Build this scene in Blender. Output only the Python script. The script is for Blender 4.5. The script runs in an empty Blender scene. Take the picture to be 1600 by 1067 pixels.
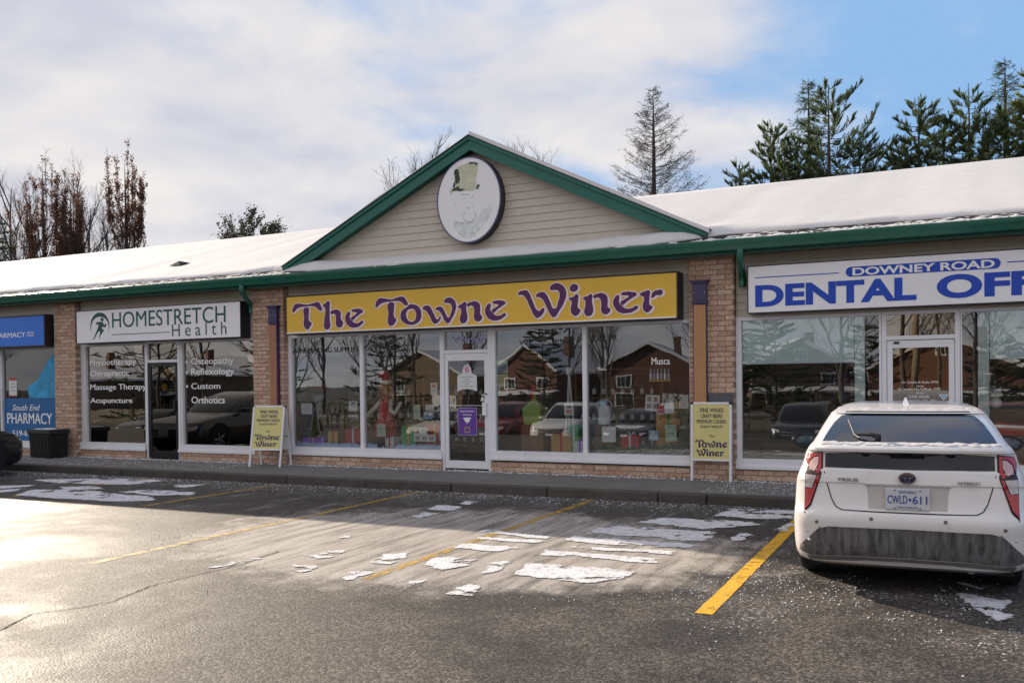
import bpy, bmesh, math, random
from mathutils import Vector, Matrix, noise as mnoise
from mathutils.bvhtree import BVHTree
from mathutils.geometry import delaunay_2d_cdt

random.seed(7)
SC = bpy.context.scene
COL = SC.collection
R = math.radians

# ------------------------------------------------------------------ camera
YAW, PITCH, ROLL, FPX, CYP = -.4465, -.0138, -.0108, 1407.5, 84.0
cam_d = bpy.data.cameras.new('camera')
cam = bpy.data.objects.new('camera', cam_d)
COL.objects.link(cam)
SC.camera = cam
cam_d.sensor_width = 36.0
cam_d.lens = 36.0 * FPX / 1600.0
cam_d.shift_y = CYP / 1600.0
cam_d.clip_start = 0.1
cam_d.clip_end = 2000.0
_c, _s = math.cos(YAW), math.sin(YAW)
_r, _f, _u = Vector((_c, -_s, 0)), Vector((_s, _c, 0)), Vector((0, 0, 1))
_f2 = _f * math.cos(PITCH) + _u * math.sin(PITCH)
_u2 = _u * math.cos(PITCH) - _f * math.sin(PITCH)
_r3 = _r * math.cos(ROLL) + _u2 * math.sin(ROLL)
_u3 = _u2 * math.cos(ROLL) - _r * math.sin(ROLL)
_m = Matrix((_r3, _u3, -_f2)).transposed().to_4x4()
_m.translation = Vector((0, 0, 1.6))
cam.matrix_world = _m

# ------------------------------------------------------------------ sky and sun
CLOUD_SEED = 21.2
SUN_AZ, SUN_EL = -60.0, 22.8          # measured from the facade normal (+Y), negative to the left
SKY_STRENGTH, SUN_STRENGTH, EXPOSURE = .15, 2.5, 1.55
world = bpy.data.worlds.new("World")
SC.world = world
world.use_nodes = True
nt = world.node_tree
N, LK = nt.nodes, nt.links
bg = N['Background']
sky = N.new('ShaderNodeTexSky')
sky.sky_type = 'NISHITA'
sky.sun_disc = False
sky.sun_elevation = R(SUN_EL)
sky.sun_rotation = R(SUN_AZ)
sky.air_density = 1.0
sky.dust_density = .6


def wm(op, a, b=None, c=None):
    n = N.new('ShaderNodeMath')
    n.operation = op
    for i, v in enumerate((a, b, c)):
        if v is None:
            continue
        if isinstance(v, (int, float)):
            n.inputs[i].default_value = v
        else:
            LK.new(v, n.inputs[i])
    return n.outputs[0]


tc = N.new('ShaderNodeTexCoord')
sep = N.new('ShaderNodeSeparateXYZ')
LK.new(tc.outputs['Generated'], sep.inputs[0])
zz = wm('MAXIMUM', sep.outputs[2], 0.0)
den = wm('ADD', zz, .22)
comb = N.new('ShaderNodeCombineXYZ')
LK.new(wm('DIVIDE', sep.outputs[0], den), comb.inputs[0])
LK.new(wm('DIVIDE', sep.outputs[1], den), comb.inputs[1])
comb.inputs[2].default_value = CLOUD_SEED


def wnoise(scale, detail, rough, dist=0.0):
    n = N.new('ShaderNodeTexNoise')
    n.inputs['Scale'].default_value = scale
    n.inputs['Detail'].default_value = detail
    n.inputs['Roughness'].default_value = rough
    n.inputs['Distortion'].default_value = dist
    LK.new(comb.outputs[0], n.inputs['Vector'])
    return n.outputs['Fac']


n1 = wnoise(1.1, 7, .55, .3)
n2 = wnoise(2.6, 6, .5, .2)
# one cloud deck over most of the sky, open only towards the right of the picture
open_ = wm('ADD', wm('MULTIPLY', sep.outputs[0], .707), wm('MULTIPLY', sep.outputs[1], .707))
lean = wm('SUBTRACT', .515, open_)
cov = wm('ADD', wm('MULTIPLY', lean, .75), wm('MULTIPLY', wm('SUBTRACT', n1, .5), 1.9))
cov = wm('ADD', cov, wm('MULTIPLY', wm('SUBTRACT', n2, .5), .6))
mr = N.new('ShaderNodeMapRange')
mr.interpolation_type = 'SMOOTHSTEP'
mr.inputs['From Min'].default_value = -.12
mr.inputs['From Max'].default_value = .32
mr.inputs['To Max'].default_value = .9
LK.new(cov, mr.inputs['Value'])
ramp = N.new('ShaderNodeValToRGB')
ramp.color_ramp.elements[0].position = .34
ramp.color_ramp.elements[0].color = (1.52, 1.50, 1.66, 1)
ramp.color_ramp.elements[1].position = .64
ramp.color_ramp.elements[1].color = (2.16, 2.02, 1.90, 1)
LK.new(n2, ramp.inputs[0])
mix = N.new('ShaderNodeMix')
mix.data_type = 'RGBA'
LK.new(mr.outputs[0], mix.inputs[0])
tint = N.new('ShaderNodeMix')
tint.data_type = 'RGBA'
tint.blend_type = 'MULTIPLY'
tint.inputs[0].default_value = 1
tint.inputs[7].default_value = (.50, .50, .58, 1)
LK.new(sky.outputs[0], tint.inputs[6])
cap = N.new('ShaderNodeMix')          # clamps the sky colour, which flattens the glare round the sun
cap.data_type = 'RGBA'
cap.blend_type = 'DARKEN'
cap.inputs[0].default_value = 1
cap.inputs[7].default_value = (.66, 1.16, 1.90, 1)
LK.new(tint.outputs[2], cap.inputs[6])
LK.new(cap.outputs[2], mix.inputs[6])
LK.new(ramp.outputs[0], mix.inputs[7])
LK.new(mix.outputs[2], bg.inputs[0])
bg.inputs[1].default_value = SKY_STRENGTH

sun_d = bpy.data.lights.new('sun', 'SUN')
sun = bpy.data.objects.new('sun', sun_d)
COL.objects.link(sun)
sun_d.energy = SUN_STRENGTH
sun_d.angle = R(.53)
sun_d.color = (1.0, .86, .69)
_sd = Vector((math.sin(R(SUN_AZ)) * math.cos(R(SUN_EL)), math.cos(R(SUN_AZ)) * math.cos(R(SUN_EL)), math.sin(R(SUN_EL))))
sun.rotation_euler = _sd.to_track_quat('Z', 'Y').to_euler()
sun.location = (-40, 20, 30)

SC.view_settings.view_transform = 'Standard'
SC.view_settings.look = 'None'
SC.view_settings.exposure = EXPOSURE
SC.view_settings.gamma = 1.0
SC.view_settings.use_curve_mapping = False
SC.cycles.max_bounces = 8
SC.cycles.transparent_max_bounces = 12
SC.cycles.use_denoising = True


# ------------------------------------------------------------------ helpers
def empty(name, loc=(0, 0, 0), rz=0.0, parent=None):
    o = bpy.data.objects.new(name, None)
    COL.objects.link(o)
    o.location = loc
    o.rotation_euler = (0, 0, rz)
    o.empty_display_size = .1
    if parent:
        o.parent = parent
    return o


def tag(o, label=None, cat=None, group=None, kind=None):
    if label:
        o['label'] = label
    if cat:
        o['category'] = cat
    if group:
        o['group'] = group
    if kind:
        o['kind'] = kind
    return o


class MB:
    """collects vertices and faces of one mesh"""

    def __init__(s, org=(0, 0, 0)):
        s.v, s.f, s.o, s.marks = [], [], Vector(org), []

    def mark(s):
        """what follows is a piece of its own when built with build_split"""
        s.marks.append((len(s.v), len(s.f)))

    def build_split(s, name, mat, parent=None, **k):
        ms = [(0, 0)] + s.marks + [(len(s.v), len(s.f))]
        out = []
        for (v0, f0), (v1, f1) in zip(ms, ms[1:]):
            if f1 > f0:
                q = MB()
                q.v = s.v[v0:v1]
                q.f = [tuple(i - v0 for i in f) for f in s.f[f0:f1]]
                out.append(q.build(name, mat, parent, **k))
        return out

    def add(s, vs, fs):
        k = len(s.v)
        s.v += [tuple(Vector(p) - s.o) for p in vs]
        s.f += [tuple(i + k for i in f) for f in fs]
        return s

    def box(s, x0, x1, y0, y1, z0, z1):
        if x0 > x1: x0, x1 = x1, x0
        if y0 > y1: y0, y1 = y1, y0
        if z0 > z1: z0, z1 = z1, z0
        v = [(x0, y0, z0), (x1, y0, z0), (x1, y1, z0), (x0, y1, z0), (x0, y0, z1), (x1, y0, z1), (x1, y1, z1), (x0, y1, z1)]
        return s.add(v, [(0, 3, 2, 1), (4, 5, 6, 7), (0, 1, 5, 4), (1, 2, 6, 5), (2, 3, 7, 6), (3, 0, 4, 7)])

    def hexa(s, v):
        return s.add(v, [(0, 3, 2, 1), (4, 5, 6, 7), (0, 1, 5, 4), (1, 2, 6, 5), (2, 3, 7, 6), (3, 0, 4, 7)])

    def quad(s, a, b, c, d):
        return s.add([a, b, c, d], [(0, 1, 2, 3)])

    def tube(s, pts, rad, sides=8, cap=True):
        pts = [Vector(p) for p in pts]
        if isinstance(rad, (int, float)):
            rad = [rad] * len(pts)
        vs, fs = [], []
        up = None
        for i, p in enumerate(pts):
            d = (pts[min(i + 1, len(pts) - 1)] - pts[max(i - 1, 0)])
            if d.length < 1e-9:
                d = Vector((0, 0, 1))
            d.normalize()
            if up is None:
                up = d.orthogonal().normalized()
            else:
                up = up - d * up.dot(d)
                if up.length < 1e-6:
                    up = d.orthogonal()
                up.normalize()
            w = d.cross(up)
            for k in range(sides):
                a = 2 * math.pi * k / sides
                vs.append(p + (up * math.cos(a) + w * math.sin(a)) * rad[i])
        for i in range(len(pts) - 1):
            for k in range(sides):
                k2 = (k + 1) % sides
                fs.append((i * sides + k, i * sides + k2, (i + 1) * sides + k2, (i + 1) * sides + k))
        if cap:
            fs.append(tuple(range(sides - 1, -1, -1)))
            n = (len(pts) - 1) * sides
            fs.append(tuple(n + k for k in range(sides)))
        return s.add(vs, fs)

    def lathe(s, prof, seg=20, c=(0, 0, 0)):
        vs, fs = [], []
        for r, z in prof:
            for k in range(seg):
                a = 2 * math.pi * k / seg
                vs.append((c[0] + r * math.cos(a), c[1] + r * math.sin(a), c[2] + z))
        for i in range(len(prof) - 1):
            for k in range(seg):
                k2 = (k + 1) % seg
                fs.append((i * seg + k, i * seg + k2, (i + 1) * seg + k2, (i + 1) * seg + k))
        fs.append(tuple(range(seg - 1, -1, -1)))
        fs.append(tuple((len(prof) - 1) * seg + k for k in range(seg)))
        return s.add(vs, fs)

    def prism_xz(s, poly, y0, y1):
        """polygon given in (x, z), extruded from y0 (front) to y1 (back)"""
        n = len(poly)
        a = sum(poly[i][0] * poly[(i + 1) % n][1] - poly[(i + 1) % n][0] * poly[i][1] for i in range(n))
        if a < 0:
            poly = poly[::-1]
        vs = [(x, y0, z) for x, z in poly] + [(x, y1, z) for x, z in poly]
        fs = [tuple(range(n)), tuple(range(2 * n - 1, n - 1, -1))]
        for i in range(n):
            j = (i + 1) % n
            fs.append((j, i, i + n, j + n))
        return s.add(vs, fs)

    def mesh(s, name, mat=None, smooth=False, sharp=None):
        me = bpy.data.meshes.new(name)
        me.from_pydata(s.v, [], s.f)
        if mat:
            for m in (mat if isinstance(mat, (list, tuple)) else [mat]):
                me.materials.append(m)
        if smooth:
            me.shade_smooth()
            if sharp:
                me.set_sharp_from_angle(angle=R(sharp))
        me.update()
        return me

    def build(s, name, mat, parent=None, smooth=False, sharp=None, loc=None, bevel=0.0):
        o = bpy.data.objects.new(name, s.mesh(name, mat, smooth, sharp))
        COL.objects.link(o)
        if parent:
            o.parent = parent
        if loc is not None:
            o.location = loc
        if bevel:
            b = o.modifiers.new('bevel', 'BEVEL')
            b.width = bevel
            b.segments = 2
            b.limit_method = 'ANGLE'
        return o


def clone(o, parent=None):
    c = o.copy()
    COL.objects.link(c)
    c.parent = parent
    for k in ('label', 'category', 'group'):
        if parent is None and k in c and k == 'label':
            del c[k]
    for ch in list(o.children):
        clone(ch, c)
    return c


# ------------------------------------------------------------------ materials
def nodes_of(m):
    m.use_nodes = True
    return m.node_tree.nodes, m.node_tree.links, m.node_tree.nodes['Principled BSDF']


def mat(name, col, rough=.6, metal=0.0, var=.12, vscale=6.0, bump=0.0, bscale=40.0, spec=.5, coat=0.0, rnd=0.0, dirt=None, tex='Object', island=False):
    m = bpy.data.materials.new(name)
    n, l, b = nodes_of(m)
    b.inputs['Roughness'].default_value = rough
    b.inputs['Metallic'].default_value = metal
    b.inputs['Specular IOR Level'].default_value = spec
    b.inputs['Coat Weight'].default_value = coat
    b.inputs['Coat Roughness'].default_value = .05
    t = n.new('ShaderNodeTexCoord')
    nz = n.new('ShaderNodeTexNoise')
    nz.inputs['Scale'].default_value = vscale
    nz.inputs['Detail'].default_value = 6
    nz.inputs['Roughness'].default_value = .6
    l.new(t.outputs[tex], nz.inputs['Vector'])
    hv = n.new('ShaderNodeHueSaturation')
    hv.inputs['Color'].default_value = (*col, 1)
    mp = n.new('ShaderNodeMapRange')
    mp.inputs['From Min'].default_value = .25
    mp.inputs['From Max'].default_value = .75
    mp.inputs['To Min'].default_value = 1 - var
    mp.inputs['To Max'].default_value = 1 + var
    l.new(nz.outputs['Fac'], mp.inputs['Value'])
    src = mp.outputs[0]
    if rnd:
        if island:
            g = n.new('ShaderNodeNewGeometry')
            ro = g.outputs['Random Per Island']
        else:
            g = n.new('ShaderNodeObjectInfo')
            ro = g.outputs['Random']
        m2 = n.new('ShaderNodeMapRange')
        m2.inputs['To Min'].default_value = 1 - rnd
        m2.inputs['To Max'].default_value = 1 + rnd
        l.new(ro, m2.inputs['Value'])
        mu = n.new('ShaderNodeMath')
        mu.operation = 'MULTIPLY'
        l.new(src, mu.inputs[0])
        l.new(m2.outputs[0], mu.inputs[1])
        src = mu.outputs[0]
    l.new(src, hv.inputs['Value'])
    out = hv.outputs['Color']
    if dirt:                       # (colour, scale, threshold, strength)
        dn = n.new('ShaderNodeTexNoise')
        dn.inputs['Scale'].default_value = dirt[1]
        dn.inputs['Detail'].default_value = 8
        dn.inputs['Roughness'].default_value = .7
        l.new(t.outputs[tex], dn.inputs['Vector'])
        dm = n.new('ShaderNodeMapRange')
        dm.inputs['From Min'].default_value = dirt[2]
        dm.inputs['From Max'].default_value = dirt[2] + .15
        dm.inputs['To Max'].default_value = dirt[3]
        l.new(dn.outputs['Fac'], dm.inputs['Value'])
        mx = n.new('ShaderNodeMix')
        mx.data_type = 'RGBA'
        l.new(dm.outputs[0], mx.inputs[0])
        l.new(out, mx.inputs[6])
        mx.inputs[7].default_value = (*dirt[0], 1)
        out = mx.outputs[2]
    l.new(out, b.inputs['Base Color'])
    if bump:
        bn = n.new('ShaderNodeTexNoise')
        bn.inputs['Scale'].default_value = bscale
        bn.inputs['Detail'].default_value = 5
        l.new(t.outputs[tex], bn.inputs['Vector'])
        bp = n.new('ShaderNodeBump')
        bp.inputs['Strength'].default_value = bump
        bp.inputs['Distance'].default_value = .02
        l.new(bn.outputs['Fac'], bp.inputs['Height'])
        l.new(bp.outputs[0], b.inputs['Normal'])
    return m


def glass_mat(name, tint, base, rough=0.0, refl=(.95, .97, 1)):
    m = bpy.data.materials.new(name)
    m.use_nodes = True
    n, l = m.node_tree.nodes, m.node_tree.links
    n.remove(n['Principled BSDF'])
    tr = n.new('ShaderNodeBsdfTransparent')
    tr.inputs[0].default_value = (*tint, 1)
    gl = n.new('ShaderNodeBsdfGlossy')
    gl.inputs['Roughness'].default_value = rough
    gl.inputs['Color'].default_value = (*refl, 1)
    tcx = n.new('ShaderNodeTexCoord')
    wv = n.new('ShaderNodeTexNoise')
    wv.inputs['Scale'].default_value = 1.7
    wv.inputs['Detail'].default_value = 1.5
    l.new(tcx.outputs['Object'], wv.inputs['Vector'])
    bw = n.new('ShaderNodeBump')
    bw.inputs['Strength'].default_value = .35
    bw.inputs['Distance'].default_value = .0022
    l.new(wv.outputs['Fac'], bw.inputs['Height'])
    l.new(bw.outputs[0], gl.inputs['Normal'])
    fr = n.new('ShaderNodeFresnel')
    fr.inputs['IOR'].default_value = 1.5
    mp = n.new('ShaderNodeMapRange')
    mp.inputs['To Min'].default_value = base
    mp.inputs['To Max'].default_value = 1
    l.new(fr.outputs[0], mp.inputs['Value'])
    mx = n.new('ShaderNodeMixShader')
    l.new(mp.outputs[0], mx.inputs[0])
    l.new(tr.outputs[0], mx.inputs[1])
    l.new(gl.outputs[0], mx.inputs[2])
    l.new(mx.outputs[0], n['Material Output'].inputs[0])
    return m


M = {}
M['snow'] = mat('snow', (.66, .65, .65), .9, var=.05, vscale=3, bump=.2, bscale=18, spec=.06)
M['snow_dirty'] = mat('trampled_snow', (.70, .70, .73), .8, var=.14, vscale=9, bump=.6, bscale=50, spec=.3, dirt=((.25, .24, .23), 16, .53, .8))
M['mortar'] = mat('mortar', (.30, .225, .17), .95, var=.15, vscale=30, bump=.3, bscale=90)
M['siding'] = mat('siding_vinyl', (.58, .525, .45), .55, var=.06, vscale=5, dirt=((.22, .18, .14), 2.2, .62, .35))
M['green'] = mat('green_metal', (.008, .125, .082), .35, var=.10, vscale=4, spec=.6, coat=.3)
M['green_trim'] = mat('green_painted_trim', (.009, .135, .105), .42, var=.14, vscale=3, dirt=((.03, .09, .07), 5, .55, .5))
M['green_dark'] = mat('green_fascia', (.006, .085, .058), .5, var=.1)
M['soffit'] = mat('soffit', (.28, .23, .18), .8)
M['shingle'] = mat('shingle', (.030, .029, .032), .9, var=.3, vscale=25, bump=.6, bscale=60, rnd=.25)
M['alum'] = mat('white_aluminium', (.84, .84, .88), .38, metal=.0, var=.05, vscale=3, dirt=((.35, .33, .31), 5, .60, .5))
M['alum_grey'] = mat('grey_aluminium', (.68, .68, .71), .42, metal=.0, var=.07, vscale=3)
M['black_frame'] = mat('black_door_frame', (.013, .013, .014), .35, var=.1)
M['glass'] = glass_mat('shop_glass', (.985, 1, .995), .065)
M['glass_brown'] = glass_mat('bronze_glass', (.80, .76, .70), .14, 0.0, (1, .93, .82))
M['glass_clinic'] = glass_mat('reflective_clinic_glass', (.70, .68, .64), .24, 0.0, (1, .94, .84))
M['cabinet'] = mat('sign_cabinet', (.020, .018, .022), .5, var=.15)
M['yellow_face'] = mat('mustard_sign_face', (.80, .50, .055), .45, var=.05, vscale=1.5)
M['white_face'] = mat('white_sign_face', (.90, .90, .93), .40, var=.03, vscale=1.5)
M['blue_face'] = mat('blue_sign_face', (.010, .16, .72), .35, var=.05)
M['purple'] = mat('purple_letter', (.095, .016, .115), .5, var=.05)
M['pinkwhite'] = mat('pale_outline', (.90, .78, .78), .5, var=.03)
M['teal_ink'] = mat('teal_ink', (.006, .085, .075), .5, var=.05)
M['blue_ink'] = mat('blue_ink', (.004, .06, .50), .45, var=.03)
M['white_ink'] = mat('white_vinyl', (.92, .92, .92), .5, var=.02)
M['dark_ink'] = mat('dark_vinyl', (.012, .03, .03), .5, var=.02)
M['navy_ink'] = mat('navy_print', (.035, .020, .11), .5, var=.03)
M['grey_ink'] = mat('grey_print', (.30, .30, .30), .5, var=.03)
M['black'] = mat('black_plastic', (.014, .014, .015), .5, var=.2)
M['rubber'] = mat('tyre_rubber', (.012, .012, .012), .85, var=.3, vscale=20, bump=.3, bscale=60)
M['concrete'] = mat('sidewalk_concrete', (.17, .165, .16), .75, var=.22, vscale=2.2, bump=.35, bscale=70, dirt=((.42, .42, .44), 38, .60, .75))
M['kerb'] = mat('kerb_concrete', (.075, .066, .058), .7, var=.3, vscale=5, bump=.5, bscale=50, rnd=.12)
M['interior'] = mat('interior_wall', (.15, .135, .12), .9)
M['interior_dark'] = mat('interior_floor', (.10, .085, .07), .7)
M['blind'] = mat('roller_blind', (.70, .82, .82), .9, var=.05, vscale=2)
M['post_pale'] = mat('pale_post', (.60, .72, .70), .6)
M['paper'] = mat('paper', (.72, .74, .76), .8, var=.03)
M['paper_blue'] = mat('pale_blue_paper', (.30, .52, .68), .8, var=.05)
M['paper_green'] = mat('pale_green_paper', (.52, .62, .52), .8, var=.08)
M['bark'] = mat('bark', (.060, .047, .040), .9, var=.3, vscale=5)
M['bark_grey'] = mat('grey_bark', (.10, .085, .075), .9, var=.3, vscale=5)


def translucent(m, amount, gain=1.6):
    """leaves and needles let some light through"""
    n, l = m.node_tree.nodes, m.node_tree.links
    b = n['Principled BSDF']
    src = b.inputs['Base Color'].links[0].from_socket
    t = n.new('ShaderNodeBsdfTranslucent')
    g = n.new('ShaderNodeMix'); g.data_type = 'RGBA'; g.blend_type = 'MULTIPLY'; g.inputs[0].default_value = 1
    g.inputs[7].default_value = (gain, gain, gain * .8, 1)
    l.new(src, g.inputs[6]); l.new(g.outputs[2], t.inputs[0])
    x = n.new('ShaderNodeMixShader'); x.inputs[0].default_value = amount
    l.new(b.outputs[0], x.inputs[1]); l.new(t.outputs[0], x.inputs[2])
    l.new(x.outputs[0], n['Material Output'].inputs[0])
    return m


M['brown_leaf'] = mat('brown_leaf', (.105, .055, .042), .8, var=.3, rnd=.5, island=True)
M['needle'] = mat('pine_needle', (.095, .135, .062), .6, var=.35, vscale=.8, rnd=.45, island=True)
M['needle_y'] = mat('yellow_green_needle', (.15, .17, .040), .6, var=.3, vscale=.8, rnd=.4, island=True)
M['needle_d'] = mat('dark_needle', (.055, .082, .045), .6, var=.35, vscale=.8, rnd=.4, island=True)
for k in ('brown_leaf', 'needle', 'needle_y', 'needle_d'):
    translucent(M[k], .45)


def brick_material(name, rnd_island):
    m = bpy.data.materials.new(name)
    n, l, b = nodes_of(m)
    b.inputs['Roughness'].default_value = .9
    t = n.new('ShaderNodeTexCoord')
    if rnd_island:
        g = n.new('ShaderNodeNewGeometry')
        ro = g.outputs['Random Per Island']
    else:
        g = n.new('ShaderNodeObjectInfo')
        ro = g.outputs['Random']
    ramp = n.new('ShaderNodeValToRGB')
    e = ramp.color_ramp.elements
    e[0].position, e[0].color = 0, (.47, .30, .22, 1)
    e[1].position, e[1].color = 1, (.68, .48, .37, 1)
    x = e.new(.45); x.color = (.59, .39, .285, 1)
    x = e.new(.8); x.color = (.63, .46, .355, 1)
    l.new(ro, ramp.inputs[0])
    off = n.new('ShaderNodeVectorMath')
    off.operation = 'ADD'
    cb = n.new('ShaderNodeCombineXYZ')
    mu = n.new('ShaderNodeMath'); mu.operation = 'MULTIPLY'; mu.inputs[1].default_value = 37.0
    l.new(ro, mu.inputs[0])
    for k in range(3):
        l.new(mu.outputs[0], cb.inputs[k])
    l.new(t.outputs['Object'], off.inputs[0]); l.new(cb.outputs[0], off.inputs[1])
    nz = n.new('ShaderNodeTexNoise')
    nz.inputs['Scale'].default_value = 38; nz.inputs['Detail'].default_value = 6; nz.inputs['Roughness'].default_value = .65
    l.new(off.outputs[0], nz.inputs['Vector'])
    dk = n.new('ShaderNodeMapRange')
    dk.inputs['From Min'].default_value = .30; dk.inputs['From Max'].default_value = .70
    dk.inputs['To Min'].default_value = .55; dk.inputs['To Max'].default_value = 1.35
    l.new(nz.outputs['Fac'], dk.inputs['Value'])
    hv = n.new('ShaderNodeHueSaturation')
    l.new(ramp.outputs[0], hv.inputs['Color']); l.new(dk.outputs[0], hv.inputs['Value'])
    sp = n.new('ShaderNodeTexNoise')
    sp.inputs['Scale'].default_value = 16; sp.inputs['Detail'].default_value = 3
    l.new(off.outputs[0], sp.inputs['Vector'])
    sm = n.new('ShaderNodeMapRange')
    sm.inputs['From Min'].default_value = .66; sm.inputs['From Max'].default_value = .72; sm.inputs['To Max'].default_value = .85
    l.new(sp.outputs['Fac'], sm.inputs['Value'])
    mx = n.new('ShaderNodeMix'); mx.data_type = 'RGBA'
    l.new(sm.outputs[0], mx.inputs[0]); l.new(hv.outputs[0], mx.inputs[6]); mx.inputs[7].default_value = (.11, .05, .035, 1)
    l.new(mx.outputs[2], b.inputs['Base Color'])
    bp = n.new('ShaderNodeBump'); bp.inputs['Strength'].default_value = .6; bp.inputs['Distance'].default_value = .01
    l.new(nz.outputs['Fac'], bp.inputs['Height']); l.new(bp.outputs[0], b.inputs['Normal'])
    return m


M['brick'] = brick_material('buff_brick', False)
M['brick_i'] = brick_material('buff_brick_rows', True)


def car_paint(name, col, rough=.25, dirty=.35):
    return mat(name, col, rough, var=.05, vscale=2, coat=.6, spec=.5, dirt=((.30, .28, .26), 3.5, .60, dirty))


# ------------------------------------------------------------------ text and outline shapes
def _curve_mesh(cu):
    o = bpy.data.objects.new('tmp', cu)
    COL.objects.link(o)
    dg = bpy.context.evaluated_depsgraph_get()
    dg.update()
    me = bpy.data.meshes.new_from_object(o.evaluated_get(dg))
    bpy.data.objects.remove(o)
    bpy.data.curves.remove(cu)
    return me


def text_verts(body, bold=0.0, depth=.0, shear=0.0, spacing=1.0, res=5):
    cu = bpy.data.curves.new('t', 'FONT')
    cu.body = body
    cu.size = 1.0
    cu.offset = bold
    cu.extrude = depth
    cu.shear = shear
    cu.space_character = spacing
    cu.resolution_u = res
    me = _curve_mesh(cu)
    vs = [v.co.copy() for v in me.vertices]
    fs = [tuple(p.vertices) for p in me.polygons]
    bpy.data.meshes.remove(me)
    return vs, fs


def text_into(mb, body, x0, x1, z0, z1, y, depth=.004, bold=0.0, shear=0.0, spacing=1.0, keep=False):
    """text filling the box x0..x1, z0..z1 (cap height) on a plane facing -Y at depth y"""
    mb.mark()
    strikes = ((0, 0, 0),)
    if bold > 0 and any(c in body for c in 'MWmwN') and bold < .02:      # pointed letters: widen by striking the print again a little to either side
        strikes = ((-bold, 0, 0), (0, 0, .05), (bold, 0, .1))
        bold = 0.0
    v0, f0 = text_verts(body, bold, .01, shear, spacing)
    vs, fs = [], []
    for dx, dy, dz in strikes:
        k0 = len(vs)
        vs += [Vector((v.x + dx, v.y + dy, v.z + dz * .01)) for v in v0]
        fs += [tuple(i + k0 for i in f) for f in f0]
    ax = [v.x for v in vs]; ay = [v.y for v in vs]
    sx = (x1 - x0) / (max(ax) - min(ax)); sz = (z1 - z0) / (max(ay) - min(ay))
    if keep:
        sx = min(sx, sz)
        sz = sx
    ox = min(ax); oy = min(ay)
    mb.add([(x0 + (v.x - ox) * sx, y - (v.z + .01) / .02 * depth, z0 + (v.y - oy) * sz) for v in vs], fs)
    return mb


def shape_verts(polys, offset=0.0, smooth=True, res=4):
    """closed outlines (lists of (x, y)) filled as one shape; inner outlines become holes"""
    cu = bpy.data.curves.new('s', 'CURVE')
    cu.dimensions = '2D'
    cu.fill_mode = 'BOTH'
    cu.extrude = .01
    cu.offset = offset
    cu.resolution_u = res
    for poly in polys:
        if smooth:
            sp = cu.splines.new('BEZIER')
            sp.bezier_points.add(len(poly) - 1)
            for b, p in zip(sp.bezier_points, poly):
                b.co = (p[0], p[1], 0)
                b.handle_left_type = b.handle_right_type = 'AUTO'
        else:
            sp = cu.splines.new('POLY')
            sp.points.add(len(poly) - 1)
            for b, p in zip(sp.points, poly):
                b.co = (p[0], p[1], 0, 1)
        sp.use_cyclic_u = True
    me = _curve_mesh(cu)
    vs = [v.co.copy() for v in me.vertices]
    fs = [tuple(p.vertices) for p in me.polygons]
    bpy.data.meshes.remove(me)
    return vs, fs


def shape_into(mb, polys, y, depth=.004, offset=0.0, smooth=True, f=lambda p: p, res=4):
    vs, fs = shape_verts([[f(p) for p in q] for q in polys], offset, smooth, res)
    mb.add([(v.x, y - (v.z + .01) / .02 * depth, v.y) for v in vs], fs)
    return mb


def fnoise(x, y=0.0, z=0.0):
    return mnoise.noise(Vector((x, y, z)))


# ------------------------------------------------------------------ ground
def ground_z(x, y):
    t = min(1.0, max(0.0, (2.2 - y) / 8.0))
    t = t * t * (3 - 2 * t)
    return -.95 * t


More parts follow.
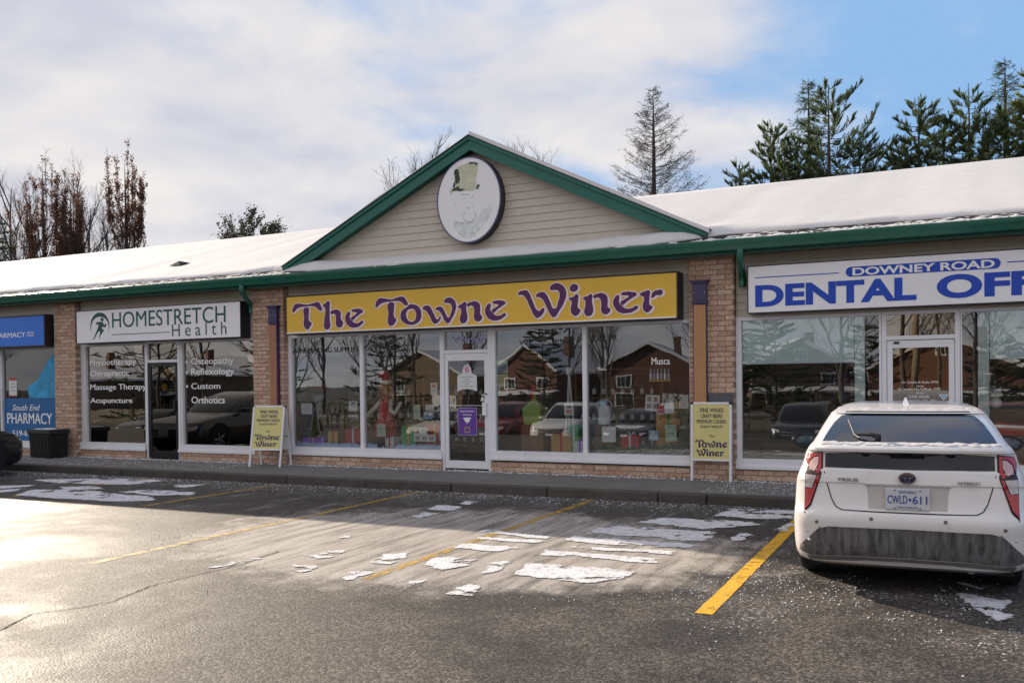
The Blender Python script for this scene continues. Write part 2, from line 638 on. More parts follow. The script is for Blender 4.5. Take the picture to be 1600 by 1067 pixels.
def asphalt_material():
    m = bpy.data.materials.new('asphalt')
    n, l, b = nodes_of(m)

    def math_(op, a, c=None):
        q = n.new('ShaderNodeMath'); q.operation = op
        for i, v in enumerate((a, c)):
            if v is None: continue
            if isinstance(v, (int, float)): q.inputs[i].default_value = v
            else: l.new(v, q.inputs[i])
        return q.outputs[0]

    def noise_(scale, detail=4, rough=.55, vec=None, dist=0):
        q = n.new('ShaderNodeTexNoise')
        q.inputs['Scale'].default_value = scale; q.inputs['Detail'].default_value = detail
        q.inputs['Roughness'].default_value = rough; q.inputs['Distortion'].default_value = dist
        l.new(vec or t.outputs['Object'], q.inputs['Vector'])
        return q.outputs['Fac']

    def step(v, a, c, lo=0.0, hi=1.0):
        q = n.new('ShaderNodeMapRange'); q.interpolation_type = 'SMOOTHSTEP'
        q.inputs['From Min'].default_value = a; q.inputs['From Max'].default_value = c
        q.inputs['To Min'].default_value = lo; q.inputs['To Max'].default_value = hi
        l.new(v, q.inputs['Value'])
        return q.outputs[0]

    def mixc(f, a, c):
        q = n.new('ShaderNodeMix'); q.data_type = 'RGBA'
        l.new(f, q.inputs[0])
        for i, v in ((6, a), (7, c)):
            if isinstance(v, tuple): q.inputs[i].default_value = (*v, 1)
            else: l.new(v, q.inputs[i])
        return q.outputs[2]

    t = n.new('ShaderNodeTexCoord')
    sp = n.new('ShaderNodeSeparateXYZ'); l.new(t.outputs['Object'], sp.inputs[0])
    X, Y = sp.outputs[0], sp.outputs[1]
    fine = noise_(95, 3, .7)
    grit = n.new('ShaderNodeTexVoronoi'); grit.inputs['Scale'].default_value = 66
    l.new(t.outputs['Object'], grit.inputs['Vector'])
    big = noise_(.55, 6, .6, dist=.6)
    mid = noise_(2.4, 6, .62)
    # aggregate: pale and dark stones in a dark binder
    agg = n.new('ShaderNodeValToRGB')
    e = agg.color_ramp.elements
    e[0].position, e[0].color = .20, (.030, .028, .026, 1)
    e[1].position, e[1].color = .82, (.27, .24, .212, 1)
    q = e.new(.5); q.color = (.080, .070, .060, 1)
    l.new(math_('ADD', math_('MULTIPLY', grit.outputs['Color'], .55), math_('MULTIPLY', fine, .45)), agg.inputs[0])
    col = agg.outputs[0]
    wet = step(math_('ADD', math_('MULTIPLY', big, .7), math_('MULTIPLY', mid, .3)), .44, .60)
    near = math_('MULTIPLY', step(Y, 8.4, 9.6), .8)
    wet = math_('MAXIMUM', wet, near)
    col = mixc(math_('MULTIPLY', wet, .62), col, (.026, .026, .028))
    # salt and sand film left where the cars park: an oval patch of its own with a ragged edge
    ex = math_('DIVIDE', math_('ADD', X, 4.5), 3.1)
    ey = math_('DIVIDE', math_('SUBTRACT', Y, 8.0), 2.25)
    rad = math_('ADD', math_('MULTIPLY', ex, ex), math_('MULTIPLY', ey, ey))
    rad = math_('ADD', rad, math_('MULTIPLY', math_('SUBTRACT', mid, .5), 1.5))
    patch = step(rad, 1.15, .55)
    streak = n.new('ShaderNodeMapping'); streak.inputs['Scale'].default_value = (5.0, .55, 1); streak.inputs['Rotation'].default_value = (0, 0, R(-14))
    l.new(t.outputs['Object'], streak.inputs[0])
    st = noise_(1.6, 6, .65, streak.outputs[0])
    dust = math_('MULTIPLY', patch, step(st, .30, .62, .25, .95))
    film = math_('MULTIPLY', step(mid, .46, .70), step(X, -2.0, -6.0, 0.0, .14))
    dust = math_('MAXIMUM', dust, film)
    dust = math_('MULTIPLY', dust, step(fine, .25, .6, .45, 1.0))
    col = mixc(dust, col, (.50, .455, .41))
    frost = math_('MULTIPLY', step(st, .50, .72), step(noise_(1.1, 5), .42, .62))
    frost = math_('MULTIPLY', frost, math_('MULTIPLY', step(Y, 7.4, 9.2), .42))
    col = mixc(math_('MULTIPLY', frost, step(fine, .2, .55, .3, 1.0)), col, (.60, .60, .64))
    # salt crumbs and crusted snow specks
    crumb = noise_(30, 3, .75)
    zone = math_('MAXIMUM', math_('MULTIPLY', step(Y, 9.6, 11.2), .11), math_('MULTIPLY', patch, .05))
    right = math_('MULTIPLY', step(X, -2.6, -1.2), math_('MULTIPLY', step(Y, 5.0, 6.2), math_('MULTIPLY', step(noise_(1.3, 4), .44, .62), .11)))
    zone = math_('MAXIMUM', zone, right)
    zone = math_('ADD', zone, math_('MULTIPLY', step(noise_(.9, 4), .5, .75), .05))
    speck = step(math_('ADD', crumb, zone), .695, .725)
    speck = math_('MULTIPLY', speck, .85)
    col = mixc(speck, col, (.66, .66, .68))
    l.new(col, b.inputs['Base Color'])
    rg = math_('SUBTRACT', step(fine, .2, .8, .54, .80), math_('MULTIPLY', wet, .12))
    rg = math_('MAXIMUM', rg, math_('MULTIPLY', math_('MAXIMUM', dust, speck), .85))
    l.new(rg, b.inputs['Roughness'])
    b.inputs['Specular IOR Level'].default_value = .11
    bp = n.new('ShaderNodeBump'); bp.inputs['Strength'].default_value = .45; bp.inputs['Distance'].default_value = .006
    h = math_('ADD', math_('MULTIPLY', grit.outputs['Distance'], -.9), math_('MULTIPLY', fine, .8))
    h = math_('ADD', h, math_('MULTIPLY', speck, .9))
    l.new(h, bp.inputs['Height'])
    bp2 = n.new('ShaderNodeBump'); bp2.inputs['Strength'].default_value = .22; bp2.inputs['Distance'].default_value = .04
    l.new(mid, bp2.inputs['Height']); l.new(bp.outputs[0], bp2.inputs['Normal'])
    l.new(bp2.outputs[0], b.inputs['Normal'])
    return m


M['asphalt'] = asphalt_material()
xs_ = [-900, -300, -120] + [-70 + i * 2.5 for i in range(41)] + [80, 160, 400, 900]
ys_ = [-900, -300, -120, -60, -30, -15] + [-8 + i * .75 for i in range(16)] + [6, 9, 11.6, 14, 28, 60, 150, 400, 900]
mb = MB()
mb.add([(x, y, ground_z(x, y)) for y in ys_ for x in xs_],
       [(j * len(xs_) + i, j * len(xs_) + i + 1, (j + 1) * len(xs_) + i + 1, (j + 1) * len(xs_) + i) for j in range(len(ys_) - 1) for i in range(len(xs_) - 1)])
ground = mb.build('parking_lot_ground', M['asphalt'], smooth=True)
tag(ground, 'wet brown-grey asphalt parking lot with sandy salt film and snow crumbs', 'parking lot', kind='structure')


def worn_paint(name, col, lo, hi):
    m = bpy.data.materials.new(name)
    n, l, b = nodes_of(m)
    b.inputs['Base Color'].default_value = (*col, 1)
    b.inputs['Roughness'].default_value = .6
    t = n.new('ShaderNodeTexCoord')
    nz = n.new('ShaderNodeTexNoise'); nz.inputs['Scale'].default_value = 9; nz.inputs['Detail'].default_value = 8; nz.inputs['Roughness'].default_value = .8
    l.new(t.outputs['Object'], nz.inputs['Vector'])
    mp = n.new('ShaderNodeMapRange'); mp.inputs['From Min'].default_value = lo; mp.inputs['From Max'].default_value = hi
    l.new(nz.outputs['Fac'], mp.inputs['Value'])
    l.new(mp.outputs[0], b.inputs['Alpha'])
    return m


M['line_fresh'] = worn_paint('yellow_line_paint', (.72, .40, .015), .33, .47)
M['line_worn'] = worn_paint('worn_yellow_line_paint', (.58, .35, .03), .41, .60)
for x, y0, y1, mm in ((-12.40, 8.8, 11.45, 'line_worn'), (-9.68, 8.7, 11.45, 'line_worn'), (-6.99, 5.7, 11.45, 'line_worn'), (-4.29, 6.12, 11.45, 'line_worn'), (-1.49, 6.12, 10.9, 'line_fresh'), (1.25, 6.12, 11.45, 'line_fresh')):
    mb = MB()
    k = 40
    ww = .062 if mm == 'line_fresh' else .05
    for i in range(k + 1):
        y = y0 + (y1 - y0) * i / k
        j = fnoise(x * 3, y * 6) * .006
        mb.v += [(x - ww + j, y, .004), (x + ww + j, y, .004)]
    mb.f = [(2 * i, 2 * i + 1, 2 * i + 3, 2 * i + 2) for i in range(k)]
    tag(mb.build('parking_line', M[mm]), kind='structure')

# a sealed joint running across the lot
M['crack'] = mat('crack_filler', (.028, .024, .02), .9, var=.3, vscale=20)
mb = MB()
path = [(-5.50, 3.5), (-5.62, 3.86), (-5.83, 4.26), (-5.66, 4.55), (-5.6, 4.77), (-5.75, 5.23), (-5.73, 5.62), (-5.67, 6.18), (-5.8, 6.9)]
pp = []
for a, b_ in zip(path, path[1:]):
    for i in range(12):
        t = i / 12
        pp.append((a[0] + (b_[0] - a[0]) * t + fnoise(len(pp) * .37) * .02, a[1] + (b_[1] - a[1]) * t))
for i, (x, y) in enumerate(pp):
    w = .005 + .007 * abs(fnoise(i * .31, 4))
    mb.v += [(x - w, y, .0045), (x + w, y, .0045)]
mb.f = [(2 * i, 2 * i + 1, 2 * i + 3, 2 * i + 2) for i in range(len(pp) - 1)]
tag(mb.build('asphalt_crack', M['crack']), kind='structure')


# ------------------------------------------------------------------ snow left on the lot
M['snow_thin'] = mat('thin_packed_snow', (.70, .70, .73), .8, var=.16, vscale=7, bump=.6, bscale=45, spec=.3, dirt=((.27, .25, .23), 11, .50, .75))
n, l, b = nodes_of(M['snow_thin'])
at_ = n.new('ShaderNodeAttribute'); at_.attribute_name = 'edge'
tcx = n.new('ShaderNodeTexCoord')
nz_ = n.new('ShaderNodeTexNoise'); nz_.inputs['Scale'].default_value = 26; nz_.inputs['Detail'].default_value = 6; nz_.inputs['Roughness'].default_value = .7
l.new(tcx.outputs['Object'], nz_.inputs['Vector'])
ad_ = n.new('ShaderNodeMath'); ad_.operation = 'MULTIPLY_ADD'; ad_.inputs[1].default_value = .17; l.new(nz_.outputs['Fac'], ad_.inputs[0])
sb_ = n.new('ShaderNodeMath'); sb_.operation = 'ADD'; sb_.inputs[1].default_value = -.075; l.new(at_.outputs['Fac'], sb_.inputs[0]); l.new(sb_.outputs[0], ad_.inputs[2])
mp_ = n.new('ShaderNodeMapRange'); mp_.interpolation_type = 'SMOOTHSTEP'; mp_.inputs['From Min'].default_value = .0; mp_.inputs['From Max'].default_value = .03
l.new(ad_.outputs[0], mp_.inputs['Value']); l.new(mp_.outputs[0], b.inputs['Alpha'])
def snow_patch(poly, idx, h=.0045):
    """thin slab of packed snow with a ragged outline"""
    pts = []
    for (ax, ay), (bx, by) in zip(poly, poly[1:] + poly[:1]):
        d = math.hypot(bx - ax, by - ay)
        k = max(2, int(d / .045))
        for i in range(k):
            t = i / k
            x, y = ax + (bx - ax) * t, ay + (by - ay) * t
            x += fnoise(x * 5, y * 5, idx) * .06 + fnoise(x * 22, y * 22, idx + 9) * .04
            y += fnoise(x * 5, y * 5, idx + 40) * .055 + fnoise(x * 22, y * 22, idx + 50) * .04
            pts.append(Vector((x, y)))
    m_ = len(pts)
    inner = []
    x0, x1 = min(p.x for p in pts), max(p.x for p in pts)
    y0, y1 = min(p.y for p in pts), max(p.y for p in pts)
    s = max(.05, math.sqrt((x1 - x0) * (y1 - y0) / 260))
    yy = y0
    while yy < y1:
        xx = x0
        while xx < x1:
            inner.append(Vector((xx + random.uniform(-.3, .3) * s, yy + random.uniform(-.3, .3) * s)))
            xx += s
        yy += s
    # ragged holes where the asphalt shows through
    vs, es, fs, *_ = delaunay_2d_cdt(pts + inner, [], [list(range(m_))], 1, 1e-5)
    V, F = [], []
    for v in vs:
        V.append((v.x, v.y, .004 + h * (.6 + .5 * fnoise(v.x * 9, v.y * 9))))
    hole = lambda c: fnoise(c.x * 2.6, c.y * 5.5, 31 + idx) + .55 * fnoise(c.x * 11, c.y * 14, 7) > .42
    for f in fs:
        c = (vs[f[0]] + vs[f[1]] + vs[f[2]]) / 3
        if not hole(c):
            F.append(tuple(f))
    edge = {}
    for f in F:
        for i in range(3):
            a, b_ = f[i], f[(i + 1) % 3]
            edge[(a, b_)] = edge.get((a, b_), 0) + 1
    rim = [V[a] for (a, b_) in edge if (b_, a) not in edge]
    o = MB().add(V, F).build('snow_patch', M['snow_thin'], smooth=True)
    at_ = o.data.attributes.new('edge', 'FLOAT', 'POINT')
    for i_, v in enumerate(V):
        at_.data[i_].value = min(((v[0] - q[0]) ** 2 + (v[1] - q[1]) ** 2 for q in rim), default=0) ** .5
    tag(o, kind='stuff')
    return o


SNOW_PATCHES = [[(-14.37, 10.54), (-13.65, 10.92), (-12.85, 11.25), (-11.97, 11.28), (-11.89, 10.85), (-11.99, 10.55), (-12.6, 10.4), (-13.62, 10.29)], [(-12.53, 8.91), (-12.92, 9.47), (-12.23, 9.79), (-11.11, 9.59), (-10.37, 9.54), (-9.95, 9.16), (-10.53, 8.89), (-11.48, 8.86)], [(-11.35, 9.76), (-11.17, 10.19), (-10.53, 10.16), (-10.09, 10.1), (-9.96, 9.88), (-10.46, 9.63)], [(-11.22, 10.72), (-10.87, 11.1), (-10.72, 10.84), (-10.88, 10.5)], [(-14.09, 9.6), (-13.51, 9.99), (-13.36, 9.75), (-13.53, 9.38)], [(-13.49, 9.19), (-13.22, 9.56), (-12.96, 9.22), (-13.05, 8.96)], [(-12.87, 9.9), (-12.46, 10.2), (-11.85, 9.96), (-12.36, 9.68)], [(-5.71, 7.64), (-5.75, 7.91), (-5.57, 7.7)], [(-5.13, 6.21), (-5.2, 6.38), (-4.95, 6.42), (-4.92, 6.11)], [(-4.42, 5.95), (-4.55, 6.26), (-4.44, 6.43), (-4.37, 6.34)], [(-5.84, 5.98), (-5.76, 6.53), (-5.69, 6.5), (-5.77, 6.0)], [(-5.43, 6.74), (-5.24, 7.16), (-5.08, 6.91), (-5.17, 6.7)], [(-4.67, 6.68), (-4.74, 7.1), (-4.57, 7.27), (-4.43, 7.02), (-4.48, 6.73)], [(-4.11, 6.74), (-4.28, 7.22), (-3.97, 7.2), (-3.96, 7.03), (-3.81, 7.27), (-3.78, 6.9), (-3.91, 6.68)], [(-4.31, 7.64), (-4.32, 7.9), (-4.01, 7.89), (-3.71, 7.85), (-3.8, 7.61), (-4.04, 7.6)], [(-4.38, 8.12), (-3.65, 8.17), (-3.66, 8.34), (-4.36, 8.27)], [(-3.26, 6.76), (-3.34, 7.24), (-2.32, 7.29), (-2.34, 6.97), (-2.5, 6.69), (-2.83, 6.67)], [(-3.38, 7.62), (-3.45, 7.86), (-2.3, 7.88), (-2.28, 7.62), (-2.97, 7.66)], [(-3.44, 8.41), (-3.48, 8.66), (-2.37, 8.71), (-2.14, 8.63), (-2.2, 8.47), (-3.23, 8.34)], [(-3.39, 8.14), (-2.26, 8.29), (-2.24, 8.1), (-3.24, 8.06)], [(-3.4, 8.86), (-3.42, 9.43), (-2.99, 9.48), (-2.12, 9.51), (-2.13, 9.24), (-2.16, 8.74), (-2.69, 8.91)], [(-3.12, 9.8), (-2.99, 10.26), (-1.97, 10.32), (-1.79, 10.16), (-2.31, 9.61), (-2.84, 9.72)], [(-2.45, 10.62), (-2.39, 11.25), (-1.62, 11.39), (-1.52, 10.66), (-2.01, 10.53)], [(-1.95, 9.03), (-1.91, 9.53), (-1.77, 9.57), (-1.79, 9.06)], [(-1.64, 9.81), (-1.56, 10.46), (-1.46, 10.29), (-1.52, 9.78)], [(-5.81, 9.23), (-5.85, 9.62), (-5.59, 9.59), (-5.61, 9.16)], [(-5.94, 9.82), (-6.02, 10.24), (-5.6, 10.26), (-5.56, 9.81)], [(-5.79, 10.44), (-5.86, 10.72), (-5.63, 10.74), (-5.61, 10.42)], [(-3.42, 5.89), (-3.46, 6.14), (-3.39, 6.28), (-3.31, 6.25), (-3.17, 5.92)], [(-3.82, 5.97), (-3.92, 6.21), (-3.79, 6.31), (-3.79, 6.09)], [(-3.49, 6.66), (-3.63, 7.04), (-3.57, 7.26), (-3.49, 7.2), (-3.43, 6.87)], [(-4.52, 8.54), (-4.49, 8.69), (-3.67, 8.58), (-3.62, 8.41)], [(-4.42, 6.18), (-4.55, 6.35), (-4.41, 6.39), (-4.37, 6.22)], [(0.07, 7.43), (0.23, 7.44), (0.42, 7.4), (0.41, 6.81), (0.31, 6.69), (0.18, 7.03)], [(0.08, 7.82), (0.29, 7.71), (0.26, 7.64), (0.09, 7.72)]]

for i, p in enumerate(SNOW_PATCHES):
    snow_patch(p, i)


def crumbs(name, spots, mtl):
    mb = MB()
    for x, y, z, s in spots:
        a = random.random() * 6.28
        q = [(math.cos(a + k * 2.094) * s, math.sin(a + k * 2.094) * s) for k in range(3)]
        b0 = [(x + u, y + v, z) for u, v in q]
        mb.add(b0 + [(x + random.uniform(-.3, .3) * s, y + random.uniform(-.3, .3) * s, z + s * random.uniform(.4, 1.0))], [(0, 1, 3), (1, 2, 3), (2, 0, 3)])
    tag(mb.build(name, mtl), kind='stuff')


sp = []
for i in range(2600):
    x = random.uniform(-19, 3)
    sp.append((x, 11.52 - abs(random.gauss(0, .35)), .002, random.uniform(.004, .013)))
for i in range(900):
    x, y = random.gauss(-.9, .7), random.gauss(6.9, .7)
    if fnoise(x * 1.7, y * 1.7) > -.05:
        sp.append((x, y, .002, random.uniform(.004, .011)))
for i in range(1300):
    a, r_ = random.random() * 6.28, abs(random.gauss(1.0, .12))
    sp.append((-4.3 + 2.9 * r_ * math.cos(a), 7.8 + 1.9 * r_ * math.sin(a), .002, random.uniform(.004, .010)))
crumbs('snow_crumbs', sp, M['snow_dirty'])

# ------------------------------------------------------------------ sidewalk with its kerb stones
SW = .13
XL, XR = -34.0, 6.0
mb = MB()
mb.box(XL, XR, 11.74, 13.9, -.05, SW)
walk = tag(mb.build('sidewalk', M['concrete']), 'damp concrete sidewalk dusted with snow along the shop fronts', 'sidewalk', kind='structure')
kj = [XL, -30, -26, -23, -20, -17.2, -15.2, -13.37, -11.84, -9.62, -8.08, -6.56, -5.02, -3.42, -2.77, -.9, .9, 2.8, XR]
for a, b_ in zip(kj, kj[1:]):
    mb = MB()
    dz = random.uniform(-.003, .003)
    dy = random.uniform(-.006, .006)
    mb.box(a + .007, b_ - .007, 11.575 + dy, 11.735, -.05, SW - .004 + dz)
    mb.build('kerb_stone', M['kerb'], walk, bevel=.015)
sp = []
for i in range(2600):
    x = random.uniform(-20, 2)
    sp.append((x, 13.34 - abs(random.gauss(0, .09)), SW, random.uniform(.006, .024)))
for i in range(2200):
    x = random.choice((random.uniform(-19, -11.5), random.uniform(-2.9, 2)))
    sp.append((x, random.uniform(11.8, 13.3), SW, random.uniform(.004, .014)))
crumbs('snow_crumbs', sp, M['snow_dirty'])

# ------------------------------------------------------------------ the plaza building
YF = 13.40                     # front of the window frames
YP = 13.28                     # front of the brick piers
YB = 27.0
BX0, BX1 = -48.0, 13.0
ORG = Vector((-7, 13.4, 0))
plaza = empty('plaza_building', ORG)
tag(plaza, 'one-storey brick plaza with green gutter, snowy roof and central gable', 'building')


def PB():
    return MB(ORG)


def piece(name, mb_, m_, parent=None, **k):
    return mb_.build(name, m_, parent or plaza, **k)


# bricks -------------------------------------------------------------
BRL, BRH, GAP = .205, .0635, .012
_brick_meshes = {}


def brick_mesh(w, d):
    key = (round(w, 3), round(d, 3))
    if key not in _brick_meshes:
        mb_ = MB()
        c = .004
        mb_.add([(0, c, 0), (w, c, 0), (w, d, 0), (0, d, 0), (0, c, BRH), (w, c, BRH), (w, d, BRH), (0, d, BRH), (c, 0, c), (w - c, 0, c), (w - c, 0, BRH - c), (c, 0, BRH - c)],
                [(0, 3, 2, 1), (4, 5, 6, 7), (1, 2, 6, 5), (2, 3, 7, 6), (3, 0, 4, 7), (8, 9, 10, 11), (0, 1, 9, 8), (1, 5, 10, 9), (5, 4, 11, 10), (4, 0, 8, 11)])
        _brick_meshes[key] = mb_.mesh('brick', M['brick'])
    return _brick_meshes[key]


def brick_rows(x0, x1, z0, z1):
    """running bond: yields (x, width, z) of every brick"""
    row = 0
    z = z0 + GAP
    while z + BRH <= z1 + .004:
        x = x0
        first = True
        while x < x1 - .02:
            w = BRL if (row % 2 == 0 or not first) else BRL / 2 - GAP / 2
            first = False
            w = min(w, x1 - x)
            if w > .025:
                yield x, w, z
            x += w + GAP
        z += BRH + GAP
        row += 1


def pier(x0, x1, single):
    core = PB()
    core.box(x0 + .004, x1 - .004, YP + .008, 13.9, SW - .03, 3.44)
    o = piece('brick_pier', core, M['mortar'])
    if single:
        for x, w, z in brick_rows(x0, x1, SW, 3.43):
            b_ = bpy.data.objects.new('brick', brick_mesh(w, .13))
            COL.objects.link(b_)
            b_.parent = o
            b_.location = Vector((x, YP + random.uniform(-.002, .003), z)) - ORG
    else:
        mb_ = PB()
        for x, w, z in brick_rows(x0, x1, SW, 3.43):
            dy = random.uniform(-.002, .003)
            mb_.box(x, x + w, YP + dy, YP + .13, z, z + BRH)
        b_ = piece('bricks', mb_, M['brick_i'], o)
        tag(b_, kind='stuff')
    return o


pier(-3.415, -2.752, True)
pier(-11.785, -11.05, True)
pier(-17.29, -16.63, False)
pier(-22.9, -22.2, False)


def knee(x0, x1, z1=.30):
    core = PB()
    core.box(x0, x1, YF - .022, 13.9, SW - .03, z1 - .002)
    o = piece('knee_wall', core, M['mortar'])
    mb_ = PB()
    for x, w, z in brick_rows(x0, x1, SW, z1):
        mb_.box(x, x + w, YF - .03 + random.uniform(-.002, .002), YF, z, z + BRH)
    tag(piece('bricks', mb_, M['brick_i'], o), kind='stuff')
    return o


for a, b_ in ((-22.2, -17.29), (-16.63, -14.725), (-13.80, -11.785), (-11.05, -7.75), (-6.805, -3.415), (-2.752, -.755), (.205, 4.6)):
    knee(a, b_)


# siding above the windows ------------------------------------------
def siding(name, x0, x1, z0, z1, y, parent=None, clip=None, ph=.115):
    """lapped boards, each a board of its own, optionally clipped under a gable line"""
    back = PB()
    if clip is None:
        back.box(x0, x1, y + .02, y + .06, z0, z1)
    else:
        xa, za, sl = clip
        back.prism_xz([(x0, z0), (x1, z0), (xa, za - .02)], y + .02, y + .06)
    o = piece(name, back, M['siding'], parent)
    z = z0
    while z < z1 - .01:
        zt = min(z + ph, z1)
        a0 = a1 = x0
        c0 = c1 = x1
        if clip is not None:
            xa, za, sl = clip
            a0, a1 = xa - (za - z) / sl, xa - (za - zt) / sl
            c0, c1 = xa + (za - z) / sl, xa + (za - zt) / sl
            if a1 >= c1:
                a1, c1 = xa - .01, xa + .01
        mb_ = PB()
        e = .002
        mb_.hexa([(a0 + e, y - .012, z), (c0 - e, y - .012, z), (c0 - e, y + .018, z), (a0 + e, y + .018, z),
                  (a1 + e, y + .002, zt - .002), (c1 - e, y + .002, zt - .002), (c1 - e, y + .018, zt - .002), (a1 + e, y + .018, zt - .002)])
        piece('siding_board', mb_, M['siding'], o)
        z += ph
    return o


for a, b_ in ((-22.2, -17.29), (-16.63, -11.785), (-11.05, -3.415), (-2.752, 4.6)):
    siding('siding_wall', a + .004, b_ - .004, 2.515, 3.44, YF + .02)

# plain walls where the photo does not look, so the block is closed
mb = PB()
mb.box(BX0, -22.9, 13.4, 13.6, 0, 3.45)
mb.box(4.6, BX1, 13.4, 13.6, 0, 3.45)
mb.box(BX0, BX0 + .25, 13.6, YB - .5, 0, 3.45)
mb.box(BX1 - .25, BX1, 13.6, YB - .5, 0, 3.45)
mb.box(BX0, BX1, YB - .5, YB - .25, 0, 3.45)
piece('wall', mb, M['mortar'])

# rooms behind the glass
mb = PB()
mb.box(-22.9, 4.6, 17.2, 17.3, .1, 3.4)
mb.box(-22.9, 4.6, 13.62, 17.2, 2.72, 2.80)
for x in (-22.9, -17.0, -11.45, -3.1, 4.5):
    mb.box(x - .06, x + .06, 13.9, 17.2, .1, 2.72)
piece('room_wall', mb, M['interior'])
mb = PB()
mb.box(-22.9, 4.6, 13.46, 17.2, .05, .148)
piece('room_floor', mb, M['interior_dark'])


# windows -----------------------------------------------------------
def storefront(name, x0, x1, mullions, zs, zt, parent=None, gx=None, fm='alum', glass='glass', jamb=.075, sill=True, ends=(True, True)):
    """aluminium frame with panes between the mullions; returns the frame object"""
    fr = PB()
    if ends[0]:
        fr.box(x0, x0 + jamb, YF, YF + .10, zs, zt)
    if ends[1]:
        fr.box(x1 - .03, x1, YF, YF + .10, zs, zt)
    a, b_ = x0 + (jamb if ends[0] else 0), x1 - (.03 if ends[1] else 0)
    fr.box(a, b_, YF + .002, YF + .10, zt - .045, zt)
    for mx in mullions:
        fr.box(mx - .035, mx + .035, YF + .001, YF + .10, zs + .001, zt - .045)
    o = piece(name, fr, M[fm])
    xs = [a] + [v for mx in mullions for v in (mx - .035, mx + .035)] + [b_]
    for i in range(0, len(xs), 2):
        g = PB()
        g.box(xs[i] + .001, xs[i + 1] - .001, YF + .052, YF + .058, zs, zt - .046)
        piece('pane', g, M[glass], o)
    if sill:
        s = PB()
        s.prism_xz([(x0, zs - .13), (x1, zs - .13), (x1, zs - .001), (x0, zs - .001)], YF - .045, YF + .10)
        piece('sill', s, M['alum'], o)
        s = PB()
        s.box(x0 - .01, x1 + .01, YF - .062, YF - .046, zs - .152, zs - .105)
        piece('sill', s, M['alum'], o)
    return o


w_ph = storefront('storefront_window', -21.5, -17.292, (-19.24,), .43, 2.50, fm='alum_grey', jamb=.05)
w_h1 = storefront('storefront_window', -16.628, -14.72, (), .44, 2.51, fm='alum_grey', glass='glass_clinic', jamb=.15)
w_h2 = storefront('storefront_window', -13.80, -11.787, (), .44, 2.51, fm='alum_grey', glass='glass_clinic', jamb=.09)
w_t1 = storefront('storefront_window', -11.048, -7.75, (-9.405,), .46, 2.52)
w_t2 = storefront('storefront_window', -6.80, -3.417, (-5.137,), .475, 2.52)
w_d1 = storefront('storefront_window', -2.75, -.765, (), .455, 2.52)
w_d2 = storefront('storefront_window', .21, 4.598, (2.6,), .455, 2.52, jamb=.02)


def door(name, x0, x1, z0, zt, zhead, fm, glass, rail_b=.15, rail_t=.10, st=.075, lab=None, thin=.045):
    """door leaf with glass, side posts and a transom light over it"""
    fr = PB()
    fr.box(x0 - thin, x0, YF - .001, YF + .11, SW, 2.475)
    fr.box(x1, x1 + thin, YF - .001, YF + .11, SW, 2.475)
    fr.box(x0, x1, YF, YF + .11, zhead, zhead + .055)
    fr.box(x0 - thin, x1 + thin, YF - .001, YF + .11, 2.476, 2.52)
    o = piece('door_frame', fr, M['alum'])
    g = PB()
    g.box(x0 + .001, x1 - .001, YF + .052, YF + .058, zhead + .056, 2.474)
    piece('transom_pane', g, M[glass], o)
    d = PB()
    a, b_ = x0 + .006, x1 - .006
    d.box(a, a + st, YF + .012, YF + .062, z0, zt)
    d.box(b_ - st, b_, YF + .012, YF + .062, z0, zt)
    d.box(a + st, b_ - st, YF + .013, YF + .061, z0, z0 + rail_b)
    d.box(a + st, b_ - st, YF + .013, YF + .061, zt - rail_t, zt)
    leaf = piece(name, d, M[fm])
    if lab:
        leaf['label'] = lab
    g = PB()
    g.box(a + st, b_ - st, YF + .032, YF + .038, z0 + rail_b, zt - rail_t)
    piece('pane', g, M[glass], leaf)
    return leaf


d_home = door('door', -14.68, -13.84, .16, 2.085, 2.09, 'black_frame', 'glass_brown', .11, .07, .075, 'black framed glass door')
d_tow = door('door', -7.70, -6.86, .16, 2.105, 2.11, 'alum', 'glass', .13, .12, .065, 'white framed glass door', .06)
d_den = door('door', -.70, .145, .16, 2.12, 2.13, 'alum', 'glass_brown', .15, .10, .07, 'white framed glass door', .06)
mb = PB()
mb.box(-7.635, -6.93, YF + .040, YF + .052, 1.215, 1.235)
piece('push_bar', mb, M['alum'], d_tow)
mb = PB()
mb.box(-6.955, -6.885, YF - .035, YF + .01, 1.06, 1.28)
piece('handle', mb, M['alum'], d_tow)
mb = PB()
mb.tube([(-6.90, YF - .005, 1.42), (-6.90, YF + .012, 1.42)], .014, 10)
piece('lock', mb, M['black'], d_tow)
mb = PB()
mb.tube([(.10, YF - .005, 1.25), (.10, YF + .012, 1.25)], .016, 10)
piece('lock', mb, M['black'], d_den)
mb = PB()
mb.box(-.61, -.54, YF + .0, YF + .012, 2.075, 2.105)
piece('closer', mb, M['black'], d_den)
mb = PB()
mb.box(-13.935, -13.90, YF - .03, YF + .012, 1.1, 1.32)
piece('handle', mb, M['black'], d_home)

# pale posts and roller blinds just behind the dental glass
mb = PB()
mb.box(-1.12, -.985, YF + .09, YF + .16, .15, 2.7)
mb.box(.42, .55, YF + .09, YF + .16, .15, 2.7)
piece('inner_post', mb, M['post_pale'])
for a, b_, zb in ((-2.67, -1.13, 1.86), (.56, 2.55, 1.87)):
    mb = PB()
    k = 24
    for i in range(k + 1):
        z = zb + (2.475 - zb) * i / k
        dy = .004 * math.sin(i * .7)
        mb.v += [tuple(Vector((a, YF + .10 + dy, z)) - ORG), tuple(Vector((b_, YF + .10 + dy, z)) - ORG)]
    mb.f = [(2 * i, 2 * i + 1, 2 * i + 3, 2 * i + 2) for i in range(k)]
    mb.box(a, b_, YF + .092, YF + .112, zb - .025, zb)
    piece('roller_blind', mb, M['blind'])

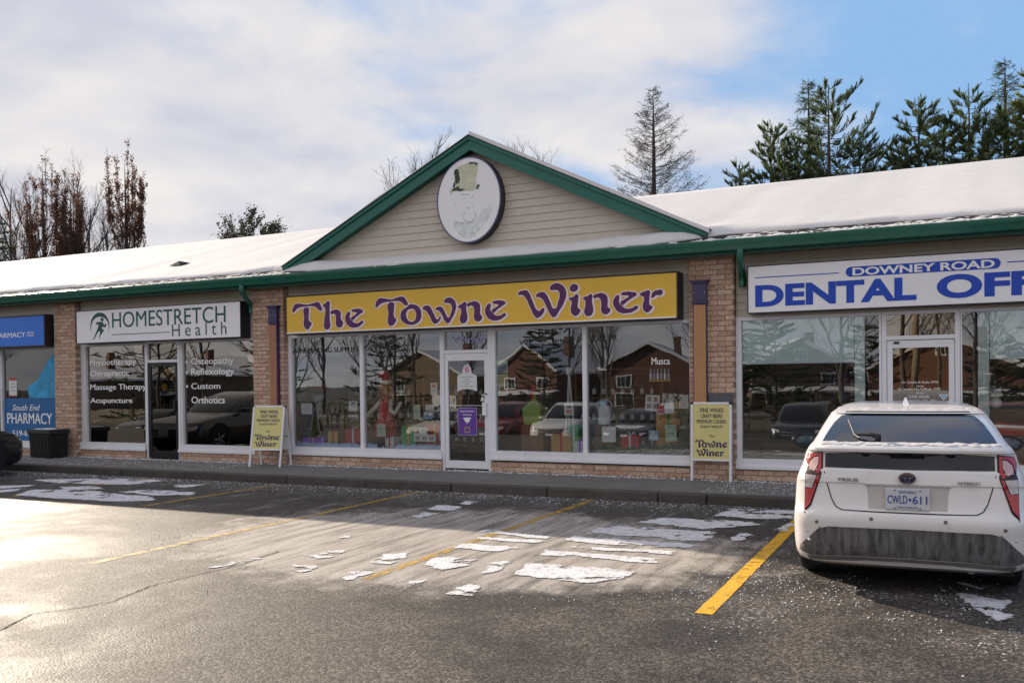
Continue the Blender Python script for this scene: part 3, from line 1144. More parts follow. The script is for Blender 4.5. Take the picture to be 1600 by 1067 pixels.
# roof edge ----------------------------------------------------------
EY, EZ, SL = 12.95, 3.62, .308          # eave line and slope of the main roof
RY = 20.0
RZ = EZ + SL * (RY - EY) - .02


def roof_z(y):
    return EZ - .02 + SL * (y - EY) if y <= RY else RZ - SL * (y - RY)


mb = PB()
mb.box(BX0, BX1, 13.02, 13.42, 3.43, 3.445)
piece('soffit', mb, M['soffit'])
mb = PB()
mb.box(BX0, BX1, 12.995, 13.018, 3.40, 3.60)
piece('fascia', mb, M['green_dark'])
# K-style gutter
prof = [(12.99, 3.445), (12.905, 3.445), (12.892, 3.462), (12.890, 3.500), (12.874, 3.525), (12.862, 3.548), (12.862, 3.598), (12.872, 3.603), (12.882, 3.598), (12.880, 3.575), (12.885, 3.56), (12.895, 3.53), (12.90, 3.485), (12.91, 3.462), (12.99, 3.462)]
mb = PB()
k = len(prof)
mb.add([(BX0 - .1, y, z) for y, z in prof] + [(BX1 + .1, y, z) for y, z in prof], [(i, (i + 1) % k, (i + 1) % k + k, i + k) for i in range(k)])
gut = piece('gutter', mb, M['green'], smooth=True, sharp=35)
mb = PB()
for x0, x1 in ((-11.72, -11.86), (-2.585, -2.635)):
    mb = PB()
    pts = [(x0, 12.935, 3.46), (x0, 12.935, 3.38), (x0 + (x1 - x0) * .08, 12.95, 3.335), (x0 + (x1 - x0) * .4, 13.09, 3.23), (x0 + (x1 - x0) * .85, 13.27, 3.155), (x1, 13.325, 3.11), (x1, 13.335, 3.06), (x1, 13.335, 2.965)]
    fine = []
    for a, b_ in zip(pts, pts[1:]):
        for i in range(5):
            fine.append(Vector(a).lerp(Vector(b_), i / 5))
    fine.append(Vector(pts[-1]))
    mb.tube(fine, [.048 + .005 * (i % 2) for i in range(len(fine))], 14)
    piece('downspout', mb, M['green'], smooth=True)

# roof deck of shingles
mb = PB()
mb.prism_xz([(0, 0)] * 3, 0, 0) if False else None
mb.hexa([(BX0 - .15, EY - .06, roof_z(EY - .06) - .06), (BX1 + .15, EY - .06, roof_z(EY - .06) - .06), (BX1 + .15, RY, RZ - .06), (BX0 - .15, RY, RZ - .06),
         (BX0 - .15, EY - .06, roof_z(EY - .06)), (BX1 + .15, EY - .06, roof_z(EY - .06)), (BX1 + .15, RY, RZ), (BX0 - .15, RY, RZ)])
mb.hexa([(BX0 - .15, RY, RZ - .06), (BX1 + .15, RY, RZ - .06), (BX1 + .15, YB + .3, roof_z(YB + .3) - .06), (BX0 - .15, YB + .3, roof_z(YB + .3) - .06),
         (BX0 - .15, RY, RZ), (BX1 + .15, RY, RZ), (BX1 + .15, YB + .3, roof_z(YB + .3)), (BX0 - .15, YB + .3, roof_z(YB + .3))])
roof = piece('roof', mb, M['shingle'])
# two courses of shingle tabs that show under the snow edge
mb = PB()
for row in range(3):
    y0 = EY - .07 + row * .14
    x = -26 + row * .15
    while x < 6:
        w = .29 + random.uniform(-.01, .01)
        z0 = roof_z(y0)
        mb.hexa([(x, y0, z0 + .001), (x + w, y0, z0 + .001), (x + w, y0 + .15, roof_z(y0 + .15) + .001), (x, y0 + .15, roof_z(y0 + .15) + .001),
                 (x, y0, z0 + .016), (x + w, y0, z0 + .016), (x + w, y0 + .15, roof_z(y0 + .15) + .008), (x, y0 + .15, roof_z(y0 + .15) + .008)])
        x += w + .006
tag(piece('shingles', mb, M['shingle'], roof), kind='stuff')

GX, GZ, GS, GH = -7.05, 5.70, .488, 3.85     # gable: apex x and z, slope, half width


def snow_edge(x):
    """distance of the snow's lower edge from the eave, metres up the roof"""
    e = .32 + .09 * fnoise(x * .35, 2.2) + .05 * fnoise(x * 1.7, 5) + .02 * fnoise(x * 7, 8)
    if x > GX + GH:
        e = .36 - .012 * (x - (GX + GH)) + .09 * fnoise(x * .5, 2.2) + .03 * fnoise(x * 1.9, 5) + .012 * fnoise(x * 8, 8)
    inside = GH + .3 - abs(x - GX)
    if inside > 0:                       # packed down to the gutter in front of the gable
        e -= min(1, inside / 1.0) * .34
    return max(e, -.03)


mb = PB()
cols = []
x = BX0
while x < BX1:
    cols.append(x)
    x += .06 if -24 < x < 6 else .5
rows = [0, .015, .05, .11, .22, .40, .75, 1.5, 3.0, 5.0, 6.6]
V = []
for x in cols:
    e = snow_edge(x)
    inside = max(0.0, min(1.0, (GH + .25 - abs(x - GX)) / .9))
    near = math.exp(-((abs(x - GX) - GH) / .7) ** 2)
    th = .075 + .015 * fnoise(x * .8, 3)
    V.append((x, EY + e + .01, roof_z(EY + e) + .015))
    for r_ in rows:
        y = EY + e + r_ + (-.012 if r_ == 0 else 0)
        k = min(1.0, r_ / .09)
        h = .022 + (th - .022) * math.sqrt(k)
        drift = 0.0
        if r_ < 1.2:
            drift = (inside * (.045 + .035 * fnoise(x * .55, 9)) + near * .06) * math.sin(min(1.0, r_ / .6) * math.pi)
        z = roof_z(y) + h + drift + .006 * fnoise(x * 2.5, y * 2.5) + k * (.028 * fnoise(x * .55, y * .7, 4) + .014 * fnoise(x * 1.4, y * 1.1, 8))
        V.append((x, y, z))
    V.append((x, RY, RZ + .075))
    V.append((x, YB + .2, roof_z(YB + .2) + .075))
m_ = len(rows) + 3
mb.add(V, [(i * m_ + j, (i + 1) * m_ + j, (i + 1) * m_ + j + 1, i * m_ + j + 1) for i in range(len(cols) - 1) for j in range(m_ - 1)])
sn = piece('snow', mb, M['snow'], roof, smooth=True)
tag(sn, kind='stuff')
# loose snow on the gutter lip and the bare strip
mb = PB()
x = -24.0
while x < 6:
    dens = .5 + .8 * fnoise(x * .45, 11)
    if abs(x - GX) < GH - .4:
        dens *= .12
    if x > GX + GH:
        dens += .45
    if random.random() < dens:
        n_ = random.randint(4, 8)
        w = random.uniform(.05, .22)
        y0 = 12.93 + random.uniform(-.03, .05)
        z0 = 3.602
        h = random.uniform(.012, .05)
        ring = [(x + w * math.cos(6.28 * i / n_), y0 + .05 * math.sin(6.28 * i / n_), z0 - .01 + max(0, .05 * math.sin(6.28 * i / n_)) * SL) for i in range(n_)]
        mb.add(ring + [(x, y0, z0 + h)], [(i, (i + 1) % n_, n_) for i in range(n_)])
    x += random.uniform(.03, .09)
for i in range(1300):
    x = random.uniform(-24, 6)
    if abs(x - GX) < GH: continue
    e = snow_edge(x)
    y = EY + random.uniform(0, max(.02, e))
    if fnoise(x * 2.5, y * 8, 3) < 0: continue
    s = random.uniform(.015, .05)
    z = roof_z(y) + .012
    mb.add([(x - s * 1.8, y - s * .5, z), (x + s * 1.7, y - s * .4, z), (x + s * .9, y + s * .6, z + .01), (x - s * 1.1, y + s * .6, z + .01), (x, y, z + s * .35)], [(0, 1, 4), (1, 2, 4), (2, 3, 4), (3, 0, 4)])
tag(piece('snow', mb, M['snow'], gut, smooth=True), kind='stuff')
# small roof vent poking through the snow
mb = PB()
vz = roof_z(15.0) + .06
mb.add([(-15.62, 14.9, vz), (-15.28, 14.9, vz), (-15.25, 15.2, vz + .08), (-15.65, 15.2, vz + .08), (-15.45, 15.05, vz + .12)], [(0, 1, 4), (1, 2, 4), (2, 3, 4), (3, 0, 4)])
piece('roof_vent', mb, M['shingle'])

# gable --------------------------------------------------------------
gab = siding('gable', GX - (GZ - .19 - 3.70) / GS, GX + (GZ - .19 - 3.70) / GS, 3.70, GZ - .19, 13.42, clip=(GX, GZ - .19, GS), ph=.128)
for sgn in (-1, 1):
    def rk(d, dz):
        return (GX + sgn * d, GZ + dz - GS * d)
    L_ = GH + .02
    mb = PB()
    mb.prism_xz([rk(0, -.075), rk(L_, -.075), rk(L_, -.245), rk(0, -.245)], 13.20, 13.235)
    piece('rake_board', mb, M['green_trim'], gab)
    mb = PB()
    mb.prism_xz([rk(0, -.012), rk(L_ + .05, -.012), rk(L_ + .05, -.074), rk(0, -.074)], 13.17, 13.235)
    piece('rake_trim', mb, M['green_trim'], gab)
    mb = PB()
    mb.prism_xz([rk(0, -.19), rk(L_, -.19), rk(L_, -.215), rk(0, -.215)], 13.236, 13.44)
    piece('rake_soffit', mb, M['green_dark'], gab)
    mb = PB()
    mb.prism_xz([rk(0, -.001), rk(L_ + .06, -.001), rk(L_ + .06, -.011), rk(0, -.011)], 13.15, 13.2)
    mb.prism_xz([rk(0, -.012), rk(L_ + .06, -.012), rk(L_ + .06, -.07), rk(0, -.07)], 13.24, 19.7)
    piece('gable_roof', mb, M['shingle'], gab)
    mb = PB()
    k = 40
    for i in range(k + 1):
        d = (L_ + .10) * i / k
        t = .045 + .018 * fnoise(d * 1.3, sgn * 4) + (.02 if sgn > 0 else -.012)
        p0, p1 = rk(d, .001), rk(d, t)
        y0 = 13.17 + .012 * fnoise(d * 3, 7)
        mb.add([(p0[0], y0, p0[1]), (p1[0], y0 + .02, p1[1]), (p1[0], 19.7, p1[1]), (p0[0], 19.7, p0[1])], [])
    mb.f += [(4 * i + j, 4 * i + 4 + j, 4 * i + 5 + j, 4 * i + 1 + j) for i in range(k) for j in range(3)]
    if sgn > 0:
        mb.f = [f[::-1] for f in mb.f]
    tag(piece('snow', mb, M['snow'], gab, smooth=True, sharp=50), kind='stuff')


# ------------------------------------------------------------------ signs
WINER_LETTERS = {
    'T': [[(-10.67, 2.93), (-10.648, 3.029), (-10.58, 3.075), (-10.464, 3.065), (-10.32, 3.049), (-10.191, 3.07), (-10.086, 3.079), (-10.047, 3.024), (-10.02, 2.934), (-10.066, 2.934), (-10.144, 2.994), (-10.249, 3.02), (-10.378, 3.017), (-10.494, 3.01), (-10.582, 2.98), (-10.641, 2.929)], [(-10.414, 2.979), (-10.316, 2.984), (-10.312, 2.887), (-10.308, 2.76), (-10.251, 2.718), (-10.284, 2.651), (-10.342, 2.602), (-10.385, 2.624), (-10.424, 2.683), (-10.411, 2.822)]],
    'h': [[(-9.991, 3.006), (-9.931, 3.058), (-9.858, 3.086), (-9.848, 2.981), (-9.852, 2.776), (-9.854, 2.612), (-9.958, 2.604), (-9.961, 2.758), (-9.949, 2.981)], [(-9.824, 2.893), (-9.757, 2.927), (-9.674, 2.927), (-9.613, 2.884), (-9.61, 2.766), (-9.561, 2.696), (-9.595, 2.625), (-9.651, 2.612), (-9.706, 2.657), (-9.709, 2.77), (-9.719, 2.839), (-9.758, 2.865), (-9.808, 2.856)]],
    'e': [[(-9.426, 2.883), (-9.487, 2.84), (-9.511, 2.762), (-9.479, 2.671), (-9.39, 2.609), (-9.267, 2.604), (-9.172, 2.648), (-9.128, 2.702), (-9.152, 2.714), (-9.226, 2.679), (-9.32, 2.683), (-9.388, 2.735), (-9.419, 2.804), (-9.405, 2.859)], [(-9.372, 2.898), (-9.303, 2.924), (-9.208, 2.922), (-9.136, 2.881), (-9.196, 2.835), (-9.278, 2.786), (-9.366, 2.736), (-9.385, 2.766), (-9.305, 2.817), (-9.263, 2.855), (-9.312, 2.871)]],
    'T2': [[(-8.865, 2.942), (-8.845, 3.034), (-8.792, 3.083), (-8.699, 3.078), (-8.543, 3.053), (-8.426, 3.08), (-8.296, 3.084), (-8.254, 3.038), (-8.219, 2.945), (-8.26, 2.941), (-8.349, 3.004), (-8.465, 3.025), (-8.595, 3.018), (-8.714, 3.006), (-8.793, 2.972), (-8.841, 2.932)], [(-8.607, 2.979), (-8.497, 2.989), (-8.493, 2.897), (-8.495, 2.754), (-8.452, 2.715), (-8.471, 2.663), (-8.523, 2.61), (-8.583, 2.608), (-8.617, 2.66), (-8.604, 2.814)]],
    'o': [[(-8.36, 2.77), (-8.326, 2.856), (-8.222, 2.911), (-8.178, 2.948), (-8.081, 2.943), (-7.993, 2.896), (-7.949, 2.796), (-7.971, 2.685), (-8.061, 2.619), (-8.175, 2.606), (-8.29, 2.645), (-8.348, 2.704)], [(-8.154, 2.877), (-8.093, 2.866), (-8.053, 2.812), (-8.049, 2.736), (-8.083, 2.67), (-8.162, 2.656), (-8.228, 2.706), (-8.252, 2.781), (-8.223, 2.85)]],
    'w': [[(-7.918, 2.871), (-7.83, 2.918), (-7.78, 2.897), (-7.719, 2.797), (-7.619, 2.673), (-7.584, 2.727), (-7.569, 2.714), (-7.67, 2.604), (-7.709, 2.614), (-7.782, 2.735), (-7.856, 2.833)], [(-7.666, 2.838), (-7.582, 2.887), (-7.528, 2.853), (-7.473, 2.755), (-7.422, 2.695), (-7.375, 2.772), (-7.351, 2.866), (-7.38, 2.923), (-7.458, 2.944), (-7.502, 2.961), (-7.432, 3.027), (-7.335, 3.003), (-7.28, 2.916), (-7.294, 2.8), (-7.364, 2.675), (-7.436, 2.602), (-7.474, 2.624), (-7.559, 2.769), (-7.619, 2.829)]],
    'n': [[(-7.235, 2.857), (-7.167, 2.911), (-7.094, 2.939), (-7.088, 2.833), (-7.091, 2.614), (-7.19, 2.607), (-7.187, 2.838)], [(-7.066, 2.893), (-6.975, 2.937), (-6.903, 2.94), (-6.838, 2.895), (-6.827, 2.8), (-6.828, 2.727), (-6.791, 2.684), (-6.817, 2.63), (-6.884, 2.612), (-6.936, 2.658), (-6.934, 2.784), (-6.952, 2.856), (-6.999, 2.882), (-7.047, 2.861)]],
    'W': [[(-6.136, 3.014), (-6.002, 3.072), (-5.961, 3.049), (-5.889, 2.903), (-5.776, 2.732), (-5.702, 2.779), (-5.682, 2.765), (-5.8, 2.624), (-5.834, 2.638), (-5.936, 2.821), (-6.026, 2.981), (-6.077, 3.005)], [(-5.823, 2.966), (-5.704, 3.029), (-5.663, 3.006), (-5.592, 2.888), (-5.508, 2.755), (-5.439, 2.876), (-5.417, 2.989), (-5.448, 3.045), (-5.545, 3.052), (-5.585, 3.077), (-5.499, 3.153), (-5.409, 3.14), (-5.332, 3.073), (-5.308, 2.977), (-5.345, 2.855), (-5.436, 2.715), (-5.523, 2.623), (-5.556, 2.641), (-5.638, 2.786), (-5.728, 2.934), (-5.778, 2.956)]],
    'i': [[(-5.245, 3.056), (-5.183, 3.127), (-5.11, 3.069), (-5.186, 3.006)], [(-5.262, 2.903), (-5.189, 2.926), (-5.123, 2.963), (-5.115, 2.844), (-5.116, 2.752), (-5.075, 2.719), (-5.104, 2.659), (-5.159, 2.631), (-5.21, 2.662), (-5.233, 2.747), (-5.214, 2.857)]],
    'n2': [[(-5.025, 2.897), (-4.948, 2.928), (-4.887, 2.955), (-4.884, 2.853), (-4.886, 2.64), (-4.99, 2.636), (-4.988, 2.858)], [(-4.857, 2.917), (-4.775, 2.958), (-4.699, 2.958), (-4.642, 2.918), (-4.626, 2.821), (-4.627, 2.74), (-4.585, 2.708), (-4.611, 2.654), (-4.675, 2.635), (-4.726, 2.68), (-4.727, 2.805), (-4.75, 2.877), (-4.792, 2.9), (-4.836, 2.888)]],
    'e3': [[(-4.455, 2.917), (-4.515, 2.876), (-4.537, 2.806), (-4.51, 2.724), (-4.437, 2.655), (-4.332, 2.638), (-4.217, 2.661), (-4.144, 2.728), (-4.164, 2.743), (-4.237, 2.71), (-4.331, 2.706), (-4.404, 2.75), (-4.446, 2.822), (-4.439, 2.896)], [(-4.409, 2.93), (-4.339, 2.959), (-4.245, 2.954), (-4.163, 2.917), (-4.225, 2.871), (-4.309, 2.821), (-4.394, 2.769), (-4.419, 2.798), (-4.334, 2.856), (-4.288, 2.894), (-4.34, 2.907)]],
    'r': [[(-4.111, 2.905), (-4.018, 2.955), (-3.969, 2.963), (-3.964, 2.868), (-3.965, 2.749), (-3.92, 2.717), (-3.949, 2.669), (-4.001, 2.634), (-4.048, 2.662), (-4.069, 2.734), (-4.05, 2.868)], [(-3.933, 2.876), (-3.906, 2.934), (-3.835, 2.959), (-3.774, 2.958), (-3.762, 2.916), (-3.795, 2.881), (-3.855, 2.89), (-3.907, 2.853), (-3.929, 2.85)]],
    'e2': [[(-6.651, 2.894), (-6.711, 2.851), (-6.735, 2.775), (-6.704, 2.685), (-6.616, 2.624), (-6.495, 2.619), (-6.401, 2.662), (-6.358, 2.715), (-6.382, 2.727), (-6.454, 2.693), (-6.547, 2.697), (-6.614, 2.748), (-6.644, 2.816), (-6.631, 2.87)], [(-6.598, 2.908), (-6.53, 2.934), (-6.437, 2.932), (-6.366, 2.892), (-6.425, 2.846), (-6.506, 2.798), (-6.592, 2.749), (-6.611, 2.778), (-6.532, 2.829), (-6.491, 2.866), (-6.539, 2.882)]],
}



def lightbox(label, x0, x1, z0, z1, yf, face, border=.022, cat='shop sign'):
    root = empty('lightbox_sign', ((x0 + x1) / 2, 13.38, z0))
    tag(root, label, cat)
    o = Vector(root.location)
    mb = MB(o)
    yb = 13.405
    b = border
    mb.box(x0, x1, yf + .004, yb, z0, z1)
    mb.box(x0, x0 + b, yf - .012, yf + .003, z0, z1)
    mb.box(x1 - b, x1, yf - .012, yf + .003, z0, z1)
    mb.box(x0 + b, x1 - b, yf - .011, yf + .003, z0, z0 + b)
    mb.box(x0 + b, x1 - b, yf - .011, yf + .003, z1 - b, z1)
    mb.build('cabinet', M['cabinet'], root)
    mb = MB(o)
    mb.box(x0 + b + .001, x1 - b - .001, yf - .004, yf + .003, z0 + b + .001, z1 - b - .001)
    mb.build('face', M[face], root)
    return root, o


def lettering(root, o, fill, m_, name='lettering', lab=None):
    mb = MB(o)
    fill(mb)
    qs = mb.build_split(name, M[m_], root)
    if lab:
        qs[0]['label'] = lab
    return qs[0]


# mustard wine shop sign
sg, o = lightbox('long mustard sign with purple lettering The Towne Winer', -10.84, -3.53, 2.525, 3.225, 13.10, 'yellow_face')
mb = MB(o)
mb.box(-10.81, -3.56, 13.078, 13.0955, 2.536, 2.556)
mb.build('lower_trim', M['white_face'], sg)


def towne(mb, off, y, depth, dx=0, dz=0):
    for k, polys in WINER_LETTERS.items():
        mb.mark()
        if k == 'o':
            shape_into(mb, [[(x + dx, z + dz) for x, z in p] for p in polys], y, depth, off)
        else:
            for p in polys:
                shape_into(mb, [[(x + dx, z + dz) for x, z in p]], y, depth, off)


lettering(sg, o, lambda mb: (towne(mb, .017, 13.0935, .003), towne(mb, .014, 13.0915, .0025, .022, -.016)), 'pinkwhite', 'letter_outline')
lettering(sg, o, lambda mb: towne(mb, .002, 13.0885, .004), 'purple')

# clinic sign
sg, o = lightbox('white clinic sign with green running figure emblem and HOMESTRETCH Health', -16.43, -11.95, 2.515, 3.20, 13.15, 'white_face', .012)
Y = 13.1455


def home(mb):
    text_into(mb, 'HOMESTRETCH', -15.365, -12.322, 2.812, 3.128, Y, .004, .0)
    text_into(mb, 'H e a l t h', -13.706, -12.308, 2.585, 2.825, Y, .004, -.004)
    mb.mark()
    mb.box(-15.372, -13.77, Y - .004, Y, 2.668, 2.681)


lettering(sg, o, home, 'teal_ink')
arc = []
for i in range(41):
    a = R(-28 + 236 * i / 40)
    t = math.sin(math.pi * i / 40)
    arc.append((-15.725 + (.275) * math.cos(a), 2.868 + (.275) * math.sin(a)))
for i in range(40, -1, -1):
    a = R(-28 + 236 * i / 40)
    t = math.sin(math.pi * i / 40) ** 1.3
    arc.append((-15.725 + (.272 - .055 * t) * math.cos(a), 2.862 + (.272 - .075 * t) * math.sin(a)))
runner = [(-15.84, 2.907), (-15.818, 2.948), (-15.715, 2.957), (-15.635, 2.939), (-15.594, 2.878), (-15.55, 2.91), (-15.53, 2.895), (-15.546, 2.846), (-15.602, 2.829), (-15.644, 2.86), (-15.666, 2.806), (-15.603, 2.784), (-15.647, 2.731), (-15.722, 2.66), (-15.741, 2.611), (-15.755, 2.611), (-15.74, 2.672), (-15.71, 2.746), (-15.766, 2.76), (-15.828, 2.688), (-15.912, 2.586), (-15.926, 2.596), (-15.844, 2.726), (-15.789, 2.811), (-15.763, 2.884), (-15.797, 2.915), (-15.826, 2.887)]


def emblem(mb):
    shape_into(mb, [arc], Y, .004, 0, False)
    mb.mark()
    shape_into(mb, [runner], Y, .004, 0, False)
    shape_into(mb, [[(-15.655 + .045 * math.cos(i * .524), 2.998 + .04 * math.sin(i * .524)) for i in range(12)]], Y, .004, 0, False)


lettering(sg, o, emblem, 'teal_ink', 'emblem')
# dental sign
sg, o = lightbox('wide white dental sign with bold blue DENTAL OFFICE lettering', -2.53, 3.6, 2.555, 3.235, 13.15, 'white_face', .012)


def dental(mb):
    text_into(mb, 'DENTAL', -2.42, -.315, 2.645, 2.953, Y, .004, .042)
    text_into(mb, 'OFFICE', -.072, 2.03, 2.642, 2.957, Y, .004, .042)
    r = .068
    pill = [(-1.20 + r + r * math.cos(R(90 + i * 15)), 3.067 + r * math.sin(R(90 + i * 15))) for i in range(13)] + [(.672 - r + r * math.cos(R(-90 + i * 15)), 3.067 + r * math.sin(R(-90 + i * 15))) for i in range(13)]
    mb.mark()
    shape_into(mb, [pill], Y, .003, 0, False)
    mb.mark()
    mb.box(-2.42, -1.287, Y - .003, Y, 3.055, 3.068)
    mb.mark()
    mb.box(.746, 3.4, Y - .003, Y, 3.066, 3.080)


lettering(sg, o, dental, 'blue_ink')
lettering(sg, o, lambda mb: text_into(mb, 'DOWNEY ROAD', -1.113, .603, 3.012, 3.118, Y - .0045, .003, .028), 'white_ink')
# pharmacy sign
sg, o = lightbox('blue pharmacy sign box cut by the left picture edge', -22.0, -17.36, 2.49, 3.18, 13.12, 'blue_face', .03)


def ph(mb):
    text_into(mb, 'PHARMACY', -19.12, -17.985, 2.712, 2.818, 13.1155, .003, .012)
    text_into(mb, 'SINCE', -17.945, -17.715, 2.776, 2.823, 13.1155, .003, .0)
    text_into(mb, '1922', -17.945, -17.715, 2.714, 2.762, 13.1155, .003, .0)


lettering(sg, o, ph, 'white_ink')

# oval sign in the gable
ov = empty('oval_sign', (-7.07, 13.42, 3.93))
tag(ov, 'white oval gable sign with faded top hat portrait', 'gable sign')
o = Vector(ov.location)
OX, OZ, OA, OB = -7.105, 4.645, .605, .715


def oval(a, b, k=72):
    return [(OX + a * math.cos(6.2832 * i / k), OZ + b * math.sin(6.2832 * i / k)) for i in range(k)]


mb = MB(o); mb.prism_xz(oval(OA, OB), 13.25, 13.435); mb.build('cabinet', M['cabinet'], ov, smooth=True, sharp=40)
M['oval_rim'] = mat('violet_rim', (.10, .095, .22), .4)
mb = MB(o)
vo, vi = oval(OA - .001, OB - .001), oval(OA - .022, OB - .022)
k = 72
mb.add([(x, 13.238, z) for x, z in vo] + [(x, 13.238, z) for x, z in vi] + [(x, 13.249, z) for x, z in vo], [(i, (i + 1) % k, (i + 1) % k + k, i + k) for i in range(k)] + [((i + 1) % k, i, i + 2 * k, (i + 1) % k + 2 * k) for i in range(k)])
mb.build('rim', M['oval_rim'], ov)
mb = MB(o); mb.prism_xz(oval(OA - .023, OB - .023), 13.243, 13.2495); mb.build('face', M['white_face'], ov)


def streaky(name, col, lo, hi, sc, sx=1.0, sz=1.0):
    m = worn_paint(name, col, lo, hi)
    n = m.node_tree.nodes
    nz = [q for q in n if q.type == 'TEX_NOISE'][0]
    nz.inputs['Scale'].default_value = sc
    return m


M['faded_green'] = streaky('faded_yellow_green_print', (.74, .76, .52), .25, .95, 4)
M['faded_teal'] = streaky('faded_teal_print', (.72, .82, .76), .35, 1.1, 5)
M['flaked_dark'] = streaky('flaked_dark_print', (.02, .05, .04), .42, .48, 22)
F = lambda p: (OX + (p[0] - 439) / 612 * 1.16, OZ - (p[1] - 520) / 826 * 1.38)
hat = [(300, 215), (330, 185), (400, 165), (480, 160), (535, 180), (530, 260), (525, 380), (545, 400), (520, 425), (420, 430), (330, 420), (250, 415), (290, 395), (300, 330)]
face = [(340, 440), (520, 440), (560, 560), (520, 690), (445, 735), (380, 690), (330, 570)]
collar = [(290, 725), (360, 735), (440, 745), (520, 720), (600, 620), (665, 600), (660, 680), (570, 800), (470, 900), (400, 900), (320, 820)]
lettering(ov, o, lambda mb: shape_into(mb, [[F(p) for p in hat]], 13.2425, .001), 'faded_green', 'faded_print')
lettering(ov, o, lambda mb: shape_into(mb, [[F(p) for p in collar]], 13.2425, .001), 'faded_teal', 'faded_print')


def flakes(mb):
    for q in ([(305, 215), (335, 205), (350, 260), (345, 340), (320, 345), (310, 280)], [(275, 405), (320, 385), (350, 378), (345, 395), (395, 412), (370, 425), (310, 412)],
              [(525, 395), (545, 378), (540, 420), (528, 425)], [(440, 158), (500, 156), (535, 175), (530, 185), (490, 168), (445, 165)], [(300, 330), (306, 330), (296, 395), (290, 395)]):
        mb.mark()
        shape_into(mb, [[F(p) for p in q]], 13.2415, .001, .002)


lettering(ov, o, flakes, 'flaked_dark', 'flaked_print')
M['thin_print'] = streaky('thin_grey_green_print', (.30, .34, .28), .40, .62, 30)


def thin(mb):
    for pts in ([(390, 505), (410, 498)], [(460, 505), (495, 492)], [(430, 600), (450, 606)], [(475, 602), (488, 596)], [(400, 640), (385, 680), (400, 725), (445, 742), (500, 720), (512, 670), (490, 640)], [(250, 420), (280, 450)], [(355, 460), (450, 468)], [(300, 730), (360, 740), (440, 750), (500, 735)], [(310, 540), (316, 552)], [(405, 830), (410, 850)]):
        mb.mark()
        for a, b_ in zip(pts, pts[1:]):
            A, B = Vector(F(a)), Vector(F(b_))
            d = (B - A).normalized() * .005
            nn = Vector((-d.y, d.x)) * 1.1
            mb.add([(p.x, 13.2412, p.y) for p in (A - nn, B - nn, B + nn, A + nn)], [(0, 1, 2, 3)])


lettering(ov, o, thin, 'thin_print', 'faded_print')

# ------------------------------------------------------------------ window lettering (parts of the panes' windows)
YV = YF + .0505


def vinyl(par, fill, m_, name='lettering'):
    mb_ = PB()
    fill(mb_)
    return mb_.build_split(name, M[m_], par or plaza)


def dot(mb_, x, z, r=.022):
    shape_into(mb_, [[(x + r * math.cos(i * .524), z + r * math.sin(i * .524)) for i in range(12)]], YV, .002, 0, False)


def left_list(mb_):
    for s, x1, z0, z1, zd in (('Physiotherapy', -15.037, 2.03, 2.185, 2.137), ('Chiropractic', -15.25, 1.80, 1.955, 1.876), ('Massage Therapy', -14.765, 1.51, 1.665, 1.585), ('Acupuncture', -15.17, 1.235, 1.378, 1.315)):
        text_into(mb_, s, -16.41, x1, z0, z1, YV, .002, .012)
        dot(mb_, -16.49, zd, .026)


def right_list(mb_):
    for s, x1, z0, z1, zd in (('Osteopathy', -12.42, 1.995, 2.16, 2.08), ('Reflexology', -12.41, 1.785, 1.955, 1.875), ('Custom', -12.77, 1.545, 1.665, 1.60), ('Orthotics', -12.66, 1.26, 1.395, None)):
        text_into(mb_, s, -13.53, x1, z0, z1, YV, .002, .012)
        if zd:
            dot(mb_, -13.645, zd, .028)


vinyl(w_h1, left_list, 'white_ink')
vinyl(w_h2, right_list, 'white_ink')
# pharmacy window film
M['film_blue'] = mat('blue_window_film', (.006, .12, .34), .35, var=.1, vscale=1)
M['film_cyan'] = mat('cyan_window_graphic', (.03, .34, .62), .5, var=.45, vscale=4)
mb = PB(); mb.box(-19.19, -17.35, YF + .044, YF + .05, .44, 1.375); piece('window_film', mb, M['film_blue'], w_ph)
poly = [(-17.30, 1.38), (-18.35, 1.38), (-18.42, 1.62), (-18.05, 1.78), (-17.85, 2.05), (-17.6, 2.3), (-17.30, 2.42)]
mb = PB(); shape_into(mb, [poly], YF + .0495, .003, 0, False); piece('window_film', mb, M['film_cyan'], w_ph)


def phw(mb_):
    text_into(mb_, 'South End', -18.92, -18.0, 1.10, 1.235, YF + .043, .002, .004, .3)
    text_into(mb_, 'PHARMACY', -19.10, -17.61, .805, 1.045, YF + .043, .002, .012)
    text_into(mb_, '519-8', -18.93, -18.42, .53, .655, YF + .043, .002, .012)


vinyl(w_ph, phw, 'white_ink')


def band_l(mb_):
    text_into(mb_, 'WINEMAKING SUPPLIES', -11.0, -9.49, 2.19, 2.285, YV, .002, -.004)
    text_into(mb_, 'GIFTS AND', -9.36, -8.66, 2.21, 2.305, YV, .002, -.004)


def band_r(mb_):
    text_into(mb_, 'WE', -6.30, -6.05, 2.215, 2.30, YV, .002, -.004)
    text_into(mb_, 'KING', -5.66, -5.33, 2.215, 2.30, YV, .002, -.004)
    text_into(mb_, 'ON PR', -5.02, -4.60, 2.235, 2.335, YV, .002, -.004)


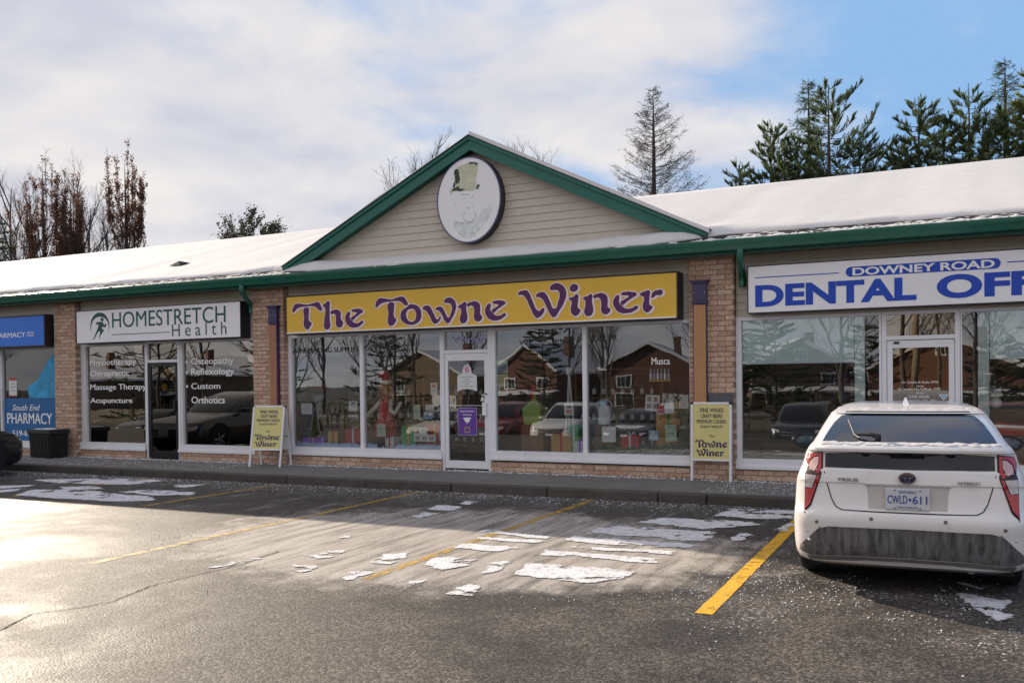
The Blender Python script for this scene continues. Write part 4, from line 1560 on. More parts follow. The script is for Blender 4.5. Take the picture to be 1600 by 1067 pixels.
vinyl(w_t1, band_l, 'dark_ink')
vinyl(w_t2, band_r, 'dark_ink')
vinyl(w_t2, lambda mb_: (text_into(mb_, 'Musca', -4.05, -3.76, 1.855, 1.965, YV, .002, .012), text_into(mb_, 'Musca', -4.93, -4.79, 1.78, 1.835, YV, .002, .006)), 'white_ink')
M['lilac'] = mat('lilac_vinyl', (.42, .36, .62), .5)
vinyl(d_tow.parent and [c for c in plaza.children if c.name.startswith('door_frame')][1], lambda mb_: text_into(mb_, 'Winer', -7.56, -6.93, 2.285, 2.40, YV, .002, .006), 'lilac')


def dr(mb_):
    for s, x0, x1, z0, z1 in (('Dr. Cynthia N. Boyle, DMD', -.505, -.06, 1.525, 1.565), ('Dentist', -.33, -.235, 1.487, 1.508), ('Dr. Jennifer May N. Boyle, DMD', -.553, -.03, 1.43, 1.472), ('Dentist', -.33, -.235, 1.392, 1.412), ('CLINIC HOURS', -.43, -.17, 1.335, 1.372), ('Monday-Friday   8:30 - 5PM', -.49, -.10, 1.288, 1.312)):
        text_into(mb_, s, x0, x1, z0, z1, YF + .030, .002, .008)


vinyl(d_den, dr, 'white_ink')

# pilasters ----------------------------------------------------------
M['plum'] = mat('plum_paint', (.052, .040, .115), .45, var=.12, vscale=6)
M['orange'] = mat('terracotta_paint', (.55, .27, .15), .55, var=.12, vscale=5)
M['stripe'] = mat('yellow_stripe_paint', (.70, .46, .13), .5, var=.1)


def pilaster(label, x0, x1, z0, striped):
    root = empty('pilaster', ((x0 + x1) / 2, YP, z0))
    tag(root, label, 'pilaster', 'painted pilasters on the brick piers')
    o = Vector(root.location)
    y = YP - .085
    mb = MB(o)
    mb.box(x0, x1, y + .012, YP + .004, z0, 2.735)
    mb.build('shaft', M['plum'], root)
    n = 6 if striped else 5
    w = (x1 - x0 - .02) / n
    for i in range(n):
        mb = MB(o)
        a = x0 + .01 + i * w
        mb.hexa([(a + .004, y, z0 + .01), (a + w * .62, y, z0 + .01), (a + w * .72, y + .012, z0 + .01), (a, y + .012, z0 + .01),
                 (a + .004, y, 2.72), (a + w * .62, y, 2.72), (a + w * .72, y + .012, 2.72), (a, y + .012, 2.72)])
        if striped:
            mb.box(a + w * .70, a + w * .92, y + .004, y + .0118, z0 + .01, 2.72)
            mb.f = mb.f
        ob = mb.build('flute', [M['orange'], M['stripe']], root)
        if striped:
            for p in ob.data.polygons[6:]:
                p.material_index = 1
    mb = MB(o)
    mb.box(x0 - .016, x1 + .016, y - .012, YP + .002, 2.736, 2.765)
    mb.box(x0 - .006, x1 + .006, y - .004, YP + .002, 2.766, 3.035)
    mb.box(x0 - .03, x1 + .03, y - .028, YP + .002, 3.036, 3.06)
    mb.box(x0 - .044, x1 + .044, y - .042, YP + .002, 3.061, 3.08)
    mb.build('capital', M['plum'], root, bevel=.003)
    for x in (x0 + .02, x1 - .02):
        mb = MB(o)
        mb.tube([(x, y - .010, 2.90), (x, y - .002, 2.90)], .006, 8)
        mb.build('screw', M['alum'], root)


pilaster('narrow pilaster with yellow stripes and plum capital on the right-hand pier', -3.335, -3.14, .52, True)
pilaster('narrow plain terracotta pilaster with plum capital on the middle pier', -11.325, -11.145, .50, False)

mb = MB((-2.95, YP, 1.24))
mb.box(-3.13, -2.765, YP - .018, YP - .003, 1.225, 1.415)
M['slate'] = mat('slate_plaque', (.09, .10, .11), .5, var=.2, vscale=10)
o_ = mb.build('wall_plaque', M['slate'], loc=(-2.95, YP, 1.24), bevel=.004)
tag(o_, 'dark slate plaque on the brick pier behind the sandwich board', 'plaque')

# sandwich boards ----------------------------------------------------
M['board_yellow'] = mat('pale_yellow_poster', (.72, .65, .26), .55, var=.06, vscale=3)


def board_text(mb, W, P):
    """lettering of one board; P maps (x, z along the panel) to the panel"""
    def put(s, x0, x1, z0, z1, bold):
        k = len(mb.v)
        text_into(mb, s, x0, x1, z0, z1, 0, .003, bold)
        mb.v[k:] = [tuple(P(v[0], v[2], v[1])) for v in mb.v[k:]]
    put('FINE WINES', -.165, .185, .845, .925, .010)
    put('CRAFT BEERS', -.155, .17, .745, .815, .010)
    put('PREMIUM CIDERS', -.215, .225, .648, .713, .008)
    put('QUALITY RESULTS!', -.16, .175, .56, .61, .008)


def board_name(mb, P):
    keys1 = ('T2', 'o', 'w', 'n', 'e2')
    keys2 = ('W', 'i', 'n2', 'e3', 'r')
    for keys, x0, x1, z0, z1 in ((keys1, -.235, .24, .21, .345), (keys2, -.225, .195, .055, .19)):
        mb.mark()
        ps = [p for k in keys for q in WINER_LETTERS[k] for p in q]
        a, b_ = min(p[0] for p in ps), max(p[0] for p in ps)
        c, d = min(p[1] for p in ps), max(p[1] for p in ps)
        f = lambda p: (x0 + (p[0] - a) / (b_ - a) * (x1 - x0), z0 + (p[1] - c) / (d - c) * (z1 - z0))
        for k in keys:
            q = WINER_LETTERS[k]
            for grp in ([q] if k == 'o' else [[z] for z in q]):
                n0 = len(mb.v)
                shape_into(mb, grp, 0, .003, .002, True, f, 2)
                mb.v[n0:] = [tuple(P(v[0], v[2], v[1])) for v in mb.v[n0:]]
    n0 = len(mb.v)
    text_into(mb, 'The', -.03, .055, .40, .44, 0, .003, 0)
    mb.v[n0:] = [tuple(P(v[0], v[2], v[1])) for v in mb.v[n0:]]


def sandwich_board(label, loc, rz, W, zp0, zt, lean, spread):
    root = empty('sandwich_board', loc, rz)
    tag(root, label, 'sandwich board', 'sandwich boards on the sidewalk')
    tl = math.hypot(lean, zt)

    def fp(x, s, d):       # point on the front frame: s along the leg, d in front of it
        return Vector((x, lean * s / tl + d * zt / tl, zt * s / tl - d * lean / tl))

    def bp(x, s, d):
        if spread < 0:                     # folded shut
            return fp(x, s, d + .032)
        q = fp(x, s, d)
        return Vector((q.x, 2 * lean + .03 - q.y, q.z))

    s0 = zp0 * tl / zt
    for P, front in ((fp, True), (bp, False)):
        for sx in (-1, 1):
            mb = MB()
            a = sx * W / 2
            vs = []
            for s in (0, tl):
                vs += [P(a - .016, s, -.012), P(a + .016, s, -.012), P(a + .016, s, .012), P(a - .016, s, .012)]
            mb.hexa(vs)
            mb.build('leg', M['alum'], root)
        mb = MB()
        for s in (s0 - .015, tl - .02):
            vs = []
            for ss in (s, s + .03):
                vs += [P(-W / 2 + .017, ss, -.011), P(W / 2 - .017, ss, -.011), P(W / 2 - .017, ss, .011), P(-W / 2 + .017, ss, .011)]
            mb.hexa(vs)
        mb.build('frame_bar', M['alum'], root)
        mb = MB()
        vs = []
        for s in (s0 + .016, tl - .021):
            vs += [P(-W / 2 + .017, s, -.004), P(W / 2 - .017, s, -.004), P(W / 2 - .017, s, .004), P(-W / 2 + .017, s, .004)]
        mb.hexa(vs)
        mb.build('panel', M['board_yellow'] if front else M['white_face'], root)
    sc = (tl - s0 - .04) / .98
    mp = lambda x, z, d: fp(x * W / .58, s0 + .01 + z * sc, -.0045 + d)
    mb = MB(); board_text(mb, W, mp); mb.build_split('lettering', M['navy_ink'], root)
    mb = MB(); board_name(mb, mp); mb.build_split('lettering', M['navy_ink'], root)
    for sx in (-1, 1):
        mb = MB()
        q = fp(sx * W / 2, tl, .012)
        mb.box(q.x - .022, q.x + .022, q.y - .025, q.y + .03, q.z - .03, q.z + .012)
        mb.build('hinge', M['black'], root)
        if spread > .1:
            mb = MB()
            a, b_ = fp(sx * (W / 2 + .002), tl * .50, .012), bp(sx * (W / 2 + .002), tl * .50, .012)
            mb.tube([a, b_], .006, 6)
            mb.build('brace', M['black'], root)


sandwich_board('yellow wine sandwich board standing open beside the middle pier', (-11.075, 12.74, SW), R(13), .60, .31, 1.09, .21, .30)
sandwich_board('yellow wine sandwich board folded against the right-hand pier', (-3.075, 13.145, SW), R(1), .565, .31, 1.145, .05, -1)

# storage bin ---------------------------------------------------------
bn = empty('storage_bin', (-17.10, 12.96, SW), R(-4))
tag(bn, 'black ribbed plastic salt bin with snow on its lid', 'storage bin')
hw, hd, hh = .36, .21, .50
mb = MB(); mb.hexa([(-hw + .02, -hd + .02, 0), (hw - .02, -hd + .02, 0), (hw - .02, hd - .02, 0), (-hw + .02, hd - .02, 0), (-hw, -hd, hh), (hw, -hd, hh), (hw, hd, hh), (-hw, hd, hh)])
mb.build('body', M['black'], bn, bevel=.01)
for i in range(11):
    x = -hw + .05 + i * (2 * hw - .1) / 10
    mb = MB(); mb.hexa([(x * .95 - .014, -hd + .001, .01), (x * .95 + .014, -hd + .001, .01), (x * .95 + .014, -hd + .05, .01), (x * .95 - .014, -hd + .05, .01), (x - .016, -hd - .02, hh - .02), (x + .016, -hd - .02, hh - .02), (x + .016, -hd + .03, hh - .02), (x - .016, -hd + .03, hh - .02)])
    mb.build('rib', M['black'], bn)
for i in range(6):
    y = -hd + .05 + i * (2 * hd - .1) / 5
    mb = MB(); mb.hexa([(hw - .06, y - .012, .01), (hw - .005, y - .012, .01), (hw - .005, y + .012, .01), (hw - .06, y + .012, .01), (hw - .05, y - .014, hh - .02), (hw + .018, y - .014, hh - .02), (hw + .018, y + .014, hh - .02), (hw - .05, y + .014, hh - .02)])
    mb.build('rib', M['black'], bn)
mb = MB(); mb.box(-hw - .035, hw + .035, -hd - .035, hd + .03, hh + .001, hh + .10); mb.build('lid', M['black'], bn, bevel=.02)
mb = MB()
gx, gy = 16, 10
for j in range(gy + 1):
    for i in range(gx + 1):
        x, y = -hw - .02 + (2 * hw + .04) * i / gx, -hd + (2 * hd) * j / gy
        mb.v.append((x, y, hh + .092 + .03 * fnoise(x * 4 + 3, y * 5) + .012 * (1 if 0 < i < gx and 0 < j < gy else -1)))
mb.f = [(j * (gx + 1) + i, j * (gx + 1) + i + 1, (j + 1) * (gx + 1) + i + 1, (j + 1) * (gx + 1) + i) for j in range(gy) for i in range(gx)]
tag(mb.build('snow', M['snow_dirty'], bn, smooth=True), kind='stuff')

# ------------------------------------------------------------------ notices on and behind the shop glass
M['violet_poster'] = mat('violet_poster', (.13, .05, .34), .5, var=.08, vscale=5)
M['gold'] = mat('gold_print', (.55, .38, .05), .5)
M['red'] = mat('red_fabric', (.55, .03, .035), .7, var=.2)
M['pink'] = mat('pink_print', (.60, .28, .42), .6)
M['lime'] = mat('lime_metal', (.36, .52, .12), .45, var=.1)
M['white_plastic'] = mat('white_plastic', (.85, .86, .9), .4, var=.05)
YN = YF + .064


def notice(label, x0, x1, z0, z1, m_='paper', rows=4, y=None, tilt=0.0, art=None, cat='notice'):
    """a sheet of paper taped to the inside of the glass, with lines of print or a picture"""
    y = y or YN
    c = Vector(((x0 + x1) / 2, y, z0))
    root = empty('notice', c)
    root.rotation_euler = (0, tilt, 0)
    tag(root, label, cat)
    w, h = x1 - x0, z1 - z0
    mb = MB(); mb.box(-w / 2, w / 2, 0, .0015, 0, h); mb.build('sheet', M[m_], root)
    if rows:
        mb = MB()
        for i in range(rows):
            zz = h * (.86 - .72 * i / rows)
            ww = w * random.uniform(.20, .40)
            mb.box(-ww, ww, -.001, 0, zz - h * .022, zz + h * .022)
        mb.build('print', M['grey_ink'], root)
    if art:
        for m2, bx in art:
            mb = MB(); mb.box(bx[0] * w - w / 2, bx[1] * w - w / 2, -.0012, -.0002, bx[2] * h, bx[3] * h); mb.build('picture', M[m2], root)
    return root


notice('pale blue notice low beside the open sandwich board', -10.81, -10.56, 1.06, 1.265, rows=5)
notice('small white notice on the first wine shop pane near the mullion', -9.735, -9.54, 1.12, 1.30, rows=2, art=[('grey_ink', (.25, .75, .68, .88))])
notice('tall white notice with a round brown mark by the wine shop door', -8.01, -7.87, 1.405, 1.615, rows=3, art=[('orange', (.3, .7, .62, .9))])
notice('pale green narrow flyer on the second wine shop pane', -8.36, -8.225, .985, 1.24, 'paper_green', 4)
notice('white flyer above the blue one on the second pane', -8.12, -7.94, 1.13, 1.24, rows=3)
notice('square blue flyer under a white one on the second pane', -8.157, -7.978, .99, 1.118, 'paper_blue', 0, art=[('paper', (.08, .92, .55, .92)), ('blue_ink', (.35, .65, .1, .5))])
notice('pale green folder notice low on the second pane', -9.13, -8.945, .67, .895, 'paper_green', 3)
notice('upper row of small white picture cards low by the door', -8.356, -8.08, .715, .84, 'paper', 0, art=[('grey_ink', (.1, .4, .2, .8)), ('grey_ink', (.55, .9, .2, .8))])
notice('lower row of small white picture cards low by the door', -8.358, -7.92, .60, .712, 'paper', 0, art=[('grey_ink', (.06, .27, .2, .8)), ('grey_ink', (.38, .6, .2, .8)), ('grey_ink', (.7, .92, .2, .8))])
notice('sliver of a white poster beside the door jamb', -7.85, -7.795, .62, .84, 'paper_blue', 2)
M['photo'] = mat('photo_print', (.20, .30, .34), .5, var=.6, vscale=18)
M['photo2'] = mat('green_photo_print', (.28, .36, .22), .5, var=.6, vscale=18)
notice('upper landscape photo poster right of the door', -6.795, -6.52, 1.765, 1.98, 'paper_green', 0, art=[('photo', (.04, .96, .05, .7))])
notice('lower photo poster with dark bottles right of the door', -6.797, -6.52, 1.425, 1.745, 'paper_green', 0, art=[('photo2', (.04, .96, .5, .95)), ('black', (.5, .9, .06, .36)), ('photo', (.05, .42, .05, .42))])
notice('fish shaped orange and white card on the third pane', -5.515, -5.35, 1.07, 1.265, 'paper', 0, art=[('orange', (.2, .8, .15, .45)), ('grey_ink', (.25, .75, .55, .8))])
notice('white sheet low left on the fourth pane', -4.875, -4.645, .65, .895, 'paper', 0)
notice('grey four-picture sheet on the fourth pane', -4.167, -3.945, 1.145, 1.39, 'paper', 0, art=[('grey_ink', (.12, .42, .58, .9)), ('grey_ink', (.58, .88, .58, .9)), ('grey_ink', (.12, .42, .12, .44)), ('grey_ink', (.58, .88, .12, .44))], tilt=R(4))
notice('olive gift bag poster low on the fourth pane', -3.838, -3.66, .68, .935, 'paper_green', 2, tilt=R(-4))
notice('blue and white cut-out card on the fourth pane', -4.11, -3.95, .69, .845, 'paper_blue', 0, art=[('paper', (.1, .9, .1, .55)), ('paper', (.3, .6, .55, .95))])
notice('red and white scarf card near the four-picture sheet', -3.97, -3.70, 1.10, 1.27, 'paper', 0, art=[('red', (.05, .45, .1, .8))], tilt=R(-6))
notice('white and red opening notice on the pharmacy glass', -19.03, -18.765, 1.42, 1.825, 'paper', 4, y=YF + .047, art=[('red', (0, 1, .90, 1)), ('red', (0, 1, 0, .05))])
notice('pale blue sheet on the black clinic door', -14.165, -13.94, 1.355, 1.635, 'paper_blue', 4, y=YF + .039)
cn = empty('sticker', (-14.262, YF + .040, 1.50)); tag(cn, 'round yellow sticker with blue band on the clinic door', 'sticker')
M['yellow_ink'] = mat('yellow_print', (.62, .47, .03), .5)
mb = MB(); shape_into(mb, [[(.068 * math.cos(i * .314), .09 + .072 * math.sin(i * .314)) for i in range(20)]], 0, .002, 0, False); mb.build('disc', M['yellow_ink'], cn)
mb = MB(); shape_into(mb, [[(-.075, .01), (.075, .01), (.08, -.05), (-.08, -.05)]], 0, .002, 0, False); mb.build('band', M['blue_ink'], cn)
st = empty('sticker', (.005, YF + .028, 1.30)); tag(st, 'pale triangle sticker low on the dental door', 'sticker')
mb = MB(); shape_into(mb, [[(-.065, .085), (.065, .085), (0, 0)]], 0, .002, 0, False); mb.build('triangle', M['paper'], st)
mb = MB(); shape_into(mb, [[(-.042, .075), (.042, .075), (0, .02)]], -.0022, .001, 0, False); mb.build('triangle', M['paper_blue'], st)
# violet poster on the wine shop door
pr = empty('poster', (-7.275, YF + .030, .72)); tag(pr, 'violet poster with white leaf on the wine shop door', 'poster')
mb = MB(); mb.box(-.182, .182, -.001, 0, 0, .468); mb.build('border', M['lilac'], pr)
mb = MB(); mb.box(-.172, .172, -.0022, -.0012, .01, .458); mb.build('sheet', M['violet_poster'], pr)
mb = MB(); text_into(mb, 'Grape Growers', -.14, .14, .385, .43, -.0024, .001, .012); text_into(mb, 'VINELAND', -.09, .09, .335, .36, -.0024, .001, 0); mb.mark()
leaf = [(0, .19), (.02, .23), (.05, .235), (.045, .26), (.08, .29), (.05, .305), (.03, .295), (0, .31), (-.03, .295), (-.05, .305), (-.08, .29), (-.045, .26), (-.05, .235), (-.02, .23)]
shape_into(mb, [leaf], -.0024, .001, 0, False); mb.build_split('lettering', M['white_ink'], pr)
mb = MB(); mb.box(-.05, .05, -.0034, -.0024, .045, .14); mb.build('seal', M['gold'], pr)
mb = MB(); mb.box(-.038, .038, -.0044, -.0035, .06, .125); mb.build('seal', M['violet_poster'], pr)
# bust shaped door sign
bs = empty('door_sign', (-7.27, YF + .030, 1.46)); tag(bs, 'white bottle-shouldered paper sign on the wine shop door', 'door sign')
mb = MB(); shape_into(mb, [[(-.19, 0), (-.185, .27), (-.09, .31), (-.075, .40), (-.03, .455), (.03, .455), (.075, .40), (.09, .31), (.185, .27), (.19, 0), (.1, .035), (0, .045), (-.1, .035)]], 0, .002, 0, False); mb.build('sheet', M['paper'], bs)
mb = MB(); shape_into(mb, [[(.045 * math.cos(i * .4), .375 + .06 * math.sin(i * .4)) for i in range(16)]], -.0022, .001, 0, False); mb.build('picture', M['pink'], bs)
mb = MB()
for i, w in enumerate((.12, .06, .08, .05, .13)):
    mb.box(-w, w, -.003, -.0022, .245 - i * .04, .255 - i * .04)
mb.build('print', M['grey_ink'], bs)
sk = empty('sticker', (-6.985, YF + .030, 1.30)); tag(sk, 'small white triangle sticker by the wine shop door handle', 'sticker')
mb = MB(); shape_into(mb, [[(-.035, 0), (.04, 0), (.02, .07), (-.01, .07)]], 0, .002, 0, False); mb.build('sheet', M['paper'], sk)

# ------------------------------------------------------------------ display things in the wine shop
M['snow_paper'] = mat('cut_paper_snow', (.55, .70, .95), .8, var=.15, vscale=5)
for lab, a, b_, seed in (('pale blue cut-paper snow fringe along the first wine shop pane', -10.95, -9.46, 1), ('pale blue cut-paper snow fringe along the second wine shop pane', -9.35, -7.80, 2)):
    poly = [(a, .462)]
    x = a
    i = 0
    while x < b_ - .02:
        hgt = .47 + .07 + .045 * fnoise(x * 3, seed) + random.uniform(0, .03)
        if seed == 2 and -9.15 < x < -8.75: hgt -= .06
        poly += [(x, hgt - .045), (x + .035, hgt)]
        x += random.uniform(.035, .055)
        i += 1
    poly += [(b_, .50), (b_, .462)]
    mb = MB((a, YF + .09, .46)); shape_into(mb, [poly], YF + .09, .003, 0, False)
    tag(mb.build('paper_fringe', M['snow_paper'], loc=(a, YF + .09, .46)), lab, 'paper fringe')

mb = MB(); mb.box(-.78, .78, 0, .65, 0, .30); M['cloth_dark'] = mat('dark_cloth', (.04, .045, .05), .9, var=.3)
for lab, x in (('dark cloth plinth under the first pane display', -10.2), ('dark cloth plinth under the second pane display', -8.55), ('dark cloth plinth under the third pane display', -5.95), ('dark cloth plinth under the fourth pane display', -4.3)):
    q = MB(); q.box(-.74, .74, 0, .65, 0, .32)
    o_ = q.build('display_plinth', M['cloth_dark'], loc=(x, 13.56, .149), bevel=.01)
    tag(o_, lab, 'plinth', 'display plinths in the wine shop')
M['wood'] = mat('shelf_wood', (.20, .11, .05), .6, var=.25, vscale=6)
M['bottle'] = mat('bottle_glass', (.015, .04, .02), .12, spec=.7)
M['bottle2'] = mat('amber_bottle', (.22, .15, .02), .15, spec=.7)
for lab, x in (('wooden wine shelf in the left part of the wine shop', -10.2), ('wooden wine shelf behind the festive doll', -8.4), ('wooden wine shelf in the right part of the wine shop', -5.2)):
    sh = empty('wine_shelf', (x, 15.2, .15)); tag(sh, lab, 'shelf', 'wine shelves')
    for sx in (-.8, .8):
        mb = MB(); mb.box(sx - .02, sx + .02, 0, .35, 0, 1.7); mb.build('side_panel', M['wood'], sh)
    for z in (.25, .7, 1.15, 1.66):
        mb = MB(); mb.box(-.78, .78, 0, .35, z, z + .03); mb.build('shelf', M['wood'], sh)
bt = [(.036, 0), (.038, .01), (.038, .19), (.033, .215), (.014, .245), (.0135, .30), (.016, .302), (.016, .312)]
bmesh_ = MB().lathe(bt, 14).mesh('bottle', M['bottle'], True, 40)
blab = MB().lathe([(.0385, .05), (.0386, .14)], 14).mesh('label', M['paper'])
for x in (-10.2, -8.4, -5.2):
    for z in (.43, .88, 1.33):
        for i in range(8):
            b_ = empty('wine_bottle', (x - .66 + i * .18, 15.3, z))
            tag(b_, 'dark wine bottle with pale label on a wooden shelf in the wine shop', 'bottle', 'wine bottles on the shelves')
            for nm, me in (('glass', bmesh_), ('label', blab)):
                q = bpy.data.objects.new(nm, me); COL.objects.link(q); q.parent = b_
yb = MB().lathe([(r_ * 1.5, z * 1.45) for r_, z in bt], 14).build('bottle', M['bottle2'], loc=(-10.33, 14.1, .47), smooth=True, sharp=40)
yb.scale = (1, 1, 1.6)
tag(yb, 'tall amber bottle on the plinth in the first pane', 'bottle')

# red and green pot with a plant, first pane
pot = empty('planter', (-10.95, 14.15, .47)); tag(pot, 'planter with red flowers and green bowl in the first pane', 'planter')
mb = MB(); mb.tube([(0, 0, 0), (0, 0, .75)], .02, 8); mb.lathe([(.06, .72), (.13, .92), (.14, .94)], 14); mb.build('stand', M['post_pale'], pot)
mb = MB()
for i in range(90):
    a, r_ = random.random() * 6.28, random.random() * .17
    c = Vector((r_ * math.cos(a), r_ * math.sin(a), 1.08 + random.uniform(-.05, .06)))
    mb.lathe([(.004, -.02), (.028, 0), (.004, .022)], 5, c)
tag(mb.build('flowers', M['red'], pot), kind='stuff')


def garland(label, pts, rad, n, mtl, seed):
    random.seed(seed)
    root = empty('garland', pts[0]); tag(root, label, 'garland')
    o = Vector(pts[0])
    mb = MB(o); mb.tube(pts, .012, 6); mb.build('wire', M['bark'], root)
    mb = MB(o)
    for i in range(n):
        t = random.random() * (len(pts) - 1)
        k = int(t)
        c = Vector(pts[k]).lerp(Vector(pts[k + 1]), t - k)
        d = Vector((random.gauss(0, 1), random.gauss(0, 1), random.gauss(0, 1))).normalized()
        p = c + d * rad * random.uniform(.2, 1)
        s = d.orthogonal().normalized() * .022
        e = p + d * .07 + Vector((0, 0, -.02))
        mb.add([p - s, p + s, e], [(0, 1, 2)])
    tag(mb.build('foliage', M[mtl], root), kind='stuff')


M['garland_green'] = mat('dull_green_garland', (.06, .12, .085), .7, rnd=.6, island=True)
M['garland_teal'] = mat('teal_garland', (.03, .20, .20), .6, rnd=.6, island=True)
garland('dark green leafy garland hanging at the left end of the first pane', [(-10.9, 13.62, 2.0), (-10.92, 13.62, 1.5), (-10.88, 13.6, 1.1), (-10.85, 13.62, .75), (-10.6, 13.6, .55)], .10, 700, 'garland_green', 3)
garland('teal tinsel garland lying along the sill of the fourth pane', [(-4.95, 13.56, .52), (-4.5, 13.55, .50), (-4.1, 13.56, .54), (-3.6, 13.56, .56)], .075, 600, 'garland_teal', 4)
garland('green garland hanging at the right end of the fourth pane', [(-3.62, 13.6, 1.15), (-3.56, 13.6, .95), (-3.62, 13.6, .6)], .09, 320, 'garland_green', 5)

# festive doll
dl = empty('festive_doll', (-9.10, 13.74, .47)); tag(dl, 'festive doll with red hat and red dress behind the second pane', 'doll')
M['doll_skin'] = mat('pale_doll_cloth', (.85, .82, .72), .8)
M['doll_hair'] = mat('ginger_doll_hair', (.42, .20, .09), .8, var=.3)
mb = MB(); mb.lathe([(.24, .18), (.22, .30), (.15, .60), (.11, .80), (.07, .92), (.045, .95)], 18); mb.build('dress', M['red'], dl, smooth=True)
mb = MB(); mb.lathe([(.02, -.14), (.085, -.09), (.105, 0), (.09, .08), (.03, .13)], 16, (0, 0, 1.07)); mb.build('head', M['doll_skin'], dl, smooth=True)
for sx in (-1, 1):
    mb = MB(); mb.tube([(sx * .02, -.105, 1.08), (sx * .045, -.1, 1.08)], .012, 6); mb.build('eye', M['black'], dl)
mb = MB(); mb.lathe([(.118, 1.12), (.125, 1.16), (.118, 1.2)], 16); mb.build('hat_brim', M['doll_skin'], dl, smooth=True)
mb = MB(); mb.tube([(0, 0, 1.19), (.0, 0, 1.27), (-.05, 0, 1.33), (-.13, 0, 1.32), (-.17, 0, 1.26)], [.112, .085, .06, .04, .025], 14); mb.build('hat', M['red'], dl, smooth=True)
mb = MB()
for i in range(26):
    a = R(20 + 14 * i)
    x, y = .1 * math.cos(a), .1 * math.sin(a)
    mb.tube([(x, y, 1.14), (x * 1.25, y * 1.25, 1.02), (x * 1.35, y * 1.2, .86 + .05 * math.sin(i * 2))], [.022, .026, .008], 5)
tag(mb.build('hair', M['doll_hair'], dl, smooth=True), kind='stuff')
for s, pts in ((1, [(-.09, 0, .86), (-.24, -.05, .68), (-.40, -.10, .52), (-.46, -.1, .46)]), (2, [(.09, 0, .86), (.17, -.12, .66), (.27, -.14, .60), (.37, -.12, .78)])):
    mb = MB(); mb.tube(pts, [.035, .045, .042, .03], 10); mb.lathe([(.01, -.03), (.034, 0), (.01, .035)], 8, pts[-1]); mb.build('arm', M['doll_skin'], dl, smooth=True)
for sx in (-.07, .07):
    mb = MB(); mb.tube([(sx, 0, .2), (sx, 0, .05), (sx, -.08, .03)], [.035, .03, .03], 8); mb.build('leg', M['black'], dl, smooth=True)

# green pail, white bucket, red umbrella, tripod stand
gp = empty('house_lantern', (-6.15, 13.72, .91)); tag(gp, 'lime green house-shaped tin with pointed roof behind the third pane', 'tin')
mb = MB(); mb.hexa([(-.145, -.12, 0), (.145, -.12, 0), (.145, .12, 0), (-.145, .12, 0), (-.165, -.14, .25), (.165, -.14, .25), (.165, .14, .25), (-.165, .14, .25)]); mb.build('body', M['lime'], gp)
mb = MB(); mb.add([(-.18, -.155, .25), (.18, -.155, .25), (.18, .155, .25), (-.18, .155, .25), (0, 0, .45)], [(0, 1, 4), (1, 2, 4), (2, 3, 4), (3, 0, 4), (3, 2, 1, 0)]); mb.build('lid', M['lime'], gp)
mb = MB(); mb.tube([(0, 0, .44), (.02, 0, .49), (0, 0, .52), (-.02, 0, .49), (0, 0, .44)], .008, 6); mb.build('loop', M['lime'], gp)
q = MB(); q.box(-.2, .2, -.2, .2, 0, .438); tag(q.build('display_stand', M['wood'], loc=(-6.15, 13.8, .47)), 'wooden stand under the lime green tin', 'stand')
bk = empty('bucket', (-4.92, 13.72, .92)); tag(bk, 'white plastic bucket with a blue ribbon behind the fourth pane', 'bucket')
mb = MB(); mb.lathe([(.105, 0), (.125, .27), (.14, .275), (.14, .295), (.128, .295)], 22); mb.build('body', M['white_plastic'], bk, smooth=True, sharp=40)
mb = MB(); mb.tube([(-.135 * math.cos(R(a)), -.02, .28 + .12 * math.sin(R(a))) for a in range(0, 181, 20)], .006, 6); mb.build('handle', M['alum'], bk)
mb = MB(); mb.box(-.06, .05, -.05, .05, .29, .38); mb.build('ribbon', M['paper_blue'], bk)
q = MB(); q.box(-.16, .16, -.15, .15, 0, .45); tag(q.build('display_stand', M['wood'], loc=(-4.92, 13.8, .469)), 'wooden stand under the white bucket', 'stand')
um = empty('red_umbrella', (-6.52, 14.5, .15)); tag(um, 'small red paper umbrella display right of the wine shop door', 'umbrella')
mb = MB(); mb.tube([(0, 0, 0), (0, 0, 1.45)], .015, 8); mb.build('pole', M['wood'], um)
mb = MB(); mb.lathe([(.27, .80), (.26, .815), (.14, .90), (.03, .96), (.02, .965)], 16); mb.build('canopy', M['red'], um)
mb = MB(); mb.lathe([(.02, 1.1), (.06, 1.15), (.07, 1.38), (.02, 1.42)], 10); mb.build('lantern', M['red'], um)
ts = empty('tripod_stand', (-5.72, 14.2, .15)); tag(ts, 'white wooden tripod stand behind the third pane', 'tripod')
for a in (0, 120, 240):
    mb = MB(); mb.tube([(.14 * math.cos(R(a)), .14 * math.sin(R(a)), 0), (0, 0, 1.6)], .014, 6); mb.build('leg', M['white_plastic'], ts)
mb = MB(); mb.lathe([(.03, 1.56), (.055, 1.6), (.055, 1.68), (.03, 1.7)], 10); mb.build('head', M['white_plastic'], ts)
q = MB(); q.box(-.35, .35, -.2, .2, 0, .7); tag(q.build('wooden_crate', M['wood'], loc=(-9.95, 14.4, .15), bevel=.01), 'low wooden crate behind the first pane near the mullion', 'crate')

